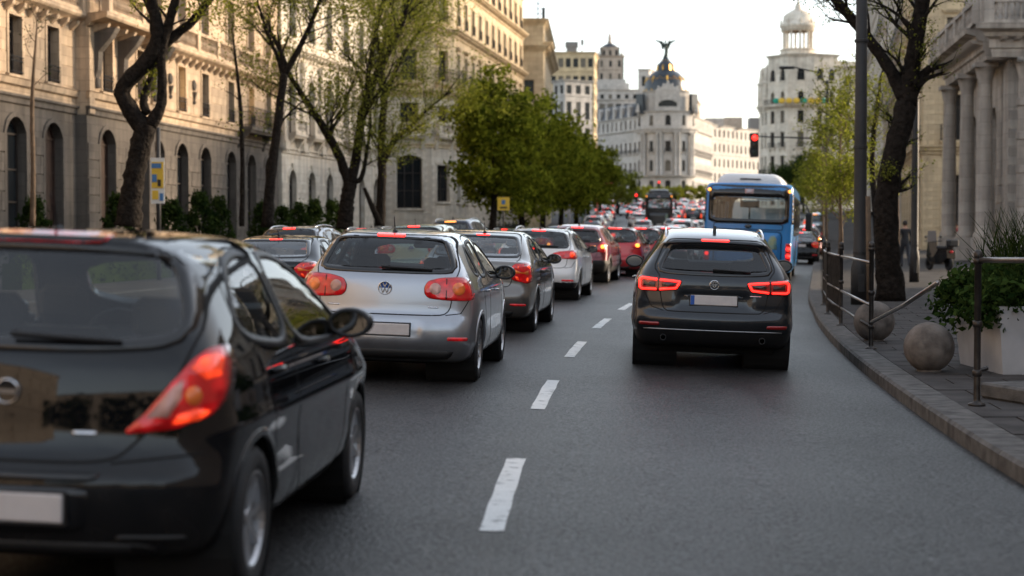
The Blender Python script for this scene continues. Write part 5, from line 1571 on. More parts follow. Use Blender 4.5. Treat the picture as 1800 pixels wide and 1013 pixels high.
# ------------------------------------------------------------------ tower building on the right
def right_tower():
    d = 330; X, Y = at(1408, d)
    B = Bld('tower_building', 'bright pale tower building with an open columned lantern right of the bus', X, Y + 7)
    z0 = B.o.z
    ph = lambda ypx: CAMH + (400 - ypx) / FPX * d - z0
    cx, cy = X, Y + 7
    z1, z2, z3, z4 = ph(310), ph(190), ph(100), ph(88)
    P = [(cx - 2.4, cy + 26), (cx - 6.2, cy + 5), (cx - 5.6, cy - .5), (cx - 2.5, cy - 5.5), (cx + 2.5, cy - 6), (cx + 7.5, cy - 3.5), (cx + 16, cy - 1)]
    M = S_WHITE
    for i, (p, q) in enumerate(zip(P[:-1], P[1:])):
        fr = B.frame(p, q); n = max(1, round(fr['L'] / 3.6)); us = [fr['L'] * (k + .5) / n for k in range(n)]
        facade(B, fr, us, [dict(z0=-1, z1=6, s=.6, h=3.8, w=1.4, belt=CORN), dict(z0=6, z1=11, s=6.8, h=3.4, w=1.2, bal='rail', sur='frame'), dict(z0=11, z1=16, s=11.8, h=3.0, w=1.2, sur='frame', bal='rail'), dict(z0=16, z1=z2, s=16.5, h=2.4, w=1.2, sur='frame', belt=BIGC), dict(z0=z2, z1=z2 + 4.2, s=z2 + 1.1, h=2.2, w=1.1, arch=.5, sur='frame'), dict(z0=z2 + 4.2, z1=z3, s=z2 + 5.4, h=2.3, w=1.4, arch=.7, sur='frame', bal='small', belt=CORN)] if i in (2, 3, 4) else
               [dict(z0=-1, z1=6, s=.6, h=3.8, w=1.4, belt=CORN), dict(z0=6, z1=11, s=6.8, h=3.4, w=1.2, bal='rail', sur='frame'), dict(z0=11, z1=16, s=11.8, h=3.0, w=1.2, sur='frame'), dict(z0=16, z1=z2, s=16.5, h=2.4, w=1.2, belt=BIGC)] + ([dict(z0=z2, z1=z2 + 4.2, s=z2 + 1.1, h=2.2, w=1.1, arch=.5), dict(z0=z2 + 4.2, z1=z3 - 2.2, s=z2 + 4.9, h=1.6, w=1.1, belt=CORN)] if i > 4 else []), 0, M)
        if i in (2, 3, 4): band(B, fr, -.2, fr['L'] + .2, z2 + .3, [(.0, 0), (1.1, .1), (1.2, .5)], M, 'balcony_ring'); railing(B, fr, fr['L'] / 2, z2 + .8, fr['L'], 1.0, 1.05)
    core(B, [(p[0] + .9, p[1] + .9) for p in P[2:]] + [(cx + 15, cy + 18), (cx - 4.6, cy + 18)], -1, z3 - .5, M)
    core(B, [(P[0][0] + .8, P[0][1]), (P[1][0] + .8, P[1][1]), (P[2][0] + .8, P[2][1] + .8), (cx + 4, cy + 4), (cx + 4, cy + 26)], -1, z2 + .2, M, 'rear_walls')
    for (x, y) in ((-6.0, 4.8), (-5.6, 1.2)):
        b = MB(); b.lathe([(.9, z2), (.9, z2 + 5), (1.1, z2 + 5.4), (.7, z2 + 5.8), (.5, z2 + 7.2), (.15, z2 + 8.4), (.0, z2 + 9.6)], (x, y, 0), 10); b.obj('corner_turret', M, B.e)
    # lantern
    zc, ze = ph(50), ph(38)
    b = MB(); b.lathe([(4.6, z3 - .3), (4.6, z3 + .6), (3.5, z3 + .8), (3.4, z4 + .3), (3.6, z4 + .4), (3.6, z4 + .6), (0, z4 + .6)], (.3, 0, 0), 24); b.obj('lantern_base', M, B.e)
    for k in range(10):
        a = 2 * math.pi * (k + .5) / 10
        b = MB(); b.lathe([(.34, z4 + .5), (.34, z4 + .8), (.25, z4 + .9), (.23, zc - .3), (.34, zc)], (.3 + 2.75 * math.cos(a), 2.75 * math.sin(a), 0), 8); b.obj('column', M, B.e)
    b = MB(); b.lathe([(2.3, zc - .1), (3.3, zc - .05), (3.3, zc + .6), (3.6, zc + .8), (3.6, ze), (3.0, ze + .1), (2.9, ze + 1.6), (2.4, ze + 2.1), (1.2, ze + 2.8), (.7, ze + 3.0), (.6, ze + 3.8), (.25, ze + 4.2), (.2, ze + 6.5), (0, ze + 7)], (.3, 0, 0), 24); b.obj('lantern_dome', M, B.e, True)
    for k in range(8):
        a = 2 * math.pi * k / 8
        b = MB(); b.lathe([(.2, ze), (.24, ze + .5), (.08, ze + .9), (0, ze + 1.3)], (.3 + 3.3 * math.cos(a), 3.3 * math.sin(a), 0), 6); b.obj('urn', M, B.e)
    # banner garland on the balcony ring
    M_YB, M_GB = mat('yellow cloth', (.7, .45, .05), .8), mat('green cloth', (.02, .3, .2), .8)
    for i, (x, m_) in enumerate([(-4.9, M_GB), (-3.9, M_YB), (-2.6, M_YB), (-1.2, M_YB), (.2, M_GB), (1.6, M_YB), (3.0, M_YB), (4.4, M_GB)]):
        y = -1.9 - 5.6 * math.sqrt(max(0, 1 - (x / 8) ** 2)) + .4
        b = MB(); b.ball((x, y - .7, z2 + 1.3), .6, 8, 6, (1.1, .3, .9)); b.obj('banner', m_, B.e)
right_tower()

# ------------------------------------------------------------------ right side of the street
def R1():
    d0 = 72; x0 = .2633 * d0 + 1.9
    d1 = 86; x1 = .2417 * d1 + 1.9
    B = Bld('colonnaded_building', 'weathered stone building with giant columns at the right edge of the picture', x0, d0)
    M = S_RGT
    fr = B.frame((x0, d0), (x0 + 14, d0 - .6))
    zc = 9.0
    hl = [(2.1, -.3, 1.7, 7.6, .85), (7.0, -.3, 1.7, 7.6, .85)]
    wall(B, fr, 0, fr['L'], -.5, zc + .1, hl, M, .8)
    for u, *_ in hl: window(B, fr, u, -.3, 1.7, 7.6, .85, 2, (.4, .7), M_WFR, M_PANE, .7); surround(B, fr, u, -.3, 1.7, 7.6, M, 'frame', 0, .85)
    blocks(B, fr, pier_rects(0, fr['L'], .3, 6.5, hl), .8, 1.4, M, .04, limit=60)
    def colm():
        b = MB(); b.box(-.48, .48, -.48, .48, 0, 1.1, .03); b.lathe([(.46, 1.1), (.46, 1.25), (.36, 1.4), (.35, 3.5), (.3, zc - 1.4), (.3, zc - 1.2), (.42, zc - .7), (.46, zc - .6)], (0, 0, 0), 20); b.box(-.5, .5, -.5, .5, zc - .62, zc - .4, .02)
        return b.mesh('column', M, True)
    colme = cached(('gcol', 1), colm)
    for u in (.55, 3.6, 4.9, 9.1): B.put('column', colme, fr, u, 0, .75)
    for u in (.55, 3.6, 4.9, 9.1):
        for z in (2.4, 3.8, 5.2, 6.6): B.put('column_ring', cached(('cring', 1), lambda: MB().lathe([(.34, 0), (.39, .03), (.39, .3), (.34, .33)], (0, 0, 0), 16).mesh('column_ring', M)), fr, u, z, .75)
    EN = [(.0, 0), (.9, .02), (.95, .35), (1.05, .4), (1.05, .75), (1.3, .85), (1.35, 1.0), (1.75, 1.12), (1.8, 1.35)]
    band(B, fr, 0, fr['L'], zc - .4, EN, M, 'entablature', 0, 1.0)
    modillions(B, fr, -.8, fr['L'], zc + .1, M, .55, 1.5, .35, .1)
    wall(B, fr, 0, fr['L'], zc + .1, 16, [(2.1, 11.6, 1.5, 2.8, 0), (7, 11.6, 1.5, 2.8, 0)], M, .4)
    for u in (2.1, 7.0): window(B, fr, u, 11.6, 1.5, 2.8, 0, 2, (.7,), None, None, .34); surround(B, fr, u, 11.6, 1.5, 2.8, M, 'pediment')
    balustrade(B, fr, -1.2, fr['L'], zc + .95, M, 1.0, 1.5)
    # side towards the street
    fs = B.frame((x1, d1), (x0, d0)); L = fs['L']
    hs = [(L * .28, -.3, 1.6, 7.2, .8), (L * .72, -.3, 1.6, 7.2, .8)]
    wall(B, fs, 0, L, -.5, zc + .1, hs, M, .7)
    for u, *_ in hs: window(B, fs, u, -.3, 1.6, 7.2, .8, 2, (.4, .7), M_WFR, M_PANE, .6)
    blocks(B, fs, pier_rects(0, L, .3, 6.4, hs), .8, 1.4, M, .04, limit=60)
    for u in (.6, L * .5, L - 1.4): B.put('column', colme, fs, u, 0, .75)
    band(B, fs, 0, L, zc - .4, EN, M, 'entablature', 0, .0); modillions(B, fs, 0, L, zc + .1, M, .55, 1.5, .35, .1)
    balustrade(B, fs, 0, L + 1.2, zc + .95, M, 1.0, 1.5)
    wall(B, fs, 0, L, zc + .1, 16, [(L * .3, 11.6, 1.5, 2.8, 0), (L * .7, 11.6, 1.5, 2.8, 0)], M, .4)
    for u in (.3, .7): window(B, fs, L * u, 11.6, 1.5, 2.8, 0, 2, (.7,), None, None, .34); surround(B, fs, L * u, 11.6, 1.5, 2.8, M, 'pediment')
    for f_ in (fr, fs): band(B, f_, 0, f_['L'], 15.9, BIGC, M, 'cornice', 0, .5)
    core(B, [(x0 + .9, d0 + .85), (x0 + 13.8, d0 + .4), (x0 + 14, d1), (x1 + .9, d1 - .1)], -.5, 16.4, M)
    b = MB(); b.prism([(-.2, -.6), (1.2, -.6), (.9, .5), (.1, .5)], 0, .9, 'z')
    # steps at the foot
    for k in range(3): B.put('step', cached(('step', k), lambda k=k: MB().box(-.5 - .0, 10, -2.3 + .35 * k, -.0, .16 * k, .16 * (k + 1), .01).mesh('step', S_GREY)), fr, 0, 0)
R1()

R2L = lambda d: 25.2 + .18 * (d - 105)
block('ochre_building', 'ochre stone building with its lit end wall behind the right hand tree trunk', [(R2L(131), 131), (R2L(105), 105), (R2L(105) + 16, 104.2)],
      [dict(z0=-.6, z1=5.4, s=1.0, h=3.2, w=1.5, arch=.5, sur='frame', blocks=(.55, 1.3), belt=CORN, rows=(.6,)), dict(z0=5.4, z1=10.2, s=6.3, h=2.8, w=1.2, sur='hood', bal='rail', blocks=(.6, 1.5), belt=BELT), dict(z0=10.2, z1=15, s=11.2, h=2.6, w=1.2, sur='hood', bal='rail', belt=BELT), dict(z0=15, z1=19.5, s=16, h=2.2, w=1.1, sur='frame', belt=BIGC)], 19.8, S_OCH, step=3.6, back=[(R2L(105) + 16, 130), (R2L(131) + 14, 131)])
block('tall_terrace', 'pale terrace behind the young trees on the right pavement', [(R2L(190) + 1, 190), (R2L(138) + .5, 138), (R2L(138) + 15, 137)],
      [dict(z0=-.6, z1=6, s=.8, h=3.8, w=1.6, arch=.5, belt=CORN), dict(z0=6, z1=10.5, s=7, h=2.6, w=1.2, sur='hood', bal='rail'), dict(z0=10.5, z1=15, s=11.5, h=2.6, w=1.2, sur='hood', bal='rail', belt=BELT), dict(z0=15, z1=19.5, s=16, h=2.4, w=1.2, sur='frame', bal='rail'), dict(z0=19.5, z1=24.5, s=20.5, h=2.4, w=1.2, belt=BIGC, mod=.8)], 24.8, S_TAN, step=3.5, back=[(R2L(138) + 16, 188), (R2L(190) + 14, 190)])
block('grey_corner_block', 'tall grey block with balconies beyond the pale terrace on the right', [(R2L(290), 290), (R2L(196) + 1, 196), (R2L(196) + 15, 195)],
      [dict(f, bal='rail' if i in (2, 4, 6) else None) for i, f in enumerate(fls([0, 6, 10.5, 15, 19.5, 24, 28.5, 33, 37], 1.3, .55))], 37.3, S_TAN, step=4.2, back=[(R2L(196) + 20, 280), (R2L(290) + 15, 290)])
# ------------------------------------------------------------------ trees
def leaf_mat(name, c1, c2, trans=.45):
    if name in _M: return _M[name]
    m = bpy.data.materials.new(name); m.use_nodes = True
    N, L = m.node_tree.nodes, m.node_tree.links
    N.remove(N['Principled BSDF'])
    tc = N.new('ShaderNodeTexCoord'); nz = N.new('ShaderNodeTexNoise'); nz.inputs['Scale'].default_value = .9; nz.inputs['Detail'].default_value = 4
    L.new(tc.outputs['Object'], nz.inputs['Vector'])
    ge = N.new('ShaderNodeNewGeometry')
    ad = N.new('ShaderNodeMixRGB'); ad.inputs[0].default_value = .5; L.new(nz.outputs['Fac'], ad.inputs[1]); L.new(ge.outputs['Random Per Island'], ad.inputs[2])
    r = N.new('ShaderNodeValToRGB'); r.color_ramp.elements[0].color = (*c1, 1); r.color_ramp.elements[0].position = .25; r.color_ramp.elements[1].color = (*c2, 1); r.color_ramp.elements[1].position = .75
    L.new(ad.outputs[0], r.inputs['Fac'])
    a = N.new('ShaderNodeBsdfDiffuse'); t = N.new('ShaderNodeBsdfTranslucent'); x = N.new('ShaderNodeMixShader'); x.inputs[0].default_value = trans
    L.new(r.outputs[0], a.inputs[0]); L.new(r.outputs[0], t.inputs[0]); L.new(a.outputs[0], x.inputs[1]); L.new(t.outputs[0], x.inputs[2])
    L.new(x.outputs[0], N['Material Output'].inputs['Surface'])
    _M[name] = m
    return m
M_BARK = mat('bark', (.018, .0145, .012), .92, var=.55, vscale=9, bump=1.0, bscale=11, spec=.1)
[n for n in M_BARK.node_tree.nodes if n.type == 'BUMP'][0].inputs['Distance'].default_value = .07
M_BARKL = mat('young bark', (.12, .08, .05), .9, var=.3, vscale=6, bump=.4, bscale=25)
L_SPRING = leaf_mat('spring leaves', (.08, .095, .014), (.27, .28, .045))
L_DENSE = leaf_mat('dense leaves', (.04, .06, .006), (.3, .32, .032), .55)
L_DARK = leaf_mat('dark leaves', (.012, .025, .008), (.05, .075, .018), .3)
L_YOUNG = leaf_mat('young leaves', (.09, .11, .012), (.24, .26, .04), .5)

def leaf_mesh(name, C, size, m, sd=0):
    """C: leaf centres; one small kite per leaf"""
    C = np.asarray(C); n = len(C); r = np.random.RandomState(sd + n)
    u = r.normal(size=(n, 3)); u /= np.linalg.norm(u, axis=1)[:, None]
    w = r.normal(size=(n, 3)); w -= u * np.sum(u * w, 1)[:, None]; w /= np.linalg.norm(w, axis=1)[:, None]
    s = size * r.uniform(.6, 1.4, (n, 1))
    k = np.cross(u, w) * s * .12
    V = np.stack([C - u * s * .6, C + w * s * .3 + k, C + u * s * .6, C - w * s * .3 + k], 1).reshape(-1, 3)
    return mesh(name, V, np.arange(4 * n).reshape(n, 4), m)

class Tree:
    def __init__(s, seed): s.b = MB(); s.r = random.Random(seed); s.np = np.random.RandomState(seed); s.anchor = []; s.seed = seed
    def limb(s, pts, rad, seg=8): s.b.tube(pts, rad, seg, True, .12)
    def grow(s, p, d, L, r, lev, droop=.0, spread=.8, nk=3, leafy=2):
        n = 5; pts = [Vector(p)]; rad = [r]; d = Vector(d).normalized()
        for i in range(n):
            d = (d + Vector((s.r.gauss(0, .16), s.r.gauss(0, .16), s.r.gauss(.05 - droop, .12)))).normalized()
            pts.append(pts[-1] + d * (L / n)); rad.append(max(.004, r * (1 - .75 * (i + 1) / n)))
        s.b.tube(pts, rad, 6 if r > .04 else 4, False)
        if lev <= leafy:
            s.anchor += [tuple(q) for q in pts[1 if lev < leafy else 3:]]
        if lev > 0:
            for k in range(nk + (1 if lev > 1 else 0)):
                i = s.r.randint(1, n); a = s.r.uniform(0, 2 * math.pi)
                u = d.orthogonal().normalized(); w = d.cross(u)
                nd = d + (u * math.cos(a) + w * math.sin(a)) * s.r.uniform(.5, 1) * spread
                s.grow(pts[i], nd, L * s.r.uniform(.5, .75), rad[i] * .62, lev - 1, droop, spread, nk, leafy)
    def leaves(s, per, sig):
        A = np.array(s.anchor); C = np.repeat(A, per, 0); return C + s.np.normal(size=C.shape) * sig
    def finish(s, name, label, base, leaf, size, per, sig, bark=None, cat='tree', group=None, extra=None):
        base = Vector(base)
        e = empty(name, base); tag(e, label, cat, group)
        s.b.V = [(v[0] - base.x, v[1] - base.y, v[2] - base.z) for v in s.b.V]
        s.b.obj('trunk', bark or M_BARK, e, True)
        C = s.leaves(per, sig)
        if extra is not None and len(extra): C = np.vstack([C, extra])
        obj('crown', leaf_mesh('crown', C - np.array(base), size, leaf, s.seed), e)
        return e

def traced(seed, d, limbs, sprout, wob=.5):
    """limbs: list of ([(px,py),...], [radius px,...]); sprout: (count per limb, length, level)"""
    t = Tree(seed); k = FPX / d
    for li, (pp, rr) in enumerate(limbs):
        q = chaikin(pp, 2, closed=False); q = resample(q, 24, False)
        rad = np.interp(np.linspace(0, 1, 24), np.linspace(0, 1, len(rr)), rr) / k
        off = 0 if li == 0 else t.r.uniform(-wob, wob)
        pts = []
        for i, (x, y) in enumerate(q):
            P = pix(x, y, d + off * (i / 23.0) + .012 * math.sin(i * 1.3 + seed)); pts.append(P)
        t.limb(pts, list(rad), 14)
        cnt, L, lev, i0 = sprout[li] if isinstance(sprout, list) else sprout
        for j in range(cnt):
            i = t.r.randint(int(i0 * 1.75), 22); dr = (pts[i + 1] - pts[i]).normalized()
            a = t.r.uniform(0, 2 * math.pi); u = dr.orthogonal().normalized(); w = dr.cross(u)
            t.grow(pts[i], dr * .6 + (u * math.cos(a) + w * math.sin(a)) * .9 + Vector((0, 0, .25)), L * t.r.uniform(.6, 1.2), rad[i] * .32, lev)
        if cnt: t.grow(pts[-1], pts[-1] - pts[-3], L, rad[-1], lev)
    return t

# dark crooked tree on the left pavement
d = 46.0
t = traced(1, d, [([(226, 398), (232, 330), (246, 262), (256, 220)], [24, 19, 18, 19]),
                  ([(254, 226), (236, 205), (214, 170), (216, 150), (250, 118), (278, 82), (276, 40), (262, -20)], [17, 15, 14, 14, 14, 13, 10, 8]),
                  ([(262, 222), (284, 190), (286, 150), (282, 90), (292, 60), (306, 10), (316, -40)], [13, 9, 8, 8, 8, 8, 6]),
                  ([(258, 200), (250, 178), (262, 145), (272, 120)], [8, 7, 6, 5]),
                  ([(280, 86), (312, 58), (340, 38), (372, -6), (400, -60)], [10, 8, 7, 6, 5])], [(0, 1, 1, 0), (5, 1.5, 2, 10), (4, 1.4, 2, 9), (3, .4, 1, 3), (6, 1.6, 2, 7)])
g = pix(226, 398, d); t.finish('crooked_tree', 'thick crooked dark tree in front of the warm stone block', (g.x, d, .0), L_SPRING, .1, 3, .12)
# two forked trees with thin spring leaves
d = 58.0
t = traced(2, d, [([(470, 400), (474, 330), (484, 250), (494, 170), (500, 130)], [11, 9, 8, 7, 7]), ([(500, 132), (524, 90), (548, 40), (566, -10)], [6, 5, 4, 3]), ([(498, 135), (488, 100), (470, 60), (455, 10)], [4, 3, 3, 2])], [(2, 1.9, 2, 8), (13, 2.3, 2, 2), (9, 2.2, 2, 2)])
g = pix(470, 400, d); t.finish('street_tree', 'slender leafy tree left of the forked tree', (g.x, d, 0), L_SPRING, .085, 4, .25, group='trees along the left pavement')
d = 68.0
t = traced(3, d, [([(606, 402), (610, 350), (616, 322)], [15, 13, 12]), ([(614, 326), (596, 270), (560, 210), (520, 150), (508, 130)], [9, 8, 7, 5, 4]), ([(618, 326), (630, 250), (636, 200), (662, 130), (700, 60), (724, -10)], [9, 8, 8, 7, 5, 4]), ([(640, 195), (650, 110), (664, 40), (680, -20)], [5, 4, 4, 3]), ([(612, 322), (632, 320), (640, 300), (652, 220)], [5, 4, 3, 2])], [(0, 1, 1, 0), (14, 2.9, 2, 5), (17, 3.1, 2, 4), (9, 2.8, 2, 3), (6, 1.9, 2, 4)])
g = pix(606, 402, d); t.finish('street_tree', 'wide forked tree with thin spring leaves in front of the pale mansion', (g.x, d, 0), L_SPRING, .09, 4, .3, group='trees along the left pavement')
d = 78.0
t = traced(4, d, [([(668, 398), (672, 300), (670, 240), (676, 170)], [9, 8, 7, 6]), ([(672, 292), (690, 250), (730, 215), (760, 185)], [5, 4, 3, 2]), ([(676, 175), (700, 110), (740, 50)], [5, 4, 2]), ([(674, 180), (664, 110), (690, 20)], [5, 4, 2])], [(4, 1.9, 2, 6), (10, 2.3, 2, 4), (12, 2.8, 2, 3), (10, 2.8, 2, 3)])
g = pix(668, 398, d); t.finish('street_tree', 'straight tree with spring leaves right of the wide forked tree', (g.x, d, 0), L_SPRING, .1, 4, .3, group='trees along the left pavement')
# leaning dead stem beside it
b = MB(); P0, P1 = pix(668, 396, 73), pix(640, 330, 73); b.tube([P0, P0.lerp(P1, .5), P1], [.16, .13, .08], 8)
b.V = [(v[0] - P0.x, v[1] - P0.y, v[2] - P0.z) for v in b.V]
o = b.obj('tree_stump', M_BARK, None, True, loc=P0); tag(o, 'short leaning bare stem at the foot of the straight tree', 'tree stump')

# dense green trees further along
def dense(seed, px, py, d, h, rx, label, leaf=L_DENSE, n=115, size=.24, group='dense green trees along the left pavement', per=75):
    t = Tree(seed); x = (px - 900) / FPX * d; z = walk_z(x, d); r = t.r
    th = h * .36
    P = [Vector((x, d, z)), Vector((x + r.uniform(-.1, .1), d, z + th * .5)), Vector((x + r.uniform(-.2, .2), d + r.uniform(-.2, .2), z + th))]
    t.limb(P, [.24, .2, .17], 8)
    for k in range(6):
        a = 2 * math.pi * k / 6 + r.random()
        q = P[2] + Vector((math.cos(a) * rx * .5, math.sin(a) * rx * .5, h * .28 * r.uniform(.7, 1.3)))
        t.limb([P[2], P[2].lerp(q, .5) + Vector((0, 0, .25)), q], [.1, .07, .03], 6)
        t.limb([q, q + Vector((math.cos(a) * rx * .25, math.sin(a) * rx * .25, h * .14))], [.03, .01], 5)
    C = []
    cz = z + h * .62
    for k in range(n):
        v = t.np.normal(size=3); v /= np.linalg.norm(v); rad = t.np.uniform(.3, 1.0) ** .4
        bump = 1 + .22 * math.sin(3 * math.atan2(v[1], v[0]) + seed) + .15 * math.sin(5 * v[2] + seed * 2)
        c = np.array([x, d, cz]) + v * rad * bump * np.array([rx, rx, h * .37])
        if c[2] < z + h * .2: continue
        C.append(c + t.np.normal(size=(per, 3)) * np.array([.42, .42, .3]) * (rx / 3.2))
    t.anchor = [tuple(P[2])]
    return t.finish('leafy_tree', label, (x, d, z), leaf, size, 1, .1, extra=np.vstack(C), group=group)
dense(21, 868, 390, 92, 9.4, 2.3, 'tallest dense green tree, nearest of the leafy row, by the yellow sign', n=125, per=80)
dense(22, 915, 390, 103, 9.6, 2.9, 'second dense green tree of the leafy row beyond the yellow sign', n=120)
dense(23, 952, 388, 116, 9.2, 2.9, 'third dense green tree of the leafy row')
dense(24, 985, 386, 130, 8.6, 3.0, 'fourth dense green tree of the leafy row')
dense(25, 1013, 384, 150, 8.6, 3.0, 'fifth dense green tree of the leafy row', L_DENSE, 110, .3)
dense(26, 1033, 381, 175, 8.2, 2.6, 'sixth and rounder olive tree of the leafy row', L_DENSE, 110, .3)
dense(27, 1054, 377, 215, 8.0, 2.8, 'last pale tree of the leafy row in front of the domed building', L_SPRING, 100, .34, per=50)
dense(28, 1086, 374, 260, 7.0, 2.8, 'thin yellow green tree at the left foot of the domed building', L_SPRING, 70, .4, per=36)
# low trees across the square before the domed building
for i, px in enumerate((1118, 1141, 1163, 1187, 1209, 1232, 1256)):
    dense(40 + i, px, 350, 380 + 4 * (i % 3), 4.6, 2.0, 'small round tree in the row across the square, number %s from the left' % ('first', 'second', 'third', 'fourth', 'fifth', 'sixth', 'seventh')[i] if False else '%s small round tree from the left in the row across the square' % ('first', 'second', 'third', 'fourth', 'fifth', 'sixth', 'seventh')[i], L_SPRING, 36, .4, 'small trees across the square', per=36)
dense(51, 1412, 350, 280, 9, 5.5, 'broad dark tree beyond the bus in front of the tower building', L_DARK, 90, .4, 'trees on the far right', per=60)
dense(52, 1448, 350, 230, 8, 4.2, 'olive tree beyond the row of young trees', L_SPRING, 80, .35, 'trees on the far right', per=50)

# big bare tree on the right pavement
d = 36.5
t = traced(61, d, [([(1566, 530), (1560, 440), (1556, 380), (1562, 310), (1580, 240), (1594, 180)], [27, 22, 21, 20, 19, 19]), ([(1594, 185), (1604, 110), (1614, 50), (1628, -40)], [17, 14, 13, 12]), ([(1590, 175), (1570, 130), (1536, 80), (1500, 36), (1462, -8), (1440, -40)], [13, 11, 10, 9, 9, 8])], [(5, .9, 2, 7), (10, 1.3, 2, 2), (9, 1.0, 2, 2)])
g = pix(1566, 530, d); t.finish('bare_tree', 'big dark forked tree on the right pavement beside the lamp post', (g.x, d, 0), L_SPRING, .05, 2, .07)
# slim tree behind it
d = 52
t = traced(62, d, [([(1546, 470), (1540, 380), (1532, 300), (1536, 230), (1546, 160)], [7, 6, 5, 4, 3]), ([(1534, 300), (1515, 260), (1490, 230), (1470, 190)], [3, 2, 2, 1])], (9, 1.2, 2, 3))
g = pix(1546, 472, d); t.finish('street_tree', 'thin twiggy tree behind the big forked tree on the right', (g.x, d, 0), L_SPRING, .07, 2, .1, M_BARK, group='trees along the right pavement')
# young light green trees with stakes
def young(seed, px, py, d, topy, rx, label, per=6, size=.085):
    t = Tree(seed); g = pix(px, py, d); z = walk_z(0, d); top = pix(px, topy, d).z
    P = [Vector((g.x, d, z)), Vector((g.x + .03, d, z + 1.2)), Vector((g.x - .03, d, z + (top - z) * .6)), Vector((g.x, d, top))]
    t.limb(P, [.06, .05, .035, .01], 8)
    for k in range(22):
        f = t.r.uniform(.3, .98); h = z + (top - z) * f
        a = t.r.uniform(0, 6.28); L = rx * (1.1 - f * .7) * t.r.uniform(.7, 1.1)
        t.grow((g.x, d, h), (math.cos(a), math.sin(a), .7), L, .016, 1, 0, .8, 3, 1)
    return t.finish('young_tree', label, (g.x, d, z), L_YOUNG, size, per, .12, M_BARKL, group='young trees along the right pavement')
young(71, 1477, 478, 45, 195, 1.35, 'young light green tree with a pale stem beside the railing')
young(72, 1452, 452, 66, 215, 1.6, 'second young light green tree further along the railing')
young(73, 1446, 440, 90, 255, 1.8, 'third young light green tree further along the railing', 5, .11)
young(74, 1502, 470, 56, 150, 1.6, 'tall young olive tree behind the lamp post', 4, .09)
young(75, 1475, 440, 84, 120, 2.0, 'tall slim young tree left of the lamp post', 4, .12)
for (px, py, topy, d, lb) in ((1528, 540, 345, 33.5, 'wooden tree stake behind the railing'), (1580, 470, 350, 60, 'wooden tree stake right of the big tree trunk'), (1556, 480, 300, 50, 'tall wooden tree stake partly behind the big trunk')):
    P0, P1 = pix(px, py, d), pix(px - 2, topy, d); P0.z = walk_z(0, d)
    o = MB().tube([(0, 0, 0), ((P1 - P0).x, 0, P1.z - P0.z)], [.055, .05], 8).obj('tree_stake', M_BARKL, None, True, loc=P0); tag(o, lb, 'stake')
# thin saplings against the left facade
for i, (px, topy, d, lb) in enumerate(((57, 45, 50, 'thin bare sapling near the left edge before the warm block'), (425, 60, 60, 'thin dark bare sapling left of the slender leafy tree'))):
    t = traced(80 + i, d, [([(px, 398), (px + 2, 300), (px - 2, 180), (px + 8 * (1 if i == 0 else -2), topy)], [5, 4, 3.4, 1.5])], (5, .7, 1, 9))
    g = pix(px, 398, d); t.finish('sapling', lb, (g.x, d, 0), L_DARK, .06, 1, .06, M_BARKL if i == 0 else M_BARK)
# ------------------------------------------------------------------ hedges, planters, railings, lamps, signs
M_BLKM = mat('black painted metal', (.018, .018, .019), .6, .0, var=.3, vscale=4)
M_RAIL = mat('worn railing', (.05, .045, .042), .38, .7, var=.5, vscale=9)
M_RAILT = mat('bare steel tube', (.32, .3, .29), .32, .9, var=.3, vscale=9)
M_BALL = mat('granite ball', (.15, .13, .115), .8, var=.45, vscale=7, bump=.4, bscale=90, detail=10, spec=.15)
M_BOX = mat('white planter', (.45, .45, .46), .5, var=.15, vscale=3)
M_YEL = mat('yellow sign', (.72, .47, .04), .5)
M_WSIGN = mat('white print', (.7, .7, .68), .5)
M_BSIGN = mat('blue print', (.05, .18, .42), .5)
M_POT = mat('terracotta tub', (.1, .055, .04), .8)

# railing along the right kerb
def rail_post(px, py, topy, label):
    a = pix(px, py, 10); dirv = (a - Vector((0, 0, CAMH)))
    k = (walk_z(0, 20) - CAMH) / dirv.z; P = Vector((0, 0, CAMH)) + dirv * k
    h = pix(px, topy, P.y).z - P.z
    return P, h
posts = []
for (px, py, ty) in ((1717, 713, 447), (1531, 614, 430), (1478, 573, 430), (1455, 553, 428), (1448, 537, 427)):
    posts.append(rail_post(px, py, ty, ''))
last = posts[-1][0]
dd = last.y + 3.2
while dd < 74:
    posts.append((Vector((kerb_r(dd) + .42, dd, walk_z(0, dd))), 1.15)); dd += 3.0
rank = ['nearest', 'second', 'third', 'fourth', 'fifth', 'sixth', 'seventh', 'eighth', 'ninth', 'tenth', 'eleventh', 'twelfth', 'thirteenth', 'fourteenth', 'fifteenth', 'sixteenth', 'seventeenth', 'eighteenth']
R_ = empty('pavement_railing', posts[1][0]); tag(R_, 'dark steel tube railing along the right kerb, its last lower rail bent up', 'railing')
o0 = posts[1][0]
def post_mesh(h):
    b = MB(); b.lathe([(.0, 0), (.075, 0), (.075, .015), (.035, .03), (.03, .05), (.03, h - .05), (.038, h - .04), (.04, h), (.03, h + .03), (0, h + .04)], (0, 0, 0), 12)
    for zz_ in (.28, h * .5 + .05, h - .06): b.lathe([(.03, zz_ - .03), (.042, zz_ - .02), (.042, zz_ + .02), (.03, zz_ + .03)], (0, 0, 0), 10)
    return b.mesh('post', M_RAIL, True)
for i, (P, h) in enumerate(posts[1:]):
    obj('post', cached(('post', round(h, 2)), lambda: post_mesh(h)), R_, P - o0)
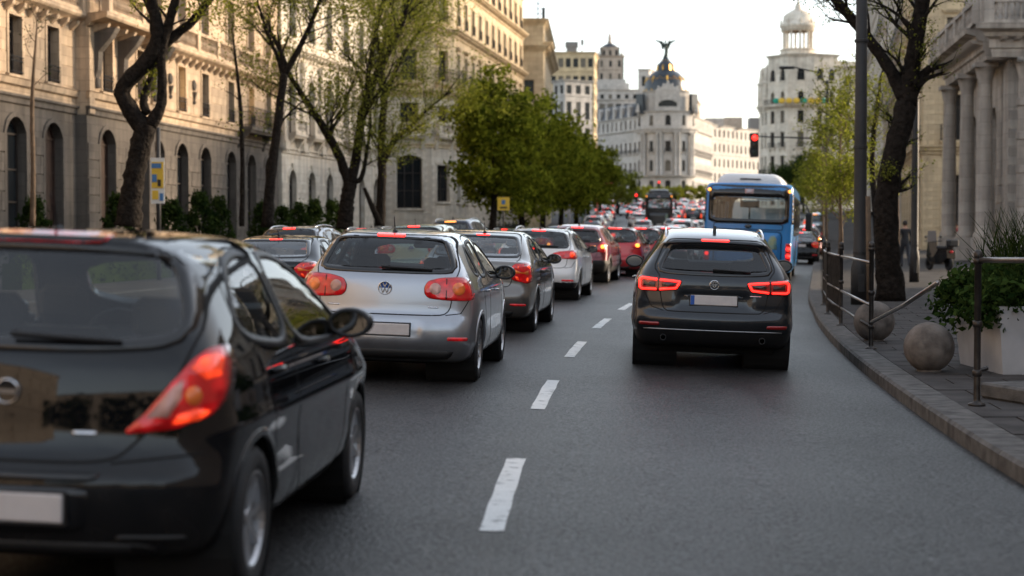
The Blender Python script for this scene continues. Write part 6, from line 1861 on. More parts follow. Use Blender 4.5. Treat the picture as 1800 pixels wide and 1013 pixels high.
for i in range(1, len(posts) - 1):
    (P, h), (Q, g) = posts[i], posts[i + 1]
    for fz in (.28, .55, 1.09):
        a, c = P - o0 + Vector((0, 0, min(fz, h - .05))), Q - o0 + Vector((0, 0, min(fz, g - .05)))
        m_ = a.lerp(c, .5) + Vector((rng.uniform(-.02, .02), 0, rng.uniform(-.02, .01)))
        MB().tube([a, m_, c], .02, 8).obj('rail', M_RAILT if fz > .3 else M_RAIL, R_, True)
# dark mesh infill further along
b = MB()
for i in range(2, len(posts) - 1):
    (P, h), (Q, g) = posts[i], posts[i + 1]
    for k in range(1, 14):
        a = P.lerp(Q, k / 14) - o0; b.tube([a + Vector((0, 0, .1)), a + Vector((0, 0, 1.08))], .011, 4, False)
o = b.obj('rail_bars', M_RAIL, R_); o['kind'] = 'stuff'
# bent rail rising towards the planter
P, h = posts[1]; A = P - o0 + Vector((0, 0, .34)); E = pix(1648, 497, 17.6) - o0
MB().tube([A, A.lerp(E, .55) + Vector((0, 0, -.03)), E], .024, 8).obj('bent_rail', M_RAILT, R_, True)
P, h = posts[0]
o = obj('railing_post', post_mesh(h), None, P); tag(o, 'nearest railing post with a broken off top rail, beside the white planter', 'railing post')
MB().tube([(0, 0, h - .05), (.5, -1.1, h - .035), (1.15, -2.6, h - .03)], .024, 8).obj('rail', M_RAILT, o, True)
b = MB(); b.tube([(0, 0, .3), (.1, .05, .32)], .02, 6); b.obj('rail_stub', M_RAIL, o)

# granite balls
for (px, py, r, lb) in ((1538, 600, .275, 'granite ball bollard half behind the railing post'), (1635, 654, .268, 'granite ball bollard nearest the white planter')):
    a = pix(px, py, 10) - Vector((0, 0, CAMH)); P = Vector((0, 0, CAMH)) + a * ((walk_z(0, 0) - CAMH) / a.z)
    P.y += .06
    e = empty('ball_bollard', (P.x, P.y, walk_z(0, P.y))); tag(e, lb, 'bollard', 'granite ball bollards')
    MB().ball((0, 0, r * .97), r, 32, 20).obj('ball', M_BALL, e, True)
    MB().lathe([(.0, 0), (.13, 0), (.13, .02), (.1, .05)], (0, 0, 0), 16).obj('foot', M_BALL, e)

# white planter with shrubs and grasses
c = pix(1763, 658, 10) - Vector((0, 0, CAMH)); C0 = Vector((0, 0, CAMH)) + c * ((.02 - CAMH) / c.z)
pl = empty('planter', (C0.x, C0.y, .01), (0, 0, math.radians(-88))); tag(pl, 'white tapered planter box full of ivy and tall grasses', 'planter')
b = MB()
W_, D_, H_ = 1.5, 1.0, .72
V = [(-W_, 0, 0), (0, 0, 0), (0, D_, 0), (-W_, D_, 0), (-W_ - .07, -.07, H_), (.07, -.07, H_), (.07, D_ + .07, H_), (-W_ - .07, D_ + .07, H_), (-W_, 0.02, H_), (0, .02, H_), (0, D_ - .02, H_), (-W_, D_ - .02, H_), (-W_, .02, H_ - .12), (0, .02, H_ - .12), (0, D_ - .02, H_ - .12), (-W_, D_ - .02, H_ - .12)]
F = [(0, 1, 5, 4), (1, 2, 6, 5), (2, 3, 7, 6), (3, 0, 4, 7), (4, 5, 9, 8), (5, 6, 10, 9), (6, 7, 11, 10), (7, 4, 8, 11), (8, 9, 13, 12), (9, 10, 14, 13), (10, 11, 15, 14), (11, 8, 12, 15), (3, 2, 1, 0)]
obj('box', mesh('box', V, F, M_BOX), pl)
obj('soil', mesh('soil', [(-W_, .02, H_ - .1), (0, .02, H_ - .1), (0, D_ - .02, H_ - .1), (-W_, D_ - .02, H_ - .1)], [(0, 1, 2, 3)], mat('soil', (.03, .02, .014), .95)), pl)
r_ = np.random.RandomState(5)
C = []
for k in range(140):
    c_ = np.array([r_.uniform(-W_ - .1, .05), r_.uniform(-.25, D_ + .15), 0]); e_ = max(abs(c_[0] + W_ / 2) / (W_ / 2), abs(c_[1] - D_ / 2) / (D_ / 2))
    c_[2] = H_ + .24 - .14 * max(0, e_ - .8) / .3 + r_.uniform(-.12, .1)
    C.append(c_ + r_.normal(size=(60, 3)) * .085)
sh = obj('ivy', leaf_mesh('ivy', np.vstack(C), .075, leaf_mat('ivy leaves', (.012, .028, .008), (.06, .1, .025), .25), 3), pl); sh['kind'] = 'stuff'
b = MB()
for k in range(330):
    x, y = r_.uniform(-W_ + .1, -.1), r_.uniform(.15, D_ - .15); a = r_.uniform(0, 6.28); L_ = r_.uniform(.5, 1.05); bd = r_.uniform(.1, .5)
    p0 = Vector((x, y, H_)); p1 = p0 + Vector((math.cos(a) * bd * .3, math.sin(a) * bd * .3, L_ * .6)); p2 = p0 + Vector((math.cos(a) * bd, math.sin(a) * bd, L_))
    b.tube([p0, p1, p2], [.007, .006, .002], 3, False)
g_ = b.obj('tall_grass', L_DARK, pl); g_['kind'] = 'stuff'
# stone plinth right of the near post
o = MB().box(-.1, 1.6, -.4, .9, 0, .14, .02).obj('plinth', M_KERB, None, loc=(4.6, 14.6, .01), rot=(0, 0, .3)); tag(o, 'low stone plinth on the pavement below the white planter', 'plinth')

# lamp posts
def lamp_post(px, py, d, wpx, label, h=10, arm=True):
    g = pix(px, py, d); k = d / FPX; r = wpx * k / 2
    e = empty('lamp_post', (g.x, d, walk_z(0, d))); tag(e, label, 'lamp post', 'lamp posts')
    MB().lathe([(0, 0), (r * 1.35, 0), (r * 1.35, .7), (r * 1.15, .85), (r, .9), (r * .95, 3), (r * .72, h), (0, h + .05)], (0, 0, 0), 20).obj('pole', M_BLKM, e, True)
    MB().box(-r * .5, r * .5, -r * 1.42, -r * 1.2, .25, .6, .01).obj('hatch', M_BLKM, e)
    for zz_ in (1.0, 3.1, 5.2): MB().lathe([(r * .9, zz_), (r * 1.08, zz_ + .01), (r * 1.08, zz_ + .06), (r * .9, zz_ + .07)], (0, 0, 0), 18).obj('clamp', M_BLKM, e)
    if arm:
        MB().tube([(0, 0, h - .3), (-.6, 0, h + .5), (-2.0, 0, h + .8)], [.06, .05, .04], 8).obj('arm', M_BLKM, e)
        MB().box(-2.8, -1.9, -.17, .17, h + .68, h + .84, .05).obj('lamp_head', M_BLKM, e)
    return e
lamp_post(1511, 527, 34.0, 23, 'thick black lamp post between the railing and the forked tree')
lamp_post(1607, 490, 48.0, 13, 'slimmer black lamp post right of the forked tree')
lamp_post(1452, 440, 100, 7, 'thin distant lamp post beyond the railing')
# small pole with tilted sign and bicycle rack beyond it
def pole_sign(px, py, topy, d, boxes, label, name='sign_post', r=.05):
    g = pix(px, py, d); z = walk_z(0, d) if True else g.z
    h = pix(px, topy, d).z - z
    e = empty(name, (g.x, d, z)); tag(e, label, 'sign')
    MB().lathe([(0, 0), (r, 0), (r, h), (0, h + .02)], (0, 0, 0), 10).obj('pole', M_BLKM, e, True)
    for (nm, x0, x1, z0, z1, y, m_) in boxes:
        bx = MB()
        bx.box(x0, x1, y - .015, y + .015, z0, z1, .004 if (x1 - x0) < .1 else .012); bx.obj(nm, m_, e)
    return e, h, FPX / d
# banner on a pole before the left block (printed poster: pale field, yellow and blue shapes)
e, h, k = pole_sign(279, 398, 225, 50, [], 'pole with a yellow and white poster banner before the warm block', r=.07)
zt, zb_ = pix(0, 278, 50).z - e.location.z, pix(0, 358, 50).z - e.location.z; W2 = 12 / k
rgd = [('banner', -W2, W2, zb_, zt, -.1, M_WSIGN), ('poster_print', -W2 * .85, W2 * .85, zb_ + .45, zt - .12, -.12, M_YEL), ('poster_print', -W2 * .85, W2 * .55, zt - .3, zt - .16, -.135, M_BSIGN), ('poster_print', -W2 * .8, -W2 * .1, zb_ + .62, zb_ + .85, -.135, M_BSIGN), ('poster_print', W2 * .0, W2 * .5, zb_ + .5, zb_ + .7, -.135, M_IRON), ('poster_print', -W2 * .8, W2 * .1, zb_ + .12, zb_ + .38, -.12, M_YEL), ('poster_print', W2 * .3, W2 * .8, zb_ + .08, zb_ + .3, -.12, M_BSIGN)]
for (nm, x0, x1, z0, z1, y, m_) in rgd: MB().box(x0, x1, y - .01, y + .01, z0, z1).obj(nm, m_, e)
MB().tube([(0, -.1, zt + .03), (0, 0, zt + .03)], .02, 6).tube([(0, -.1, zb_ - .03), (0, 0, zb_ - .03)], .02, 6).obj('bracket', M_BLKM, e)
e, h, k = pole_sign(885, 392, 346, 86, [], 'small square yellow sign on a post before the leafy trees', r=.04)
zt, zb_ = pix(0, 347, 86).z - e.location.z, pix(0, 370, 86).z - e.location.z; W2 = 10.5 / k
for (nm, x0, x1, z0, z1, y, m_) in (('sign_board', -W2, W2, zb_, zt, -.08, M_YEL), ('sign_symbol', -W2 * .3, W2 * .3, zb_ + .3, zt - .14, -.095, M_BSIGN), ('sign_symbol', -W2 * .6, W2 * .6, zb_ + .1, zb_ + .18, -.095, M_IRON)): MB().box(x0, x1, y - .01, y + .01, z0, z1, .003).obj(nm, m_, e)

# hedge and iron fence along the left pavement
M_HEDGE = L_DARK
def hedge(d0, d1, off, h, name, label):
    C = []; r = np.random.RandomState(int(d0))
    n = int((d1 - d0) * 18)
    e = empty(name, (kerb_l(d0) - off, d0, 0)); tag(e, label, 'hedge')
    for k in range(n):
        d = r.uniform(d0, d1); x = kerb_l(d) - off + r.uniform(-.3, .3); z = walk_z(x, d) + r.uniform(.1, h) * (1 + .12 * math.sin(d * 2.1))
        C.append(np.array([x, d, z]) + r.normal(size=(26, 3)) * .11)
    f = obj('foliage', leaf_mesh('foliage', np.vstack(C) - np.array(e.location), .1, M_HEDGE, 9), e)
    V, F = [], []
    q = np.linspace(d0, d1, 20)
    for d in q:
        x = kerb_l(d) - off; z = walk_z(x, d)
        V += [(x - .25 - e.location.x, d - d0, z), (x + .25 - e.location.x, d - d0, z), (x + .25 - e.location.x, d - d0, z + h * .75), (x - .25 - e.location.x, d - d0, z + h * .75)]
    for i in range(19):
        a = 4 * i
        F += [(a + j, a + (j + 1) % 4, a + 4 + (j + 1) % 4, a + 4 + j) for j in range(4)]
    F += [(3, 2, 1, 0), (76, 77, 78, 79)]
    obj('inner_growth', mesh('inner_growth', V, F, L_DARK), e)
hedge(42, 68, 3.5, .85, 'hedge', 'low clipped dark hedge on the left pavement')
def fence(d0, d1, off, h, label):
    e = empty('iron_fence', (kerb_l(d0) - off, d0, 0)); tag(e, label, 'fence')
    d = d0; prev = None
    pm = MB().box(-.05, .05, -.05, .05, 0, h + .1, .01).lathe([(.06, h + .1), (.03, h + .14), (.06, h + .2), (0, h + .26)], (0, 0, 0), 8).mesh('post', M_BLKM)
    while d <= d1:
        x = kerb_l(d) - off; z = walk_z(x, d); P = Vector((x, d, z)) - e.location
        obj('post', pm, e, P)
        if prev is not None:
            b = MB()
            for zz_ in (.15, h - .08): b.tube([prev + Vector((0, 0, zz_)), P + Vector((0, 0, zz_))], .022, 5)
            for k in range(1, 16):
                a = prev.lerp(P, k / 16); b.tube([a + Vector((0, 0, .08)), a + Vector((0, 0, h))], .014, 4, False)
            pn = b.obj('fence_panel', M_BLKM, e)
        prev = P; d += 2.2
fence(70, 128, 2.6, 1.35, 'black iron railing fence below the leafy trees')
hedge(70, 128, 3.4, 1.15, 'fence_hedge', 'dark shrub hedge behind the black iron fence')
# clipped conifers in tubs along the left facades
tub = MB().lathe([(0, 0), (.26, 0), (.34, .5), (.36, .5), (.36, .56), (.3, .56), (.29, .48), (0, .48)], (0, 0, 0), 14).mesh('tub', M_POT)
pxs = [(62, 56), (208, 55), (302, 58), (350, 60), (385, 62), (462, 68), (497, 70), (527, 72), (552, 74), (585, 78)]
lbl = ['leftmost potted conifer before the warm block', 'potted conifer left of the crooked tree trunk', 'potted conifer just right of the poster banner', 'second potted conifer right of the poster banner', 'third potted conifer right of the poster banner', 'potted conifer right of the warm block corner', 'potted conifer before the first arch of the pale mansion', 'potted conifer before the pale mansion, left of the forked tree trunk', 'second potted conifer left of the forked tree trunk', 'potted conifer touching the forked tree trunk']
crown_me = []
for i in range(3):
    r = np.random.RandomState(90 + i); C = []
    for k in range(110):
        z = r.uniform(.5, 2.0); rr_ = .48 * (1 - ((z - .9) / 1.25) ** 2 if z > .9 else 1) ; a = r.uniform(0, 6.28)
        C.append(np.array([math.cos(a) * rr_ * r.uniform(.4, 1), math.sin(a) * rr_ * r.uniform(.4, 1), z]) + r.normal(size=(18, 3)) * .08)
    crown_me.append(leaf_mesh('crown', np.vstack(C), .11, L_DARK, i))
for i, (px, d) in enumerate(pxs):
    x = (px - 900) / FPX * d
    e = empty('potted_conifer', (x, d, walk_z(x, d)), (0, 0, rng.random() * 6)); tag(e, lbl[i], 'potted plant', 'potted conifers along the left facades')
    e.scale = (1.15, 1.15, rng.uniform(1.15, 1.45))
    obj('tub', tub, e); obj('crown', crown_me[i % 3], e); MB().lathe([(.04, .45), (.03, 1.2)], (0, 0, 0), 6).obj('stem', M_BARK, e)
# traffic lights
M_GRNP = mat('green painted metal', (.05, .16, .13), .5)
def signal(e, x, z, red=True, s=1.0, y=-.05):
    h = MB().box(x - .17 * s, x + .17 * s, y - .1, y + .14, z - 1.0 * s, z, .03).obj('signal_head', M_BLKM, e)
    for i, m_ in enumerate((M_REDB if red else M_REDD, mat('dark lens', (.03, .02, .01), .3), mat('dark green lens', (.01, .03, .015), .3))):
        MB().lathe([(0, -.03), (.115 * s, -.02), (.13 * s, .02)], (x, y - .1, z - (.2 + .3 * i) * s), 14, 'y').obj('lens', m_, h)
        MB().lathe([(.14 * s, 0), (.14 * s, -.16)], (x, y - .09, z - (.2 + .3 * i) * s), 12, 'y', -2.2, 2.2).obj('visor', M_BLKM, h)
def traffic_light(px, d, label, armpx=None, army=None, heads=(), h=3.2, m_=None, name='traffic_light'):
    x = (px - 900) / FPX * d; z = walk_z(x, d) if True else 0
    e = empty(name, (x, d, z)); tag(e, label, 'traffic light')
    MB().lathe([(0, 0), (.12, 0), (.12, .5), (.07, .6), (.055, h), (0, h + .03)], (0, 0, 0), 10).obj('pole', m_ or M_BLKM, e, True)
    if armpx is not None:
        xa = (armpx - px) / FPX * d; za = pix(0, army, d).z - z
        MB().tube([(0, 0, za - .6), (xa * .2, 0, za - .1), (xa, 0, za)], [.06, .05, .035], 8).obj('arm', m_ or M_BLKM, e)
    for (hx, hy, red, s) in heads:
        signal(e, (hx - px) / FPX * d, pix(0, hy, d).z - z, red, s)
    return e
traffic_light(1447, 95, 'mast arm traffic light showing red, hanging over the lane above the bus', 1324, 240, [(1325, 234, True, 1.35)], 7.0)
traffic_light(1050, 160, 'traffic light with an orange striped post in the middle of the far junction', 1076, 322, [(1050, 321, False, 1.3)], 5.4, mat('orange post', (.5, .09, .03), .5))
traffic_light(1024, 175, 'green traffic light arm left of the orange striped post', 1048, 322, [(1024, 322, False, 1.1)], 5.6, M_GRNP)
traffic_light(1001, 140, 'slim grey lamp and signal post at the end of the leafy trees', None, None, [(1002, 316, False, .8)], 4.6, M_RAILT)
for i, (px, py, d, lb) in enumerate(((1158, 318, 300, 'far red traffic light below the domed building'), (1095, 325, 280, 'far red traffic light left of the domed building'), (1118, 340, 240, 'far low red traffic light among the queue'))):
    traffic_light(px, d, lb, None, None, [(px, py, True, 1.3)], pix(0, py, d).z - walk_z(0, d))
# ------------------------------------------------------------------ the street behind the camera
block('terrace_behind', 'plain stone terrace behind the viewpoint on the left', [(-22, -62), (-19.5, 34)], [dict(f, rows=()) for f in fls([0, 5, 9.5, 14, 18], 1.3, .55)], 18.2, S_TAN, step=5.5, back=[(-34, 34), (-36, -62)], z=0)
block('terrace_behind', 'plain stone terrace behind the viewpoint on the right', [(20, 48), (17, -62)], [dict(f, rows=()) for f in fls([0, 5, 9.5, 14], 1.3, .55)], 14.2, S_TAN, step=5.5, back=[(30, -62), (34, 48)], z=0)
block('square_palace', 'dark stone palace closing the street behind the viewpoint', [(45, -105), (-45, -105)], [dict(f, rows=()) for f in fls([0, 6, 12, 18], 1.6, .55)], 18.4, S_TAN, step=6, back=[(-45, -120), (45, -120)], z=0)
for i in range(9):
    dense(100 + i, 900 + FPX * (-24 + 6 * i + 1.5 * math.sin(i * 3)) / (-52 - 6 * (i % 2)), 0, -52 - 6 * (i % 2), 9.5, 3.4, 'dense tree in the row across the street behind the viewpoint', L_DARK, 60, .4, 'trees behind the viewpoint', per=45)
# ------------------------------------------------------------------ the kinds of car
def circ(x, z, r, n=20, sq=1.0): return [(x + r * sq * math.cos(t), z + r * math.sin(t)) for t in np.linspace(0, 2 * math.pi, n, endpoint=False)]
P_BLACK = paint('black paint', (0.004, 0.0045, 0.006), 0.0, 0.3, 0.0, 0.18)
P_SILVER = paint('silver paint', (0.42, 0.44, 0.48), 0.75, 0.3)
P_GREY = paint('dark grey paint', (0.022, 0.026, 0.032), 0.5, 0.3, 0.2, 0.25)
P_BEIGE = paint('grey beige paint', (0.2, 0.185, 0.17), 0.7, 0.3)
P_WHITE = paint('white paint', (0.86, 0.86, 0.86), 0.0, 0.3, 0.5, 0.18)
P_RED = paint('red paint', (0.62, 0.012, 0.02), 0.1, 0.3)
P_MAROON = paint('maroon paint', (0.16, 0.012, 0.016), 0.3, 0.3)
P_NAVY = paint('navy paint', (0.02, 0.028, 0.05), 0.4, 0.25)
P_BLUE = paint('pale blue paint', (0.3, 0.38, 0.45), 0.5, 0.3)
P_GREEN = paint('pale green paint', (0.35, 0.42, 0.34), 0.5, 0.3)

HATCH_BLACK = dict(
    L=4.0, W=1.737, H=1.488, belt=.98, wheel=.305, axles=(.68, 3.19), paint=P_BLACK, rim='seven', bow=.2, crown=.06, k=.15, gtaper=.08,
    prof=[(.28, .2), (.1, .23), (.03, .34), (.0, .5), (.012, .56), (.055, .6), (.085, .68), (.1, .86), (.13, 1.02), (.26, 1.22), (.4, 1.42), (.38, 1.455), (.5, 1.468), (.9, 1.482), (1.5, 1.488), (2.05, 1.45), (2.5, 1.28), (3.0, 1.04), (3.4, .93), (3.75, .8), (3.93, .66), (4.0, .5), (3.98, .32), (3.85, .2)],
    cross=[(.1, .9), (.25, .965), (.45, .995), (.65, 1.0), (.85, .985), (.98, .955), (1.05, .925), (1.3, .78), (1.45, .67), (1.6, .6)],
    plan=[(-.3, .86), (0, .88), (.3, .955), (.7, .995), (1.2, 1.0), (2.9, 1.0), (3.5, .98), (4.0, .85), (4.4, .75)],
    lines=[(.72, .012, .05), (.42, .008, .06)],
    rearwin=[(-.62, 1.06), (-.3, 1.035), (.3, 1.035), (.62, 1.06), (.665, 1.15), (.58, 1.38), (.48, 1.425), (-.48, 1.425), (-.58, 1.38), (-.665, 1.15)], rwtrim=(.025, .03),
    windscreen=[(-.62, 1.04), (.62, 1.04), (.5, 1.38), (-.5, 1.38)],
    sidewins=[[(.64, 1.12), (.76, 1.04), (1.42, .985), (1.43, 1.385), (1.2, 1.4), (.9, 1.35)], [(1.49, .98), (2.58, .945), (2.78, .98), (2.22, 1.3), (1.92, 1.385), (1.49, 1.39)]], win_door=[0, 1],
    doors=[[(.98, .62), (1.02, .3), (1.45, .26), (1.45, 1.415), (1.1, 1.42), (.72, 1.3), (.64, 1.08), (.86, .92)], [(1.455, .26), (2.55, .26), (2.72, .55), (2.76, .98), (2.3, 1.3), (1.95, 1.41), (1.455, 1.415)]],
    tailgate=[(-.42, .6), (.42, .6), (.56, .74), (.66, .98), (.7, 1.12), (.62, 1.4), (.52, 1.455), (-.52, 1.455), (-.62, 1.4), (-.7, 1.12), (-.66, .98), (-.56, .74)],
    bumper_z=.59, fseat=1.9, rseat=1.05, mirror=(2.5, 1.0), mirror_m=P_BLACK,
    lamps=[dict(phi=25, keep=.1, m=M_RED, o=[(.455, .71), (.54, .79), (.63, .9), (.71, .99), (.78, 1.035), (.86, 1.04), (.885, .99), (.865, .88), (.79, .785), (.64, .73)],
          sub=[([(.545, .775), (.625, .775), (.675, .85), (.68, .92), (.645, .895)], M_CLR, .004), (circ(.72, .86, .036, sq=.9), M_AMB, .006), ([(.71, .965), (.75, 1.0), (.81, 1.02), (.845, .995), (.83, .935), (.77, .92)], M_REDL, .005), ([(.64, .75), (.74, .765), (.785, .8), (.73, .81), (.66, .785)], M_REDL, .005), ([(.5, .725), (.59, .735), (.61, .76), (.53, .755)], M_RED, .004)])],
    third=(.28, 1.438, 1.466), third_m=M_RED, reflectors=[(.45, .72, .3, .325, M_PLA)], plate=(.43, .055), badge=(.86, .05, 'bar'),
    panels=[([(-.33, .33), (.33, .33), (.36, .51), (-.36, .51)], M_GBK, .002, 'plate_recess'), ([(-.36, .53), (.36, .53), (.4, .565), (-.4, .565)], M_GBK, .006, 'tailgate_grip'),
            ([(-.55, .22), (.55, .22), (.6, .29), (-.6, .29)], M_PLA, .004, 'valance'), ([(.26, .7), (.35, .7), (.35, .718), (.26, .718)], M_CHR, .002, 'model_lettering')],
    handles=[(1.05, .9, 0), (2.02, .87, 1)], handle_m=P_BLACK, wiper=(.0, .42, 1.065, 1.05), aerial=(.62, 'rod'),
    gaps=[([(.42, .6), (.6, .62), (.78, .64)], 20)])

HATCH_SILVER = dict(
    L=4.2, W=1.76, H=1.483, belt=.98, wheel=.312, axles=(.80, 3.38), paint=P_SILVER, rim='ten', bow=.15, crown=.05, k=.12, gtaper=.09,
    prof=[(.26, .2), (.13, .22), (.05, .33), (.0, .42), (.0, .55), (.04, .64), (.075, .68), (.09, .85), (.115, 1.0), (.16, 1.07), (.4, 1.36), (.36, 1.415), (.5, 1.442), (.9, 1.475), (1.5, 1.483), (2.1, 1.45), (2.55, 1.28), (3.1, 1.03), (3.55, .93), (3.95, .8), (4.13, .66), (4.2, .5), (4.18, .3), (4.0, .2)],
    cross=[(.1, .9), (.25, .96), (.42, .995), (.65, 1.0), (.85, .985), (.98, .95), (1.06, .915), (1.3, .775), (1.45, .67), (1.6, .6)],
    plan=[(-.3, .88), (0, .9), (.3, .965), (.7, .995), (1.2, 1.0), (3.1, 1.0), (3.7, .97), (4.2, .84), (4.6, .75)],
    lines=[(.9, .008, .04), (.42, .008, .06)],
    rearwin=[(-.63, 1.08), (.63, 1.08), (.655, 1.13), (.56, 1.36), (.5, 1.405), (-.5, 1.405), (-.56, 1.36), (-.655, 1.13)], rwtrim=(.025, .03), rglass=M_GLD,
    windscreen=[(-.64, 1.04), (.64, 1.04), (.52, 1.38), (-.52, 1.38)],
    sidewins=[[(.66, 1.13), (.74, 1.05), (1.0, 1.03), (1.0, 1.33), (.9, 1.31)], [(1.05, 1.025), (1.62, 1.01), (1.62, 1.37), (1.4, 1.38), (1.07, 1.345)], [(1.7, 1.005), (2.75, .98), (2.9, 1.0), (2.4, 1.26), (2.1, 1.36), (1.7, 1.375)]], win_door=[0, 0, 1],
    doors=[[(1.2, .6), (1.22, .27), (1.66, .25), (1.66, 1.425), (1.3, 1.43), (1.02, 1.385), (1.0, 1.0), (1.12, .85)], [(1.665, .25), (2.75, .25), (2.9, .55), (2.93, .99), (2.45, 1.29), (2.12, 1.4), (1.665, 1.425)]],
    tailgate=[(-.56, .665), (.56, .665), (.63, .72), (.66, .98), (.7, 1.12), (.6, 1.38), (.52, 1.43), (-.52, 1.43), (-.6, 1.38), (-.7, 1.12), (-.66, .98), (-.63, .72)],
    bumper_z=.665, fseat=2.05, rseat=1.2, mirror=(2.68, 1.0), mirror_m=P_BLACK,
    lamps=[dict(phi=14, keep=.14, m=M_RED, o=[(.4, .87), (.44, .83), (.6, .815), (.84, .815), (.872, .84), (.835, .985), (.78, 1.03), (.55, 1.02), (.43, .99), (.395, .93)],
          sub=[(circ(.5, .92, .055), M_CLR, .004), (circ(.725, .925, .06), M_AMB, .004), ([(.6, .822), (.61, .822), (.615, 1.015), (.605, 1.015)], M_GAP, .004)])],
    third=(.14, 1.405, 1.427), reflectors=[(.62, .82, .43, .465, M_RED)], plate=(.525, .055), badge=(.915, .068, 'vw'),
    panels=[([(-.34, .455), (.34, .455), (.34, .6), (-.34, .6)], P_SILVER, -.002, 'plate_recess'), ([(-.62, .24), (.62, .24), (.7, .33), (-.7, .33)], M_PLA, .006, 'valance'),
            ([(-.56, .735), (-.44, .735), (-.44, .75), (-.56, .75)], M_CHR, .002, 'model_lettering'), ([(.42, .735), (.52, .735), (.52, .75), (.42, .75)], M_CHR, .002, 'model_lettering')],
    dents=[(0, .36, .45, .61, .014, .012)],
    handles=[(1.3, .88, 0), (2.2, .86, 1)], handle_m=P_SILVER, wiper=(-.05, .44, 1.1, 1.085), aerial=(.62, 'rod'),
    gaps=[([(.6, .67), (.75, .69), (.83, .815)], 14)])

SUV_GREY = dict(
    L=4.48, W=1.84, H=1.60, belt=1.05, wheel=.345, tyre_w=.225, axles=(.86, 3.53), paint=P_GREY, rim='five', bow=.17, crown=.05, k=.12, gtaper=.10, track=.895,
    prof=[(.4, .24), (.2, .27), (.1, .36), (.03, .46), (.0, .56), (.02, .62), (.06, .68), (.055, .76), (.075, .9), (.085, 1.02), (.14, 1.1), (.42, 1.38), (.30, 1.43), (.36, 1.475), (.6, 1.53), (1.1, 1.585), (1.7, 1.6), (2.3, 1.56), (2.75, 1.38), (3.3, 1.13), (3.8, 1.03), (4.2, .9), (4.4, .74), (4.47, .55), (4.42, .34), (4.2, .24)],
    cross=[(.1, .88), (.3, .955), (.5, 1.0), (.72, 1.0), (.92, .985), (1.05, .955), (1.15, .9), (1.35, .76), (1.5, .67), (1.7, .58)],
    plan=[(-.3, .87), (0, .89), (.3, .965), (.7, .998), (1.2, 1.0), (3.3, 1.0), (3.9, .97), (4.48, .84), (4.8, .75)],
    lines=[(.98, .008, .05), (.5, .01, .07)],
    rearwin=[(-.6, 1.105), (-.3, 1.09), (.3, 1.09), (.6, 1.105), (.63, 1.14), (.54, 1.33), (.48, 1.385), (-.48, 1.385), (-.54, 1.33), (-.63, 1.14)], rwtrim=(.03, .03), rglass=M_GLD, sglass=M_GLD,
    windscreen=[(-.66, 1.14), (.66, 1.14), (.54, 1.48), (-.54, 1.48)],
    sidewins=[[(.7, 1.22), (.8, 1.14), (1.05, 1.11), (1.05, 1.42), (.95, 1.4)], [(1.1, 1.105), (1.75, 1.09), (1.75, 1.47), (1.5, 1.48), (1.12, 1.44)], [(1.83, 1.085), (2.95, 1.06), (3.1, 1.08), (2.6, 1.35), (2.3, 1.46), (1.83, 1.475)]], win_door=[0, 0, 1],
    doors=[[(1.25, .66), (1.28, .33), (1.78, .31), (1.78, 1.53), (1.3, 1.53), (1.07, 1.48), (1.04, 1.05), (1.16, .9)], [(1.785, .31), (2.95, .31), (3.12, .62), (3.14, 1.07), (2.65, 1.39), (2.3, 1.5), (1.785, 1.53)]],
    tailgate=[(-.52, .655), (.52, .655), (.57, .7), (.6, .86), (.61, 1.05), (.68, 1.14), (.58, 1.4), (.5, 1.47), (-.5, 1.47), (-.58, 1.4), (-.68, 1.14), (-.61, 1.05), (-.6, .86), (-.57, .7)],
    bumper_z=.655, fseat=2.2, rseat=1.3, mirror=(2.75, 1.12), mirror_m=M_GBK,
    plastic_z=lambda y, x: np.where(y < .5, .435, .37),
    lamps=[dict(phi=16, keep=.1, m=M_REDD, o=[(.37, 1.0), (.42, .895), (.62, .875), (.83, .875), (.875, .9), (.885, 1.0), (.84, 1.035), (.62, 1.02)],
          sub=[([(.44, .935), (.6, .92), (.6, .985), (.42, .985)], M_GBK, .002), ([(.67, .915), (.82, .915), (.82, .995), (.67, .985)], M_GBK, .002), ([(.632, .88), (.642, .88), (.642, 1.02), (.632, 1.02)], M_GAP, .004)],
          strips=[([(.62, 1.0), (.395, .985), (.435, .912), (.62, .893)], .022, M_REDB), ([(.655, 1.003), (.83, 1.015), (.862, .99), (.855, .91), (.825, .893), (.655, .893)], .022, M_REDB)])],
    third=(.16, 1.447, 1.463), reflectors=[(.6, .84, .49, .53, M_REDD)], plate=(.79, .055), eu=True, badge=(.965, .055, 'oval'),
    panels=[([(-.3, .72), (.3, .72), (.36, .84), (.28, .862), (-.28, .862), (-.36, .84)], P_GREY, -.002, 'plate_recess'), ([(.40, .845), (.53, .845), (.53, .855), (.40, .855)], M_CHR, .002, 'model_lettering'),
            ([(-.8, .445), (.8, .445), (.8, .458), (-.8, .458)], M_ALU, .004, 'bumper_moulding')],
    dents=[(0, .40, .71, .86, .035, .018)],
    handles=[(1.38, .98, 0), (2.4, .96, 1)], handle_m=P_GREY, wiper=(-.02, .4, 1.115, 1.1), aerial=(.85, 'fin'), rails=(.75, 2.6, .56), exhaust=[(-.55, .36, .035), (.55, .36, .035)],
    sill=.26, gaps=[([(.56, .66), (.7, .7), (.8, .87)], 16)])

